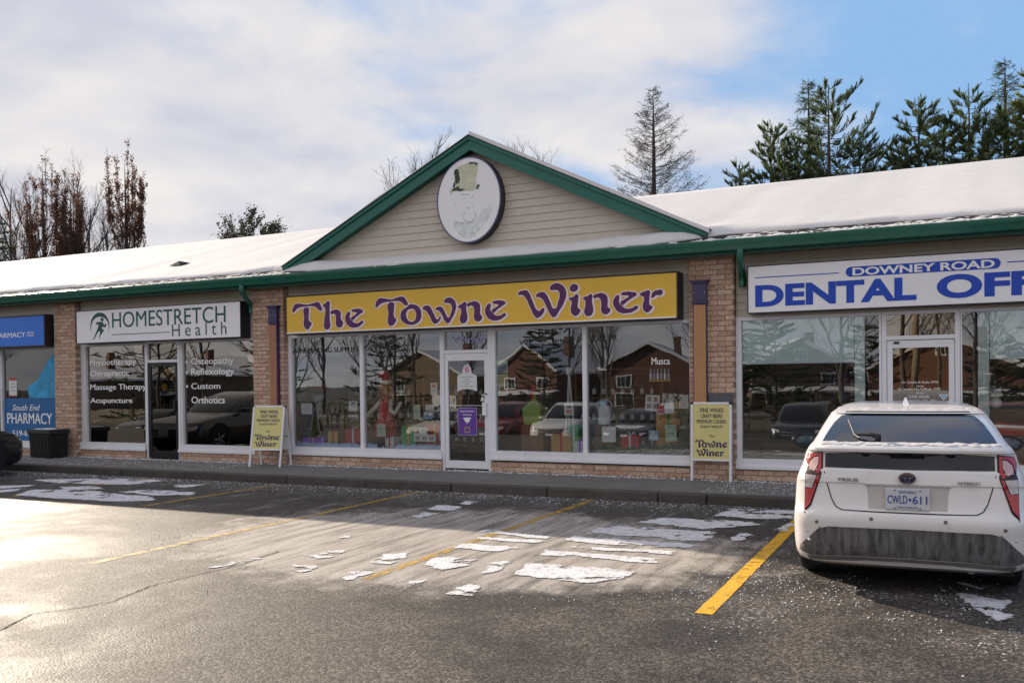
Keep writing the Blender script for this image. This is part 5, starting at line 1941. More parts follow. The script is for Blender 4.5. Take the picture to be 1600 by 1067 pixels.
# dental window: soft toy and flowers
ty = empty('soft_toy', (.63, 13.74, 1.18)); tag(ty, 'white soft toy cat with a green bow in the dental window', 'soft toy')
mb = MB(); mb.lathe([(.02, 0), (.075, .03), (.085, .09), (.05, .16), (.02, .17)], 14); mb.build('body', M['white_plastic'], ty, smooth=True)
mb = MB(); mb.lathe([(.02, .13), (.07, .17), (.08, .215), (.055, .265), (.02, .28)], 14)
for sx in (-1, 1):
    mb.add([(sx * .03, -.02, .255), (sx * .075, -.02, .235), (sx * .07, 0, .315), (sx * .05, .03, .25)], [(0, 1, 2), (1, 3, 2), (3, 0, 2)])
mb.build('head', M['white_plastic'], ty, smooth=True)
for sx in (-1, 1):
    mb = MB(); mb.tube([(sx * .028, -.078, .225), (sx * .028, -.07, .225)], .010, 8); mb.build('eye', M['black'], ty)
mb = MB(); mb.lathe([(.03, .13), (.075, .145), (.03, .16)], 12); mb.add([(-.09, -.07, .17), (-.02, -.08, .145), (-.09, -.07, .12), (-.05, -.09, .145)], [(0, 1, 3), (1, 2, 3)]); mb.build('bow', M['lime'], ty)
q = MB(); q.box(-.5, .5, -.2, .25, 0, 1.03); tag(q.build('window_cabinet', M['wood'], loc=(.98, 13.8, .15)), 'wooden cabinet under the soft toy in the dental window', 'cabinet')
fl = empty('flower_vase', (-1.28, 13.85, 1.0)); tag(fl, 'vase of small violet flowers behind the dental glass', 'vase')
mb = MB(); mb.lathe([(.04, 0), (.07, .1), (.04, .22), (.05, .25)], 14); mb.build('vase', M['white_plastic'], fl, smooth=True)
M['violet_flower'] = mat('violet_flower', (.22, .12, .32), .7)
random.seed(12)
mb = MB()
for i in range(60):
    d = Vector((random.gauss(0, .11), random.gauss(0, .08), random.uniform(.3, .68)))
    mb.lathe([(.003, -.015), (.02, 0), (.003, .015)], 5, d)
tag(mb.build('flowers', M['violet_flower'], fl), kind='stuff')
mb = MB()
for i in range(14):
    mb.tube([(0, 0, .2), (random.gauss(0, .09), random.gauss(0, .06), random.uniform(.4, .6))], .004, 4)
mb.build('stems', M['garland_green'], fl)
q = MB(); q.box(-.3, .3, -.2, .2, 0, .85); tag(q.build('side_table', M['wood'], loc=(-1.28, 13.9, .15)), 'dark wooden side table under the violet flowers', 'side table')

# more of the shop's bright stock close behind the panes
M['violet_cloth'] = mat('violet_cloth', (.36, .14, .80), .7, var=.2)
M['kraft'] = mat('kraft_paper', (.60, .34, .13), .8, var=.15)
M['gift_green'] = mat('green_gift_paper', (.07, .40, .14), .5, var=.1)
M['gift_gold'] = mat('gold_gift_paper', (.62, .44, .10), .4, var=.1)


def gift(label, x, y, z, w, d, h, paper, ribbon):
    g = empty('gift_box', (x, y, z), R(random.uniform(-25, 25)))
    tag(g, label, 'gift box', 'gift boxes in the shop windows')
    mb_ = MB(); mb_.box(-w / 2, w / 2, -d / 2, d / 2, 0, h); mb_.build('box', M[paper], g, bevel=.004)
    mb_ = MB(); mb_.box(-.018, .018, -d / 2 - .003, d / 2 + .003, 0, h + .003); mb_.build('ribbon', M[ribbon], g)
    mb_ = MB()
    for sx in (-1, 1):
        mb_.tube([(0, 0, h + .003), (sx * .05, 0, h + .045), (sx * .075, 0, h + .02), (0, 0, h + .006)], .010, 6)
    mb_.build('bow', M[ribbon], g, smooth=True)


random.seed(33)
for lab, x, y, w, h, p, r_ in (
        ('flat violet gift box upper left in the first pane', -10.60, 13.72, .36, .10, 'violet_cloth', 'paper'), ('small gold gift box beside the violet one in the first pane', -10.22, 13.74, .16, .18, 'gift_gold', 'red'),
        ('red gift box with white ribbon near the first mullion', -9.75, 13.72, .24, .22, 'red', 'paper'), ('white gift box with red ribbon left of the doll', -8.92, 13.70, .18, .13, 'paper', 'red'),
        ('green gift box with gold ribbon right of the doll', -8.55, 13.72, .22, .26, 'gift_green', 'gift_gold'), ('red gift box low beside the door in the second pane', -8.05, 13.74, .24, .30, 'red', 'gift_gold'),
        ('kraft paper gift box low in the third pane', -5.65, 13.72, .26, .20, 'kraft', 'red'), ('small green gift box right of the lime tin', -5.40, 13.74, .16, .30, 'gift_green', 'paper'),
        ('white gift box by the third mullion', -5.30, 13.68, .14, .12, 'paper', 'violet_cloth'), ('tall kraft paper gift box at the right end of the fourth pane', -3.85, 13.78, .30, .55, 'kraft', 'gift_green'),
        ('red gift box in the middle of the fourth pane', -4.45, 13.72, .22, .20, 'red', 'paper')):
    gift(lab, x, y - .06, .471, w * 1.25, w * .8, h * 1.45, p, r_)
# bottle poster with a row of white bottles
bp_ = empty('bottle_poster', (-3.93, YF + .066, 1.60)); tag(bp_, 'dark poster with a row of pale bottles under the white lettering', 'poster')
mb = MB(); mb.box(-.17, .17, 0, .002, 0, .23); mb.build('sheet', M['black'], bp_)
mb = MB(); mb.box(-.17, .17, -.0012, -.0002, .0, .022); mb.build('base_line', M['gold'], bp_)
for i in range(6):
    mb = MB(); shape_into(mb, [[(a * 1.0 - .14 + i * .056, b_) for a, b_ in ((-.017, .03), (.017, .03), (.017, .11), (.006, .14), (.006, .19), (-.006, .19), (-.006, .14), (-.017, .11))]], -.0014, .0008, 0, False)
    mb.build('printed_bottle', M[('paper', 'lilac')[i % 2]], bp_)
# small decorated trees
for lab, x, h, sd_ in (('small dark green decorated tree at the left end of the first pane', -10.72, .75, 1), ('small dark green decorated tree by the doll', -8.72, .62, 2), ('small decorated tree at the right end of the fourth pane', -3.62, .8, 3)):
    random.seed(sd_)
    tr_ = empty('table_tree', (x, 13.98, .47)); tag(tr_, lab, 'small tree', 'small decorated trees in the shop windows')
    mb = MB(); mb.tube([(0, 0, 0), (0, 0, h)], .015, 6); mb.build('trunk', M['wood'], tr_)
    mb = MB()
    for i in range(520):
        t = random.random() ** .7
        z_ = h * (1 - t) + .04
        a = random.random() * 6.28
        rr = t * h * .28
        c = Vector((math.cos(a) * rr * random.uniform(.2, .8), math.sin(a) * rr * random.uniform(.2, .8), z_))
        e = c + Vector((math.cos(a) * .06, math.sin(a) * .06, -.03))
        s_ = Vector((-math.sin(a), math.cos(a), 0)) * .014
        mb.add([c - s_, c + s_, e], [(0, 1, 2)])
    tag(mb.build('foliage', M['garland_green'], tr_), kind='stuff')
    for i in range(12):
        t = .2 + .75 * i / 12
        a = i * 2.4
        mb = MB(); mb.lathe([(.004, -.02), (.018, -.008), (.018, .008), (.004, .02)], 8, (math.cos(a) * t * h * .27, math.sin(a) * t * h * .27, h * (1 - t) + .04)); mb.build('bauble', M[('red', 'gold', 'paper')[i % 3]], tr_, smooth=True)


# ------------------------------------------------------------------ vehicles
M['car_glass'] = mat('dark_car_glass', (.006, .009, .016), .04, var=0, spec=.5, coat=.0)
M['chrome'] = mat('chrome', (.55, .55, .57), .15, metal=1, var=.05)
M['rim'] = mat('wheel_rim', (.22, .22, .23), .35, metal=.7, var=.15)
M['lamp_red'] = mat('red_lamp_lens', (.42, .015, .02), .15, var=.25, vscale=30, coat=.6)
M['lamp_clear'] = mat('clear_lamp_lens', (.55, .50, .50), .15, var=.2, vscale=40, coat=.6)
M['lamp_pale'] = mat('pale_pink_lamp_lens', (.60, .40, .38), .2, var=.2, vscale=30, coat=.6)
M['lamp_dark'] = mat('lamp_housing', (.03, .012, .012), .3)
M['plate'] = mat('licence_plate', (.62, .64, .68), .4, var=.03)
M['plate_ink'] = mat('plate_blue', (.02, .07, .32), .5)
M['seam'] = mat('panel_gap', (.01, .01, .01), .8)


def ring(z, yr, yf, w, rr, rf, bow, bowf=.12, taper=.0):
    """one horizontal outline of a car body; runs from the rear centre round the right side to the front centre"""
    pts = []
    rr = min(rr, w * .9, (yf - yr) * .45)
    rf = min(rf, w * .9, (yf - yr) * .45)
    for i in range(9):
        x = (w - rr) * i / 8
        pts.append((x, yr + bow * (x / w) ** 2))
    yb = yr + bow * ((w - rr) / w) ** 2
    for i in range(1, 9):
        a = math.pi / 2 * i / 8
        pts.append((w - rr + rr * math.sin(a), yb + rr * .8 * (1 - math.cos(a))))
    y0 = yb + rr * .8
    ybf = yf - bowf * ((w - rf) / w) ** 2
    y1 = ybf - rf * .8
    for i in range(1, 12):
        t = i / 12
        pts.append((w - taper * (2 * t - 1) ** 2 * .5 if 0 < t < 1 else w, y0 + (y1 - y0) * t))
    for i in range(8):
        a = math.pi / 2 * i / 8
        pts.append((w - rf + rf * math.cos(a), y1 + rf * .8 * math.sin(a)))
    for i in range(8, -1, -1):
        x = (w - rf) * i / 8
        pts.append((x, yf - bowf * (x / w) ** 2))
    return [(x, y, z) for x, y in pts]


def body_from_rings(levels):
    mb = MB()
    V, F = [], []
    for lv in levels:
        h = ring(*lv)
        V += h + [(-x, y, z) for x, y, z in h[-2:0:-1]]
    k = len(V) // len(levels)
    for j in range(len(levels) - 1):
        for i in range(k):
            i2 = (i + 1) % k
            F.append((j * k + i, j * k + i2, (j + 1) * k + i2, (j + 1) * k + i))
    F.append(tuple(range(k - 1, -1, -1)))
    F.append(tuple((len(levels) - 1) * k + i for i in range(k)))
    mb.add(V, F)
    return mb


def bvh_of(mb):
    return BVHTree.FromPolygons([Vector(v) for v in mb.v], mb.f)


def patch(bvh, polys, mb, dirv, lift=.005, step_=.035, skirt=.012):
    """lay outlines onto a car body by projecting them along dirv ('rear', 'front', 'right', 'left'); gives raised panels"""
    for poly in polys:
        pts = []
        for a, b_ in zip(poly, poly[1:] + poly[:1]):
            d = math.hypot(b_[0] - a[0], b_[1] - a[1])
            k = max(1, int(d / step_))
            for i in range(k):
                pts.append(Vector((a[0] + (b_[0] - a[0]) * i / k, a[1] + (b_[1] - a[1]) * i / k)))
        m_ = len(pts)
        x0, x1 = min(p.x for p in pts), max(p.x for p in pts)
        y0, y1 = min(p.y for p in pts), max(p.y for p in pts)
        inner = []
        yy = y0 + step_ * .5
        while yy < y1:
            xx = x0 + step_ * .5
            while xx < x1:
                inner.append(Vector((xx, yy)))
                xx += step_
            yy += step_
        vs, es, fs, *_ = delaunay_2d_cdt(pts + inner, [], [list(range(m_))], 1, 1e-6)
        V = []
        for v in vs:
            if dirv == 'rear': o_, d_ = Vector((v.x, -3, v.y)), Vector((0, 1, 0))
            elif dirv == 'front': o_, d_ = Vector((v.x, 9, v.y)), Vector((0, -1, 0))
            elif dirv == 'right': o_, d_ = Vector((4, v.x, v.y)), Vector((-1, 0, 0))
            elif dirv == 'left': o_, d_ = Vector((-4, v.x, v.y)), Vector((1, 0, 0))
            else: o_, d_ = Vector((v.x, v.y, 5)), Vector((0, 0, -1))
            hit, nrm, *_ = bvh.ray_cast(o_, d_)
            if hit is None:
                hit, nrm, *_ = bvh.find_nearest(o_ + d_ * 3)
            if nrm.dot(d_) > 0: nrm = -nrm
            V.append(hit + nrm * lift)
        F = []
        for f in fs:
            a, b_, c = (V[i] for i in f[:3])
            n_ = (b_ - a).cross(c - a)
            F.append(tuple(f) if n_.dot(d_) < 0 else tuple(reversed(f)))
        cnt = {}
        for f in F:
            for i in range(len(f)):
                cnt[(f[i], f[(i + 1) % len(f)])] = 1
        base = {}
        for (a, b_) in list(cnt):
            if (b_, a) not in cnt:
                for q in (a, b_):
                    if q not in base:
                        base[q] = len(V)
                        V.append(V[q] + d_ * skirt)
                F.append((b_, a, base[a], base[b_]))
        mb.add(V, F)
    return mb


def line_patch(bvh, pts, mb, dirv, w=.004, lift=.002):
    for a, b_ in zip(pts, pts[1:]):
        d = Vector((b_[0] - a[0], b_[1] - a[1]))
        n_ = Vector((-d.y, d.x)).normalized() * w
        patch(bvh, [[(a[0] + n_.x, a[1] + n_.y), (b_[0] + n_.x, b_[1] + n_.y), (b_[0] - n_.x, b_[1] - n_.y), (a[0] - n_.x, a[1] - n_.y)]], mb, dirv, lift, .06, .004)
    return mb


def wheel(root, x, y, r, wd, side):
    c = Vector((x, y, r))
    mb = MB()
    prof = [(r * .62, -wd / 2), (r * .95, -wd / 2), (r, -wd * .38), (r, wd * .38), (r * .95, wd / 2), (r * .62, wd / 2)]
    seg = 28
    vs = []
    for rad, t in prof:
        for k in range(seg):
            a = 2 * math.pi * k / seg
            vs.append((x + t, y + rad * math.cos(a), r + rad * math.sin(a)))
    fs = [(i * seg + k, i * seg + (k + 1) % seg, (i + 1) * seg + (k + 1) % seg, (i + 1) * seg + k) for i in range(len(prof) - 1) for k in range(seg)]
    mb.add(vs, fs)
    w_ = mb.build('wheel', M['rubber'], root, smooth=True, sharp=35)
    mb = MB()
    mb.tube([(x - wd * .3, y, r), (x + wd * .3, y, r)], r * .64, 24)
    for k in range(5):
        a = 2 * math.pi * k / 5
        ca, sa = math.cos(a), math.sin(a)
        xo = x + side * wd * .36
        mb.tube([(xo, y + ca * r * .1, r + sa * r * .1), (xo, y + ca * r * .6, r + sa * r * .6)], [r * .1, r * .07], 6)
    mb.tube([(x + side * wd * .3, y, r), (x + side * wd * .42, y, r)], r * .14, 12)
    mb.build('rim', M['rim'], w_)
    return w_


# --- white hatchback seen from behind ---------------------------------
px_root = empty('white_hatchback', (-.237, 7.12, 0), R(2.3))
tag(px_root, 'dirty white hatchback parked nose-in before the dental office', 'car')
LV = [  # z, rear y, front y, half width, rear corner, front corner, rear bow
    (.19, .16, 4.00, .74, .26, .35, .05), (.22, .08, 4.06, .78, .28, .35, .06), (.26, .05, 4.10, .798, .28, .35, .07), (.31, .03, 4.13, .808, .28, .35, .07),
    (.36, .018, 4.15, .812, .28, .35, .07), (.42, .010, 4.16, .814, .28, .35, .07), (.49, .004, 4.16, .815, .28, .35, .07), (.515, -.006, 4.16, .815, .28, .35, .07), (.57, -.004, 4.15, .812, .28, .35, .07),
    (.60, .006, 4.14, .811, .28, .35, .07), (.622, .034, 4.13, .810, .28, .35, .065), (.66, .050, 4.12, .809, .28, .35, .065), (.72, .062, 4.10, .806, .28, .35, .06), (.78, .070, 4.05, .803, .28, .4, .06),
    (.815, .075, 4.02, .800, .28, .4, .06), (.825, .066, 4.0, .798, .28, .4, .06), (.87, .072, 3.92, .785, .28, .45, .06), (.915, .082, 3.8, .765, .27, .45, .06), (.93, .10, 3.72, .758, .27, .45, .06),
    (.98, .125, 3.45, .745, .25, .45, .06), (1.025, .15, 3.2, .735, .24, .5, .06), (1.048, .150, 3.05, .725, .23, .5, .06), (1.056, .092, 3.0, .716, .22, .5, .07), (1.075, .088, 2.92, .705, .21, .5, .07), (1.092, .105, 2.9, .695, .2, .5, .07),
    (1.106, .15, 2.88, .682, .2, .5, .07), (1.122, .20, 2.86, .672, .2, .5, .07), (1.16, .32, 2.82, .655, .2, .45, .07), (1.21, .48, 2.74, .635, .2, .42, .07), (1.26, .65, 2.66, .612, .2, .4, .06),
    (1.312, .83, 2.6, .588, .2, .38, .06), (1.320, .81, 2.58, .582, .2, .36, .06), (1.332, .86, 2.55, .568, .2, .35, .05), (1.352, 1.04, 2.48, .542, .22, .3, .04), (1.370, 1.30, 2.38, .505, .24, .3, .03), (1.383, 1.6, 2.28, .45, .24, .24, .02), (1.390, 1.85, 2.2, .38, .2, .2, .01)]
pb = body_from_rings(LV)
pbv = bvh_of(pb)
M['car_white'] = mat('white_car_paint', (.80, .78, .77), .28, var=.03, vscale=2, coat=.6, dirt=((.42, .38, .35), 2.4, .56, .35))
pb.build('body', M['car_white'], px_root, smooth=True, sharp=32)


def pfeat(name, m_, polys, lift=.006, lab=None, step_=.03, par=None, dirv='rear', skirt=.014):
    mb = MB()
    patch(pbv, polys, mb, dirv, lift, step_, skirt)
    q = mb.build(name, M[m_], par or px_root, smooth=True, sharp=40)
    if lab: q['label'] = lab
    return q


mir = lambda P: [(-x, z) for x, z in P]
# upper rear glass with its black band
pfeat('rear_window', 'car_glass', [[(-.60, 1.121), (0, 1.126), (.60, 1.121), (.585, 1.16), (.54, 1.245), (.49, 1.298), (.40, 1.306), (0, 1.3105), (-.40, 1.306), (-.49, 1.298), (-.54, 1.245), (-.585, 1.16)]], .004, 'upper rear window')
# lower rear glass under the lip
pfeat('rear_window', 'car_glass', [[(-.575, .932), (0, .926), (.575, .932), (.575, 1.035), (.3, 1.048), (0, 1.050), (-.3, 1.048), (-.575, 1.035)]], .004, 'lower rear window')
# tail lamps
for sg_ in (-1, 1):
    f = (lambda P: P) if sg_ > 0 else mir
    lamp = pfeat('tail_lamp', 'lamp_dark', [f([(.592, 1.045), (.70, 1.030), (.722, .985), (.712, .905), (.722, .878), (.725, .58), (.672, .645), (.60, .872), (.588, .93)])], .004)
    pfeat('lens', 'lamp_red', [f([(.600, 1.036), (.700, 1.022), (.714, .98), (.700, .915), (.690, .972), (.655, 1.004), (.618, 1.010), (.616, .95), (.640, .885), (.612, .880), (.598, .93)])], .011, 'red upper lens', .02, lamp)
    pfeat('lens', 'lamp_pale', [f([(.622, 1.003), (.652, .998), (.685, .965), (.692, .918), (.65, .895), (.622, .948)])], .010, 'pale reversing lens', .02, lamp)
    pfeat('lens', 'lamp_clear', [f([(.632, .868), (.714, .870), (.716, .775), (.668, .770)])], .010, 'clear indicator lens', .02, lamp)
    pfeat('lens', 'lamp_red', [f([(.607, .868), (.626, .868), (.662, .765), (.716, .768), (.718, .60), (.680, .650)])], .011, 'red lower lens', .02, lamp)
# hatch panel gap and plate recess
mb = MB()
seam = [(-.578, .90), (-.555, .80), (-.525, .70), (-.495, .645), (-.45, .622), (-.25, .618), (.25, .618), (.45, .622), (.495, .645), (.525, .70), (.555, .80), (.578, .90)]
line_patch(pbv, seam, mb, 'rear', .0035, .003)
mb.build('hatch_gap', M['seam'], px_root)
for sg_ in (-1, 1):
    mb = MB(); line_patch(pbv, [(sg_ * .60, .487), (sg_ * .70, .44), (sg_ * .79, .43)], mb, 'rear', .0022, .002); mb.build('bumper_gap', M['seam'], px_root)
M['recess'] = mat('greyer_white_paint', (.52, .49, .47), .5, var=.1, vscale=6)  # plate recess panel in a greyer white than the body
pfeat('plate_recess', 'recess', [[(-.285, .818), (.285, .818), (.272, .77), (.262, .64), (-.262, .64), (-.272, .77)]], .002, None, .05, None, 'rear', .004)
mb = MB(); patch(pbv, [[(-.30, .823), (.30, .823), (.29, .814), (-.29, .814)]], mb, 'rear', .012, .05, .016); mb.build('hatch_handle', M['car_white'], px_root)
# plate
pl = MB(); yP = .036
pl.box(-.148, .148, yP - .006, yP + .03, .643, .797)
plo = pl.build('licence_plate', M['plate'], px_root, bevel=.004)
mb = MB()
text_into(mb, 'CWLD', -.134, .0, .688, .748, yP - .0065, .002, .012)
text_into(mb, '611', .034, .132, .688, .748, yP - .0065, .002, .012)
text_into(mb, 'ONTARIO', -.06, .06, .762, .784, yP - .0065, .002, 0)
text_into(mb, 'YOURS TO DISCOVER', -.07, .07, .655, .667, yP - .0065, .002, 0)
mb.mark(); shape_into(mb, [[(.017 + .011 * math.cos(i * 1.0472 / 2) * (1 if i % 2 else .7), .718 + .014 * math.sin(i * 1.0472 / 2) * (1 if i % 2 else .7)) for i in range(12)]], yP - .0065, .002, 0, False)
mb.build_split('lettering', M['plate_ink'], plo)
for sx in (-.085, .085):
    for z in (.655, .785):
        mb = MB(); mb.tube([(sx, yP - .010, z), (sx, yP - .005, z)], .006, 8); mb.build('bolt', M['rim'], plo)
# badge: three ellipses on a dark oval
mb = MB()
yB = .055


def ell(cx, cz, a, b_, k=28):
    return [(cx + a * math.cos(6.2832 * i / k), cz + b_ * math.sin(6.2832 * i / k)) for i in range(k)]


mb = MB(); shape_into(mb, [ell(0, .872, .053, .037)], yB, .012, 0, False)
M['badge_blue'] = mat('badge_blue', (.012, .03, .09), .25)
bd = mb.build('badge', M['badge_blue'], px_root)
mb = MB()
shape_into(mb, [ell(0, .872, .060, .043), ell(0, .872, .052, .036)], yB, .016, 0, False)
shape_into(mb, [ell(0, .888, .040, .0175), ell(0, .888, .034, .012)], yB - .013, .004, 0, False)
shape_into(mb, [ell(0, .872, .0185, .036), ell(0, .872, .0135, .031)], yB - .013, .0045, 0, False)
mb.build('emblem', M['chrome'], bd)
mb = MB()
text_into(mb, 'PRIUS', -.475, -.335, .838, .862, .070, .012, .02)
text_into(mb, 'HYBRID', .335, .475, .836, .858, .070, .012, .01)
mb.build_split('lettering', M['chrome'], px_root)
# bumper insert, dull and streaked
m = bpy.data.materials.new('dirty_bumper_plastic'); M['bumper'] = m
n, l, b = nodes_of(m)
t_ = n.new('ShaderNodeTexCoord'); mp_ = n.new('ShaderNodeMapping'); mp_.inputs['Scale'].default_value = (26, 26, 2.0)
l.new(t_.outputs['Object'], mp_.inputs[0])
nz_ = n.new('ShaderNodeTexNoise'); nz_.inputs['Scale'].default_value = 1.0; nz_.inputs['Detail'].default_value = 6; nz_.inputs['Roughness'].default_value = .7
l.new(mp_.outputs[0], nz_.inputs['Vector'])
rp = n.new('ShaderNodeValToRGB'); rp.color_ramp.elements[0].position = .34; rp.color_ramp.elements[0].color = (.030, .030, .031, 1); rp.color_ramp.elements[1].position = .60; rp.color_ramp.elements[1].color = (.17, .165, .17, 1)
l.new(nz_.outputs['Fac'], rp.inputs[0]); l.new(rp.outputs[0], b.inputs['Base Color']); b.inputs['Roughness'].default_value = .6
pfeat('bumper_insert', 'bumper', [[(-.545, .498), (0, .508), (.545, .498), (.62, .475), (.755, .335), (.77, .285), (.68, .262), (.35, .285), (0, .29), (-.35, .285), (-.68, .262), (-.77, .285), (-.755, .335), (-.62, .475)]], .006)
mb = MB(); patch(pbv, [[(-.70, .262), (-.35, .284), (0, .289), (.35, .284), (.70, .262), (.68, .238), (.3, .262), (0, .268), (-.3, .262), (-.68, .238)]], mb, 'rear', .02, .05, .03)
M['bumper_lip'] = mat('grey_bumper_lip', (.12, .115, .115), .5, var=.25, vscale=8)
mb.build('bumper_lip', M['bumper_lip'], px_root)
mb = MB(); mb.box(-.70, .70, .22, 3.9, .17, .235); mb.build('underbody', M['seam'], px_root)
mb = MB(); mb.tube([(.42, .12, .215), (.42, .6, .23)], .028, 10); mb.build('exhaust', M['rim'], px_root)
for x_, z_ in ((-.245, .57), (.25, .57), (-.63, .525), (.63, .525)):
    hit, nrm, *_ = pbv.ray_cast(Vector((x_, -3, z_)), Vector((0, 1, 0)))
    mb = MB(); mb.tube([hit + nrm * .004, hit - nrm * .01], .013, 12); mb.build('parking_sensor', M['bumper_lip'], px_root)
for x_, y_ in ((-.70, .86), (.70, .86), (-.70, 3.25), (.70, 3.25)):
    wheel(px_root, x_, y_, .31, .20, 1 if x_ > 0 else -1)
# side windows, arches, door gaps
for dv, sg_ in (('right', 1), ('left', -1)):
    pfeat('side_window', 'car_glass', [[(.95, 1.14), (1.35, 1.265), (1.75, 1.31), (1.78, 1.09), (1.2, 1.085)]], .004, None, .06, None, dv)
    pfeat('side_window', 'car_glass', [[(1.82, 1.31), (2.3, 1.27), (2.62, 1.10), (1.84, 1.085)]], .004, None, .06, None, dv)
    for yc in (.86, 3.25):
        pfeat('wheel_arch', 'seam', [[(yc + .36 * math.cos(R(a)), max(.22, .31 + .36 * math.sin(R(a)))) for a in range(-14, 195, 12)]], .002, None, .06, None, dv, .004)
# mirrors: housing and mirror glass facing back
for sg_ in (-1, 1):
    mb = MB()
    cx = sg_ * (.90 if sg_ < 0 else .86)
    prof_ = [(0, .02), (.05, .085), (.12, .10), (.17, .092)]
    vs, fs = [], []
    for d_, s_ in prof_:
        for k in range(14):
            a = 6.2832 * k / 14
            vs.append((cx + 1.35 * s_ * math.cos(a), 2.42 - .0 - d_ + .12, .985 + .72 * s_ * math.sin(a)))
    for i in range(3):
        for k in range(14):
            fs.append((i * 14 + (k + 1) % 14, i * 14 + k, (i + 1) * 14 + k, (i + 1) * 14 + (k + 1) % 14))
    fs.append(tuple(range(14)))
    mb.add(vs, fs)
    mo = mb.build('mirror', M['car_white'], px_root, smooth=True, sharp=50)
    mb = MB(); mb.prism_xz([(cx + .142 * math.cos(6.2832 * k / 18), .985 + .076 * math.sin(6.2832 * k / 18)) for k in range(18)], 2.366, 2.376); mb.build('housing_rim', M['black'], mo)
    mb = MB(); mb.prism_xz([(cx + .112 * math.cos(6.2832 * k / 18), .985 + .058 * math.sin(6.2832 * k / 18)) for k in range(18)], 2.360, 2.3655)
    M['mirror_glass'] = M.get('mirror_glass') or mat('mirror_glass', (.16, .24, .34), .03, metal=1, var=0)
    mb.build('mirror_glass', M['mirror_glass'], mo)
    mb = MB(); mb.tube([(sg_ * .70, 2.5, 1.02), (cx, 2.46, .97)], [.05, .04], 8); mb.build('mirror_arm', M['black'], mo)
# wiper, antenna, high stop lamp
hit1, n1_, *_ = pbv.ray_cast(Vector((-.20, -3, 1.135)), Vector((0, 1, 0)))
hit2, n2_, *_ = pbv.ray_cast(Vector((-.36, -3, 1.152)), Vector((0, 1, 0)))
hit3, n3_, *_ = pbv.ray_cast(Vector((-.43, -3, 1.255)), Vector((0, 1, 0)))
mb = MB(); mb.tube([hit1 + n1_ * .03, hit1.lerp(hit2, .3) + n1_ * .04, hit2 + n2_ * .025], [.022, .016, .010], 8); wi = mb.build('wiper_arm', M['black'], px_root)
mb = MB(); mb.tube([hit3 + n3_ * .016, hit2 + n2_ * .02 + Vector((-.01, 0, -.0)), hit2 + n2_ * .02 + Vector((.03, -.05, -.02))], .006, 6); mb.build('blade', M['rim'], wi)
mb = MB(); mb.tube([hit1 + n1_ * .045, hit1 - n1_ * .01], .022, 10); mb.build('pivot', M['black'], wi)
mb = MB(); mb.add([(-.03, 1.42, 1.365), (.03, 1.42, 1.365), (.006, 1.58, 1.435), (-.006, 1.58, 1.435), (-.03, 1.85, 1.375), (.03, 1.85, 1.375)], [(0, 1, 2, 3), (1, 5, 2), (4, 0, 3), (3, 2, 5, 4)]); mb.build('antenna_fin', M['car_white'], px_root)
mb = MB(); patch(pbv, [[(-.47, 1.318), (.47, 1.318), (.46, 1.330), (-.46, 1.330)]], mb, 'rear', .006, .05, .012); mb.build('roof_spoiler_edge', M['black'], px_root)
# snow left on the spoiler lip and roof edge
mb = MB()
random.seed(21)
for i in range(160):
    x_ = random.uniform(-.6, .6)
    up_ = random.random() < .75
    z_ = 1.108 + random.uniform(-.004, .010) if up_ else 1.345 + random.uniform(-.008, .01)
    hit, nrm, *_ = pbv.ray_cast(Vector((x_, -3, z_)), Vector((0, 1, 0)))
    if hit is None: continue
    s = random.uniform(.008, .028)
    mb.add([hit + Vector((-s * 1.4, -s * .5, 0)), hit + Vector((s * 1.4, -s * .5, 0)), hit + Vector((s, s * .8, s * .3)), hit + Vector((-s, s * .8, s * .3)), hit + Vector((0, 0, s * .5))], [(0, 1, 4), (1, 2, 4), (2, 3, 4), (3, 0, 4)])
tag(mb.build('snow', M['snow'], px_root, smooth=True), kind='stuff')


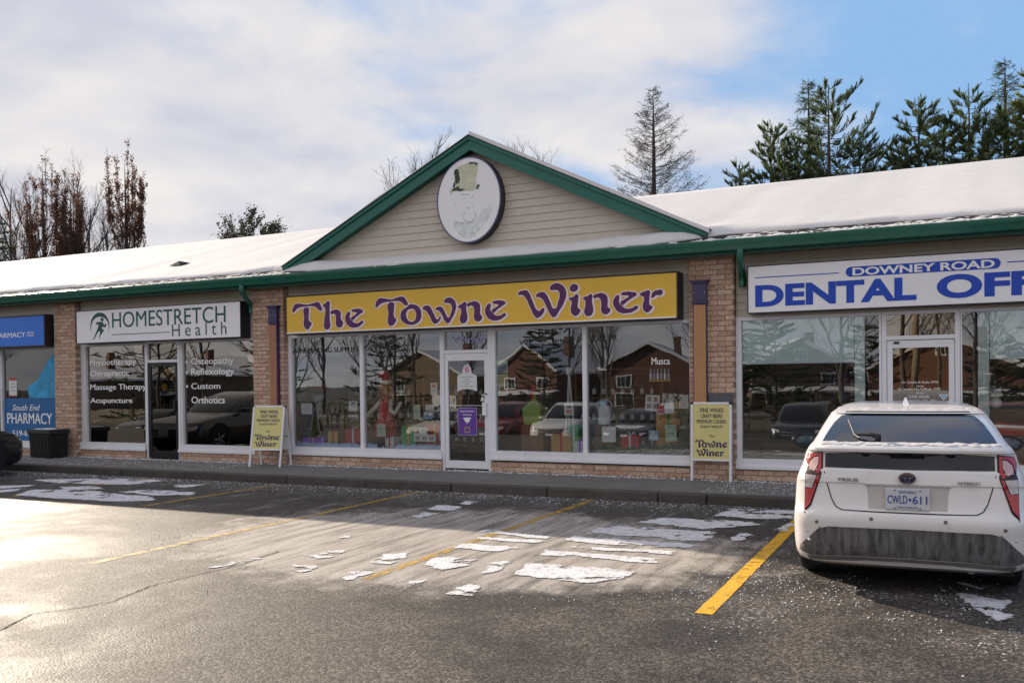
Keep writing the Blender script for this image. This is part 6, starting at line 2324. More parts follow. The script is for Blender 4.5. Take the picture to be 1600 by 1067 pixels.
# --- other cars -------------------------------------------------------
def make_car(name, label, loc, rz, paint, W, L, H, style, group=None, snow=False):
    root = empty(name, loc, rz)
    tag(root, label, 'car', group)
    w = W / 2
    hood, belt = (.98, 1.02) if style == 'suv' else (.80, .90)
    hl = L - (1.05 if style == 'suv' else 1.2)
    lv = [(.20, .12, L - .10, w * .93, .2, .22, .05), (.27, .04, L - .03, w * .98, .22, .25, .06), (.42, 0, L, w, .22, .28, .06), (.60, .02, L - .01, w, .22, .28, .06), (hood - .16, .05, L - .05, w, .22, .28, .06),
          (hood - .06, .07, L - .12, w * .985, .22, .32, .06), (hood, .09, L - .28, w * .965, .22, .36, .06), (belt + .01, .12, hl + .10, w * .95, .22, .45, .06), (belt + .04, .14, hl - .02, w * .935, .22, .4, .06)]
    top = [(belt + .05, .16, hl - .08, w * .92, .22, .4, .06)]
    n_ = 8
    for i in range(1, n_ + 1):
        t = i / n_
        z = belt + .05 + (H - belt - .05) * (1 - (1 - t) ** 1.6)
        if style == 'suv':
            yr, yf = .16 + .30 * t ** 1.3, hl - .08 - 1.25 * t ** 1.15
        else:
            yr, yf = .55 + 1.15 * t ** 1.1, hl - .08 - 1.3 * t ** 1.15
        top.append((z, yr, yf, w * (.92 - .20 * t ** 1.5), .22, .38 - .1 * t, .05 - .03 * t))
    lv += top
    bm_ = body_from_rings(lv)
    bv = bvh_of(bm_)
    bm_.build('body', paint, root, smooth=True, sharp=30)

    def feat(nm, m_, polys, dv, lift=.005, st=.07, par=None):
        q = MB(); patch(bv, polys, q, dv, lift, st)
        return q.build(nm, M[m_], par or root, smooth=True, sharp=40)
    zt = H - .09
    ww = w * .80
    feat('windscreen', 'car_glass', [[(-ww * 1.02, belt + .07), (ww * 1.02, belt + .07), (ww * .86, zt), (-ww * .86, zt)]], 'front')
    feat('rear_window', 'car_glass', [[(-ww * .98, belt + .09), (ww * .98, belt + .09), (ww * .82, zt - .02), (-ww * .82, zt - .02)]], 'rear')
    yb0, yb1 = (.55, hl - .45) if style == 'suv' else (1.15, hl - .45)
    ym = (yb0 + yb1) / 2
    for dv in ('right', 'left'):
        feat('side_window', 'car_glass', [[(yb0, belt + .08), (ym - .04, belt + .08), (ym - .04, zt - .02), (yb0 + .30, zt - .03)]], dv)
        feat('side_window', 'car_glass', [[(ym + .04, belt + .08), (yb1, belt + .08), (yb1 - .55, zt - .03), (ym + .04, zt - .02)]], dv)
        for yc in (.85, L - .85):
            feat('wheel_arch', 'seam', [[(yc + .40 * math.cos(R(a)), max(.24, .33 + .40 * math.sin(R(a)))) for a in range(-12, 193, 15)]], dv, .003)
    gz0, gz1 = (.50, hood - .20) if style == 'suv' else (.40, hood - .20)
    g = feat('grille', 'black', [[(-w * .55, gz0), (w * .55, gz0), (w * .62, gz1), (-w * .62, gz1)]], 'front', .006)
    for i in range(3):
        feat('grille_bar', 'chrome', [[(-w * .56, gz0 + (i + .5) * (gz1 - gz0) / 3 - .012), (w * .56, gz0 + (i + .5) * (gz1 - gz0) / 3 - .012), (w * .56, gz0 + (i + .5) * (gz1 - gz0) / 3 + .012), (-w * .56, gz0 + (i + .5) * (gz1 - gz0) / 3 + .012)]], 'front', .014, .1, g)
    feat('bumper_grille', 'seam', [[(-w * .75, .25), (w * .75, .25), (w * .68, .38), (-w * .68, .38)]], 'front', .005)
    for sg_ in (-1, 1):
        hl_ = feat('headlight', 'lamp_clear', [[(sg_ * w * .64, hood - .27), (sg_ * w * .93, hood - .22), (sg_ * w * .92, hood - .13), (sg_ * w * .64, hood - .17)]], 'front', .007, .04)
        feat('tail_lamp', 'lamp_red', [[(sg_ * w * .62, belt - .22), (sg_ * w * .92, belt - .22), (sg_ * w * .90, belt - .06), (sg_ * w * .62, belt - .06)]], 'rear', .007, .04)
        mb = MB(); q = Vector((sg_ * (w + .10), hl - .45, belt + .10))
        mb.hexa([q + Vector(v) for v in ((-.1, -.05, -.06), (.1, -.05, -.06), (.08, .1, -.05), (-.1, .1, -.05), (-.1, -.05, .07), (.1, -.05, .07), (.08, .1, .05), (-.1, .1, .05))])
        mb.build('mirror', paint, root, bevel=.02)
    mb = MB(); mb.box(-.15, .15, L + .005, L + .02, .46, .60); mb.build('licence_plate', M['plate'], root)
    mb = MB(); mb.box(-.15, .15, -.02, -.003, .62, .76); mb.build('licence_plate', M['plate'], root)
    mb = MB(); mb.box(-w * .85, w * .85, .3, L - .3, .17, .22); mb.build('underbody', M['seam'], root)
    for x_ in (-w + .10, w - .10):
        for y_ in (.85, L - .85):
            wheel(root, x_ + (.012 if x_ > 0 else -.012), y_, .335, .22, 1 if x_ > 0 else -1)
    if snow:
        mb = MB(); patch(bv, [[(-w * .7, L - .9), (w * .75, L - 1.0), (w * .5, L - .45), (-w * .2, L - .35)]], mb, 'top', .02, .1, .02)
        tag(mb.build('snow', M['snow'], root, smooth=True), kind='stuff')
    return root


P_black = car_paint('black_car_paint', (.010, .011, .012), .2, .15)
P_dgrey = car_paint('dark_grey_car_paint', (.030, .035, .04), .25, .2)
P_white = car_paint('white_suv_paint', (.66, .66, .66), .25, .2)
P_red = car_paint('dark_red_car_paint', (.20, .012, .016), .25, .2)
P_beige = car_paint('pale_gold_car_paint', (.50, .45, .36), .3, .2)
make_car('black_sedan', 'black sedan whose front corner enters at the left picture edge', (-16.43, 6.92, 0), 0, P_black, 1.78, 4.5, 1.45, 'sedan')
RG = 'cars parked across the lot, seen mirrored in the shop windows'
GZ_ = -.95
for nm, lb, x, y, p, st, sn_ in (('suv', 'white SUV with dark grille mirrored in the third wine shop pane', -13.56, -5.0, P_white, 'suv', False),
                             ('sedan', 'dark sedan with snow on its bonnet mirrored in the fourth wine shop pane', -10.66, -5.0, P_dgrey, 'sedan', True),
                             ('suv', 'dark grey SUV mirrored in the left dental window', -4.55, -5.0, P_dgrey, 'suv', False),
                             ('suv', 'red SUV with snow on its bonnet mirrored in the right dental window', 1.9, -5.0, P_red, 'suv', True),
                             ('suv', 'red SUV mirrored in the wine shop door', -16.75, -5.2, P_red, 'suv', False),
                             ('sedan', 'pale gold sedan mirrored in the second wine shop pane', -19.5, -5.0, P_beige, 'sedan', False),
                             ('sedan', 'black sedan mirrored in the right clinic window', -27.4, -3.2, P_black, 'sedan', False),
                             ('suv', 'pale gold SUV mirrored in the left clinic window', -31.9, -4.6, P_beige, 'suv', False),
                             ('sedan', 'dark grey sedan mirrored at the left end of the clinic window', -34.8, -3.4, P_dgrey, 'sedan', False)):
    L_ = 4.6
    make_car(nm, lb, (x, y - L_, ground_z(x, y - 2)), R(random.uniform(-2, 2)), p, 1.88 if st == 'suv' else 1.8, L_, 1.72 if st == 'suv' else 1.45, st, RG, sn_)


# ------------------------------------------------------------------ trees
def rdir(d, spread):
    q = Vector((random.gauss(0, 1), random.gauss(0, 1), random.gauss(0, 1)))
    q -= d * q.dot(d)
    q.normalize()
    return (d * math.cos(spread) + q * math.sin(spread)).normalized()


def branchy(mb, p, d, length, r, depth, up=.25, spread=.6, kids=4, twist=.12, tips=None, sides=4, rmin=.006):
    n_ = 4
    pts, rad = [p.copy()], [r]
    for i in range(n_):
        d = (d + Vector((random.gauss(0, twist), random.gauss(0, twist), random.gauss(0, twist) + up * .25))).normalized()
        p = p + d * length / n_
        pts.append(p.copy())
        rad.append(max(rmin, r * (1 - .62 * (i + 1) / n_)))
    mb.tube(pts, rad, sides if depth > 1 else 3, False)
    if tips is not None and depth <= 1:
        tips += [(q, d.copy()) for q in pts[1:]]
    if depth > 0:
        for k in range(kids):
            t = .25 + .75 * (k + random.random() * .6) / kids
            i = min(n_ - 1, int(t * n_))
            q = pts[i].lerp(pts[i + 1], t * n_ - i)
            branchy(mb, q, rdir(d, spread * random.uniform(.7, 1.2)), length * random.uniform(.45, .68), max(rmin, r * .45 * (1.1 - .4 * t)), depth - 1, up, spread, kids, twist, tips, sides, rmin)


def bare_tree(label, x, y, h, seed, crown=.35, spread=.55, up=.3, depth=3, r=None, group=None, kids=5, leaves=None, nlimb=9, zs=.22, leafm='brown_leaf'):
    random.seed(seed)
    gz = ground_z(x, y)
    root = empty('bare_tree', (x, y, gz))
    tag(root, label, 'tree', group)
    r = r or h * .014
    mb = MB()
    pts, rad = [], []
    for i in range(9):
        t = i / 8
        pts.append(Vector((fnoise(seed, t * 2) * h * .03 * t, fnoise(seed + 5, t * 2) * h * .03 * t, h * .96 * t)))
        rad.append(r * (1 - .9 * t) + .008)
    mb.tube(pts, rad, 8)
    mb.build('trunk', M['bark_grey'], root, smooth=True)
    mb = MB()
    tips = []
    for k in range(nlimb):
        t = zs + (.95 - zs) * (k + random.random() * .7) / nlimb
        i = min(7, int(t * 8))
        q = pts[i].lerp(pts[i + 1], t * 8 - i)
        a = random.random() * 6.28
        d = Vector((math.cos(a) * math.sin(spread), math.sin(a) * math.sin(spread), math.cos(spread)))
        branchy(mb, q, d, h * crown * (1.08 - .75 * t), r * .5 * (1 - .6 * t), depth - 1, up, .5, kids, .10, tips)
    mb.build('crown', M['bark_grey'], root)
    if leaves:
        mb = MB()
        for q, d in tips:
            for _ in range(leaves):
                c = q + Vector((random.gauss(0, .09), random.gauss(0, .09), random.gauss(0, .12)))
                s = Vector((random.gauss(0, 1), random.gauss(0, 1), random.gauss(0, 1))).normalized() * random.uniform(.05, .10)
                e = s.orthogonal().normalized() * random.uniform(.04, .08)
                mb.add([c - s, c + e, c + s, c - e], [(0, 1, 2, 3)])
        tag(mb.build('leaves', M[leafm], root), kind='stuff')
    return root


def columnar_tree(label, x, y, h, w, seed, zleaf=.35, cols=3):
    """upright oak that still holds brown leaves"""
    random.seed(seed)
    root = empty('columnar_oak', (x, y, 0))
    tag(root, label, 'tree', 'columnar oaks holding brown leaves')
    mb = MB()
    mb.tube([(0, 0, 0), (.02, 0, h * .3), (.05, .02, h * .6), (0, 0, h * .88)], [h * .012, h * .010, h * .006, .01], 8)
    mb.build('trunk', M['bark'], root, smooth=True)
    mb = MB()
    lf = MB()
    for k in range(60):
        a = random.random() * 6.28
        t0 = random.uniform(.08, .62)
        rr = w * .5 * random.uniform(.3, 1)
        p0 = Vector((0, 0, h * t0))
        top = min(h * random.uniform(.86, 1.0), h * (t0 + random.uniform(.18, .42)))
        hs = math.sin(min(1.0, (top / h) * 1.02) * math.pi * .93) ** .55
        p1 = Vector((rr * math.cos(a) * .75, rr * math.sin(a) * .75, h * t0 + (top - h * t0) * .35))
        p2 = Vector((rr * math.cos(a), rr * math.sin(a), top))
        p2.x *= .55 + .45 * hs; p2.y *= .55 + .45 * hs
        mb.tube([p0, p1, p1.lerp(p2, .5) + Vector((random.gauss(0, .05), random.gauss(0, .05), 0)), p2], [.045, .035, .022, .008], 4, False)
        for j in range(20):
            q = p1.lerp(p2, random.random())
            d = rdir(Vector((0, 0, 1)), random.uniform(.2, .7))
            e = q + d * random.uniform(.35, .8)
            mb.tube([q, q.lerp(e, .5) + Vector((random.gauss(0, .03), random.gauss(0, .03), .03)), e], [.012, .009, .006], 3, False)
            if q.z > h * zleaf and fnoise(q.x * 1.6 + seed, q.y * 1.6, q.z * .8) > -.30 and q.z < h * random.uniform(.80, .99):
                for _ in range(16):
                    c = q.lerp(e, random.random()) + Vector((random.gauss(0, .10), random.gauss(0, .10), random.gauss(0, .12)))
                    s = Vector((random.gauss(0, 1), random.gauss(0, 1), random.gauss(0, 1))).normalized() * random.uniform(.055, .095)
                    o_ = s.orthogonal().normalized() * random.uniform(.04, .07)
                    lf.add([c - s, c + o_, c + s, c - o_], [(0, 1, 2, 3)])
    mb.build('crown', M['bark'], root)
    tag(lf.build('leaves', M['brown_leaf'], root), kind='stuff')


def needles(mb, c, d, ln, n_, wd=.035, spread=.75):
    """a brush of needles round a shoot"""
    o_ = d.orthogonal().normalized()
    v = d.cross(o_)
    for i in range(n_):
        t = random.random()
        a = random.random() * 6.28
        s = spread * random.uniform(.5, 1.1)
        q = (d * math.cos(s) + (o_ * math.cos(a) + v * math.sin(a)) * math.sin(s))
        b_ = c + d * ln * (t - .3) * 1.6
        w_ = q.orthogonal().normalized() * wd * .5
        mb.add([b_ - w_, b_ + w_, b_ + q * ln * random.uniform(.6, 1.0)], [(0, 1, 2)])


def brush(mb, a, b_, n_, ln, wd=.05):
    """a shoot set all round with needles, like a bottle brush"""
    d = (b_ - a)
    L_ = d.length
    d.normalize()
    o_ = d.orthogonal().normalized()
    v = d.cross(o_)
    for i in range(n_):
        t = i / n_
        an = random.random() * 6.28
        s = random.uniform(.45, .95) * (1.0 - .5 * t)
        q = d * math.cos(s) + (o_ * math.cos(an) + v * math.sin(an)) * math.sin(s)
        p = a + d * L_ * t
        w_ = q.cross(d).normalized() * wd * .5
        mb.add([p - w_, p + w_, p + q * ln * random.uniform(.7, 1.1)], [(0, 1, 2)])


def pine(label, x, y, h, w, seed, mtl='needle', zlow=.3, n_br=60, upturn=.55, dens=1.0, lop=0.0, group='pines behind the plaza', name='pine_tree', gap=.0):
    random.seed(seed)
    root = empty(name, (x, y, ground_z(x, y)))
    tag(root, label, 'tree', group)
    mb = MB()
    mb.tube([(0, 0, 0), (.05, 0, h * .35), (.0, .03, h * .7), (0, 0, h * .97)], [h * .013, h * .011, h * .006, .015], 8)
    mb.build('trunk', M['bark'], root, smooth=True)
    wood, fol = MB(), MB()
    n_br = int(n_br * 1.5)
    for k in range(n_br):
        t = zlow + (.97 - zlow) * ((k + random.random()) / n_br) ** .8
        a = k * 2.4 + random.random() * 1.2
        prof = (1 - t) ** .62 / (1 - zlow) ** .62
        L_ = w * .5 * prof * random.uniform(.55, 1.15) * (1 + lop * math.cos(a)) + .35
        if fnoise(math.cos(a) * 1.3, math.sin(a) * 1.3 + seed, t * 7) < -.34:
            L_ *= .5
        p0 = Vector((0, 0, h * t - L_ * .35))
        d = Vector((math.cos(a), math.sin(a), .05))
        pts = [p0]
        m_ = 6
        for i in range(m_):
            d = (d + Vector((random.gauss(0, .17), random.gauss(0, .17), upturn * ((i + 1) / m_) ** 1.5 * .45 + random.gauss(0, .08)))).normalized()
            pts.append(pts[-1] + d * L_ / m_)
        wood.tube(pts, [.04 * prof + .016, .03 * prof + .014, .024, .018, .014, .011, .008], 4, False)
        nc = int((7 + L_ * 6.5) * dens)
        for j in range(nc):
            tt = (.22 + .78 * random.random() ** .7) * m_
            i0 = min(m_ - 1, int(tt))
            q = pts[i0].lerp(pts[i0 + 1], tt - i0)
            dd = (d * .55 + Vector((math.cos(a + random.gauss(0, 1.1)) * .55, math.sin(a + random.gauss(0, 1.1)) * .55, upturn * random.uniform(.5, 1.5)))).normalized()
            e = q + dd * random.uniform(.20, .48)
            wood.tube([q, e], [.012, .008], 3, False)
            brush(fol, q.lerp(e, .1), e, 26, .20, .029)
        brush(fol, pts[-2], pts[-1] + d * .2, 46, .2, .028)
    for z in range(4):
        q = Vector((random.gauss(0, .12), random.gauss(0, .12), h * (.955 - .02 * z)))
        brush(fol, q, q + Vector((random.gauss(0, .12), random.gauss(0, .12), .7)), 46, .18, .028)
    wood.build('branches', M['bark'], root)
    tag(fol.build('crown', M[mtl], root), kind='stuff')


def spruce_top(label, x, y, h, w, seed, zlow=.35, mtl='needle_d', bare=False, group=None, name='spruce_tree', n_w=34):
    """straight leader with whorls of thin branches; bare for a larch in winter"""
    random.seed(seed)
    root = empty(name, (x, y, 0))
    tag(root, label, 'tree', group)
    mb = MB(); mb.tube([(0, 0, 0), (0, 0, h * .5), (.02, 0, h * .8), (0, 0, h)], [h * .014, h * .010, h * .0055, .012], 8); mb.build('trunk', M['bark'], root, smooth=True)
    wood, fol = MB(), MB()
    for k in range(n_w):
        t = zlow + (1 - zlow) * (k / n_w) ** .95
        nb = random.randint(4, 6)
        for j in range(nb):
            a = random.random() * 6.28
            rad = w * .5 * ((1 - t) / (1 - zlow)) ** .85 * random.uniform(.6, 1.1) + .1
            p0 = Vector((0, 0, h * t + random.uniform(-.1, .1)))
            d = Vector((math.cos(a), math.sin(a), -.12 if not bare else .05))
            pts = [p0]
            for i in range(4):
                d = (d + Vector((random.gauss(0, .06), random.gauss(0, .06), .14 if not bare else .17))).normalized()
                pts.append(pts[-1] + d * rad / 4)
            wood.tube(pts, [.022 + .012 * rad / w, .018, .013, .010, .006], 3, False)
            m_ = int(4 + rad * 5.5)
            for i in range(m_):
                tt = random.uniform(.15, 1) * 4
                i0 = min(3, int(tt))
                q = pts[i0].lerp(pts[i0 + 1], tt - i0)
                dd = Vector((math.cos(a + random.gauss(0, .8)), math.sin(a + random.gauss(0, .8)), random.gauss(.15 if bare else -.1, .35))).normalized()
                e = q + dd * random.uniform(.2, .55) * (.6 + rad * .25)
                wood.tube([q, q.lerp(e, .5) + Vector((0, 0, random.gauss(0, .03))), e], [.008, .006, .005], 3, False)
                if bare:
                    for _ in range(2):
                        c = q.lerp(e, random.random())
                        dd2 = Vector((random.gauss(0, 1), random.gauss(0, 1), random.gauss(.2, 1))).normalized()
                        wood.tube([c, c + dd2 * random.uniform(.12, .28)], [.006, .004], 3, False)
                        if random.random() < .35:
                            s = .035
                            fol.add([c + Vector((-s, 0, 0)), c + Vector((s, 0, 0)), c + Vector((0, 0, s * 1.6)), c + Vector((0, s, s * .5))], [(0, 1, 2), (0, 3, 2), (1, 3, 2)])
                else:
                    for z in (.4, .8):
                        needles(fol, q.lerp(e, z), dd, .16, 6, .03, .8)
    wood.build('branches', M['bark'], root)
    tag(fol.build('cones' if bare else 'crown', M['bark'] if bare else M[mtl], root), kind='stuff')


def at(x34, z34, y0, y):
    k = y / y0
    return x34 * k, 1.6 + (z34 - 1.6) * k


TY = 60.0
M['olive_leaf'] = mat('olive_leaf', (.085, .085, .045), .8, var=.3, rnd=.5, island=True)
x, z = at(-45.1, 15.3, 34, TY)
columnar_tree('wide columnar oak with brown leaves, tallest of the trees on the left', x + .2, TY, z, 6.4, 11, .42)
x, z = at(-43.4, 14.3, 34, TY)
columnar_tree('slim columnar oak with brown leaves joined to the wide one on its right', x + .3, TY + .6, z, 3.4, 12, .40)
x, z = at(-40.9, 16.0, 36, TY)
columnar_tree('slim columnar oak standing apart above the left roof', x, TY, z, 4.2, 13, .56)
bg_ = 'bare trees behind the plaza'
for lb, X, Z, Y0, sd, cr in (('bare tree at the far left edge behind the roof', -47.6, 13.4, 34, 31, .40), ('low bare tree left of the wide columnar oak', -46.4, 12.2, 34, 32, .40), ('bare tree between the two columnar oaks', -42.0, 12.9, 34, 33, .36),
                             ('lower bare tree beside the lone columnar oak', -41.2, 11.6, 34, 34, .36), ('bare bush-like tree just left of the lone oak', -40.0, 10.6, 34, 35, .34),
                             ('bare tree rising left of the gable peak', -20.0, 12.0, 34, 36, .30), ('bare tree with fine twigs low left of the gable peak', -21.6, 11.0, 34, 37, .34), ('bare tree rising right of the gable peak', -16.4, 11.3, 34, 38, .30), ('bare low tree on the right rake of the gable', -15.0, 10.9, 34, 39, .34)):
    x, z = at(X, Z, Y0, TY + 6)
    bare_tree(lb, x, TY + 6, z, sd, cr, .5, .35, 4, None, bg_, 4, None, 14)
x, z = at(-10.09, 12.96, 34, TY)
spruce_top('bare larch with straight trunk right of the gable', x, TY, z, 11.5, 41, .38, bare=True, name='larch_tree', n_w=45)
x, z = at(-46.9, 11.7, 33, TY)
pine('dark evergreen at the very left edge behind the roof', x - 1.6, TY, z, 7.5, 51, 'needle_d', .3, 70, .25)
x, z = at(-35.45, 11.5, 40, TY)
bare_tree('rounded twiggy tree with green leaves peeping over the left roof', x, TY, z - 1.0, 52, .34, .75, .25, 4, None, None, 5, 1, 18, .42, 'olive_leaf')
for lb, X, Z, Y0, W_, sd, mtl, lop, nb, up in (
        ('rounded pine at the left end of the right-hand group', -5.75, 11.35, 34, 7.4, 61, 'needle', -.1, 74, .60),
        ('small pine shoot low left of the rounded pine', -6.85, 9.95, 34, 4.6, 62, 'needle', 0, 46, .6),
        ('broad pine with upturned shoots in the middle of the group', -3.5, 11.95, 33, 11.5, 63, 'needle', .45, 74, .62),
        ('low bushy pine under the spruce tip', -4.75, 10.7, 34, 8.0, 64, 'needle', 0, 66, .6),
        ('cone shaped pine left of the far right group', -.72, 11.4, 34, 7.6, 65, 'needle', 0, 80, .62),
        ('pine with open top beside the cone shaped one', .85, 11.95, 35, 7.4, 66, 'needle', 0, 64, .66),
        ('low pine filling between the far right trees', 1.25, 10.5, 34, 8.0, 67, 'needle', 0, 66, .6),
        ('low pine filling the base left of the broad pine', -5.2, 10.2, 34, 8.5, 161, 'needle', 0, 70, .55),
        ('low pine at the right foot of the broad pine', -2.6, 10.3, 34, 8.0, 162, 'needle', 0, 70, .55),
        ('low pine at the left foot of the cone shaped pine', -1.35, 10.1, 34, 6.0, 163, 'needle', 0, 60, .55),
        ('low pine at the right foot of the cone shaped pine', .05, 10.7, 34, 7.5, 164, 'needle', 0, 70, .55),
        ('low pine under the tall open spruce', 2.0, 11.0, 34, 8.0, 165, 'needle', 0, 70, .55),
        ('yellow-green pine at the right picture edge', 2.75, 11.7, 33, 6.6, 68, 'needle_y', 0, 84, .62)):
    x, z = at(X, Z, Y0, TY - 2)
    pine(lb, x, TY - 2 + random.uniform(-1, 1), z, W_, sd, mtl, .34, nb, up, 1.0, lop)
x, z = at(-4.46, 12.75, 35, TY)
spruce_top('thin spruce with bare tip rising from the pines', x, TY, z, 6.0, 71, .45, group='spruces behind the plaza')
x, z = at(2.04, 13.1, 37, TY + 2)
spruce_top('tall open spruce near the right picture edge', x, TY + 2, z, 7.5, 72, .4, group='spruces behind the plaza')

# ------------------------------------------------------------------ across the lot: houses and trees mirrored in the glass
M['house_brick'] = mat('house_brick', (.13, .06, .042), .9, var=.2, vscale=8, bump=.3, bscale=30)
M['house_tan'] = mat('tan_house_wall', (.17, .12, .085), .9, var=.15, vscale=6)
M['house_trim'] = mat('house_white_trim', (.62, .62, .60), .6)
M['house_glass'] = mat('house_window_glass', (.03, .035, .04), .08, spec=.8)


def house(label, x, y, w, d, he, hr, wall, rz=0.0, win=(0, 1, 2, 3), porch=True, roofm='snow'):
    gz = ground_z(x, y)
    root = empty('brick_house', (x, y, gz), rz)
    tag(root, label, 'house', 'houses across the lot, seen mirrored in the shop windows')
    mb = MB(); mb.box(-w / 2, w / 2, -d, 0, -.3, he); mb.build('wall', M[wall], root)
    mb = MB()
    for sx in (-1, 1):
        a, b_ = sx * (w / 2 + .4), 0
        z0, z1 = he - .2, hr
        mb.hexa([(a, -d - .3, z0), (b_, -d - .3, z1), (b_, .4, z1), (a, .4, z0), (a, -d - .3, z0 + .25), (b_, -d - .3, z1 + .25), (b_, .4, z1 + .25), (a, .4, z0 + .25)])
    r_ = mb.build('roof', M['snow'], root)
    mb = MB(); mb.prism_xz([(-w / 2, he), (w / 2, he), (0, hr - .05)], -.25, -.001); mb.build('gable_wall', M[wall], root)
    mb = MB(); mb.box(w * .2, w * .2 + .7, -d * .5, -d * .5 + .7, hr - 1.2, hr + .9); mb.build('chimney', M['house_brick'], r_)
    for fx, fz, ww, wh in [((-.27, .58, 1.1, .95), (.27, .58, 1.1, .95), (-.27, .14, 1.5, 1.0), (0, .76 * hr / he, .8, .75))[i] for i in win]:
        cx, cz = fx * w, fz * he
        mb = MB(); mb.box(cx - ww / 2 - .1, cx + ww / 2 + .1, .002, .06, cz - .1, cz + wh + .1); fr = mb.build('window', M['house_trim'], root)
        for s in (-1, 0, 1):
            mb = MB(); mb.box(cx + s * ww / 3 - ww / 6 + .03, cx + s * ww / 3 + ww / 6 - .03, .061, .07, cz, cz + wh); mb.build('pane', M['house_glass'], fr)
    mb = MB(); mb.box(.14 * w, .42 * w, .002, .08, 0, 1.5); mb.build('garage_door', M['house_trim'], root)
    mb = MB()
    mb.hexa([(-w / 2 - .3, 0.005, he * .47), (w / 2 + .3, 0.005, he * .47), (w / 2 + .3, 1.8, he * .40), (-w / 2 - .3, 1.8, he * .40), (-w / 2 - .3, 0.005, he * .52), (w / 2 + .3, 0.005, he * .52), (w / 2 + .3, 1.8, he * .44), (-w / 2 - .3, 1.8, he * .44)])
    (mb.build('porch_roof', M['snow'], root) if porch else None)


for lb, x, w, wall, y in (('brick house with snowy gable mirrored left of the third pane mullion', -33.5, 7.0, 'house_brick', -46), ('second brick house mirrored in the fourth pane', -22.5, 8.0, 'house_brick', -47), ('brick house mirrored at the right end of the fourth pane', -10.5, 8.0, 'house_tan', -50),
                          ('tan house mirrored in the second pane', -45.0, 10.0, 'house_tan', -47), ('brick house mirrored in the clinic door', -79.0, 8, 'house_tan', -48), ('brick house mirrored behind the dental door', 0.0, 10.0, 'house_brick', -44), ('brick house mirrored at the right end of the dental windows', 11.0, 10.0, 'house_brick', -42), ('tan house mirrored in the pharmacy window', -86.0, 11, 'house_tan', -40)):
    house(lb, x, y, w, 9.0, random.uniform(3.2, 3.9), random.uniform(5.1, 5.9), wall, R(random.uniform(-28, 28)), random.choice(((0, 1, 2), (1, 2, 3), (0, 2), (0, 1, 2, 3))), random.random() < .6)
rg = 'trees across the lot, seen mirrored in the shop windows'
for i, (lb, x, y, h) in enumerate((('bare tree mirrored across the fourth wine shop pane', -20.5, -30, 11.0), ('bare tree mirrored at the left of the first wine shop pane', -43.5, -30, 11.5), ('bare tree mirrored in the right clinic window', -46.0, -16, 10.0), ('bare tree mirrored at the right end of the clinic window', -42.5, -22, 11.0),
                                   ('bare tree mirrored in the pharmacy window', -78, -26, 11.0), ('slim pale birch mirrored in the dental side light', -4.5, -20, 10.0), ('slim pale birch mirrored by the dental door', -1.8, -21, 11.0), ('bare tree mirrored at the right of the dental door', 1.4, -22, 9.0), ('bare tree mirrored at the left edge of the third pane', -36.5, -32, 10.0), ('bare tree mirrored across the second wine shop pane', -37.0, -26, 9.0), ('bare tree mirrored by the third pane mullion', -24.5, -34, 11.0), ('bare tree mirrored at the right of the fourth pane', -13.0, -28, 9.5), ('bare tree mirrored behind the clinic door', -52.0, -26, 11.0), ('bare tree mirrored before the first brick house', -33.0, -24, 9.0), ('bare tree mirrored at the middle of the third pane', -29.5, -28, 10.0), ('bare tree mirrored low in the fourth pane', -18.0, -24, 8.0), ('bare tree mirrored left of the black sedan', -36.5, -18, 8.5), ('bare tree mirrored before the dental door house', -.2, -30, 9.0), ('bare tree mirrored at the right end of the dental windows', 4.2, -24, 9.5))):
    bare_tree(lb, x, y, h, 80 + i, .42, .6, .25, 4, None, rg, 4, None, 11)
for i, (lb, x, y, h, w) in enumerate((('tall spruce mirrored in the left clinic window', -56.0, -24, 13.0, 8.0), ('dark spruce mirrored in the left dental window', -9.0, -28, 6.2, 8.5), ('second dark spruce mirrored in the left dental window', -4.2, -31, 6.0, 8.0), ('spruce mirrored above the third pane houses', -36.0, -58, 12.5, 7.0), ('dark spruce mirrored in the right dental window', 6.0, -30, 8.0, 7.0), ('dark spruce mirrored at the right end of the fourth pane', -13.8, -52, 10, 7.0), ('dark spruce mirrored left of the first pane', -52.0, -34, 9.0, 8.0), ('dark spruce mirrored in the second pane', -41.5, -36, 7.5, 8.0), ('dark spruce mirrored between the two brick houses', -27.5, -36, 7.0, 6.5), ('dark spruce mirrored at the right of the fourth pane', -12.0, -30, 6.0, 6.0), ('low dark spruce mirrored beside the dental door', 2.5, -27, 4.6, 5.0))):
    pine(lb, x, y, h, w, 95 + i, 'needle_d', .08, 50, .12, .7, 0, rg, 'spruce_tree')
M['hedge'] = mat('bare_hedge', (.075, .060, .042), .9, var=.3, rnd=.5, island=True)
random.seed(5)
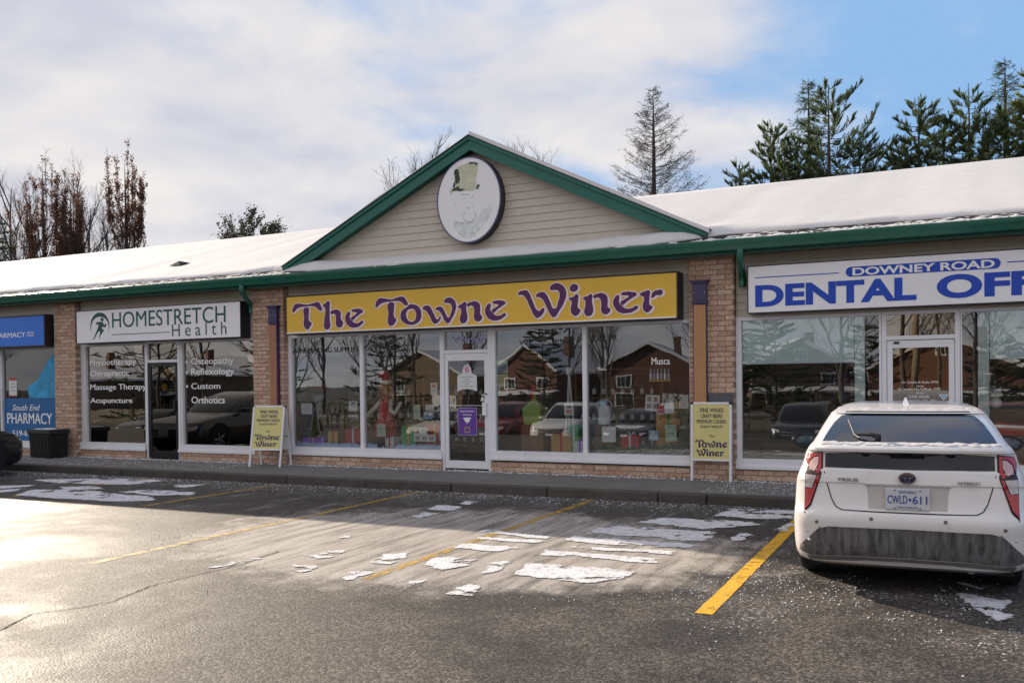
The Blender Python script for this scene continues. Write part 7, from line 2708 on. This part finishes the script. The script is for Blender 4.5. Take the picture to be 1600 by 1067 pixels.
for i, (lb, x, y, w, h) in enumerate((('bare brown hedge mirrored low in the first wine shop pane', -42, -16, 14, 1.9), ('bare brown hedge mirrored behind the white SUV', -27, -17, 13, 1.6), ('bare brown hedge mirrored in the fourth wine shop pane', -14, -16, 12, 2.2), ('bare brown hedge mirrored low in the left dental window', -3, -17, 9, 1.8), ('bare brown hedge mirrored in the clinic windows', -62, -15, 22, 2.0), ('bare brown hedge mirrored at the right of the dental windows', 7, -17, 9, 2.2), ('bare brown hedge mirrored in the pharmacy window', -88, -16, 22, 2.0))):
    gz = ground_z(x, y)
    root = empty('hedge', (x, y, gz)); tag(root, lb, 'hedge', 'bare hedges across the lot')
    st_, tw = MB(), MB()
    for k in range(int(w * 5)):
        bx, by = random.uniform(-w / 2, w / 2), random.gauss(0, .35)
        tp = Vector((bx + random.gauss(0, .25), by + random.gauss(0, .25), h * random.uniform(.7, 1.1)))
        st_.tube([(bx, by, 0), tp], [.025, .01], 3, False)
        for _ in range(16):
            q = Vector((bx, by, 0)).lerp(tp, random.uniform(.15, 1))
            e = q + Vector((random.gauss(0, .22), random.gauss(0, .22), random.uniform(.02, .4)))
            sd = Vector((random.gauss(0, 1), random.gauss(0, 1), 0)).normalized() * .035
            tw.add([q - sd, q + sd, e], [(0, 1, 2)])
    st_.build('stems', M['bark'], root)
    tag(tw.build('twigs', M['hedge'], root), kind='stuff')
pole = empty('utility_pole', (-1.1, -17, ground_z(0, -17))); tag(pole, 'wooden utility pole mirrored in the dental door', 'utility pole')
M['pole_wood'] = mat('weathered_pole', (.22, .18, .14), .9, var=.2, vscale=4)
mb = MB(); mb.tube([(0, 0, 0), (0, 0, 10)], [.17, .12], 12); mb.build('shaft', M['pole_wood'], pole, smooth=True)
mb = MB(); mb.box(-1.1, 1.1, -.06, .06, 9.0, 9.12); mb.build('cross_arm', M['pole_wood'], pole)
# snow-covered verge beyond the lot
mb = MB()
vx = [-160 + i * 8 for i in range(36)]
vy = [-70, -60, -50, -42, -36, -30, -24, -20, -18.5]
mb.add([(x, y, ground_z(x, y) + .02 + (.25 + .12 * fnoise(x * .2, y * .2)) * min(1, (-18.5 - y) / 2.0)) for y in vy for x in vx], [(j * 36 + i, j * 36 + i + 1, (j + 1) * 36 + i + 1, (j + 1) * 36 + i) for j in range(8) for i in range(35)])
M['lawn'] = mat('winter_lawn', (.11, .095, .06), .95, var=.3, vscale=.6, bump=.5, bscale=8, dirt=((.62, .62, .65), .35, .55, .9))
tag(mb.build('snowy_lawn', M['lawn'], smooth=True), kind='structure')
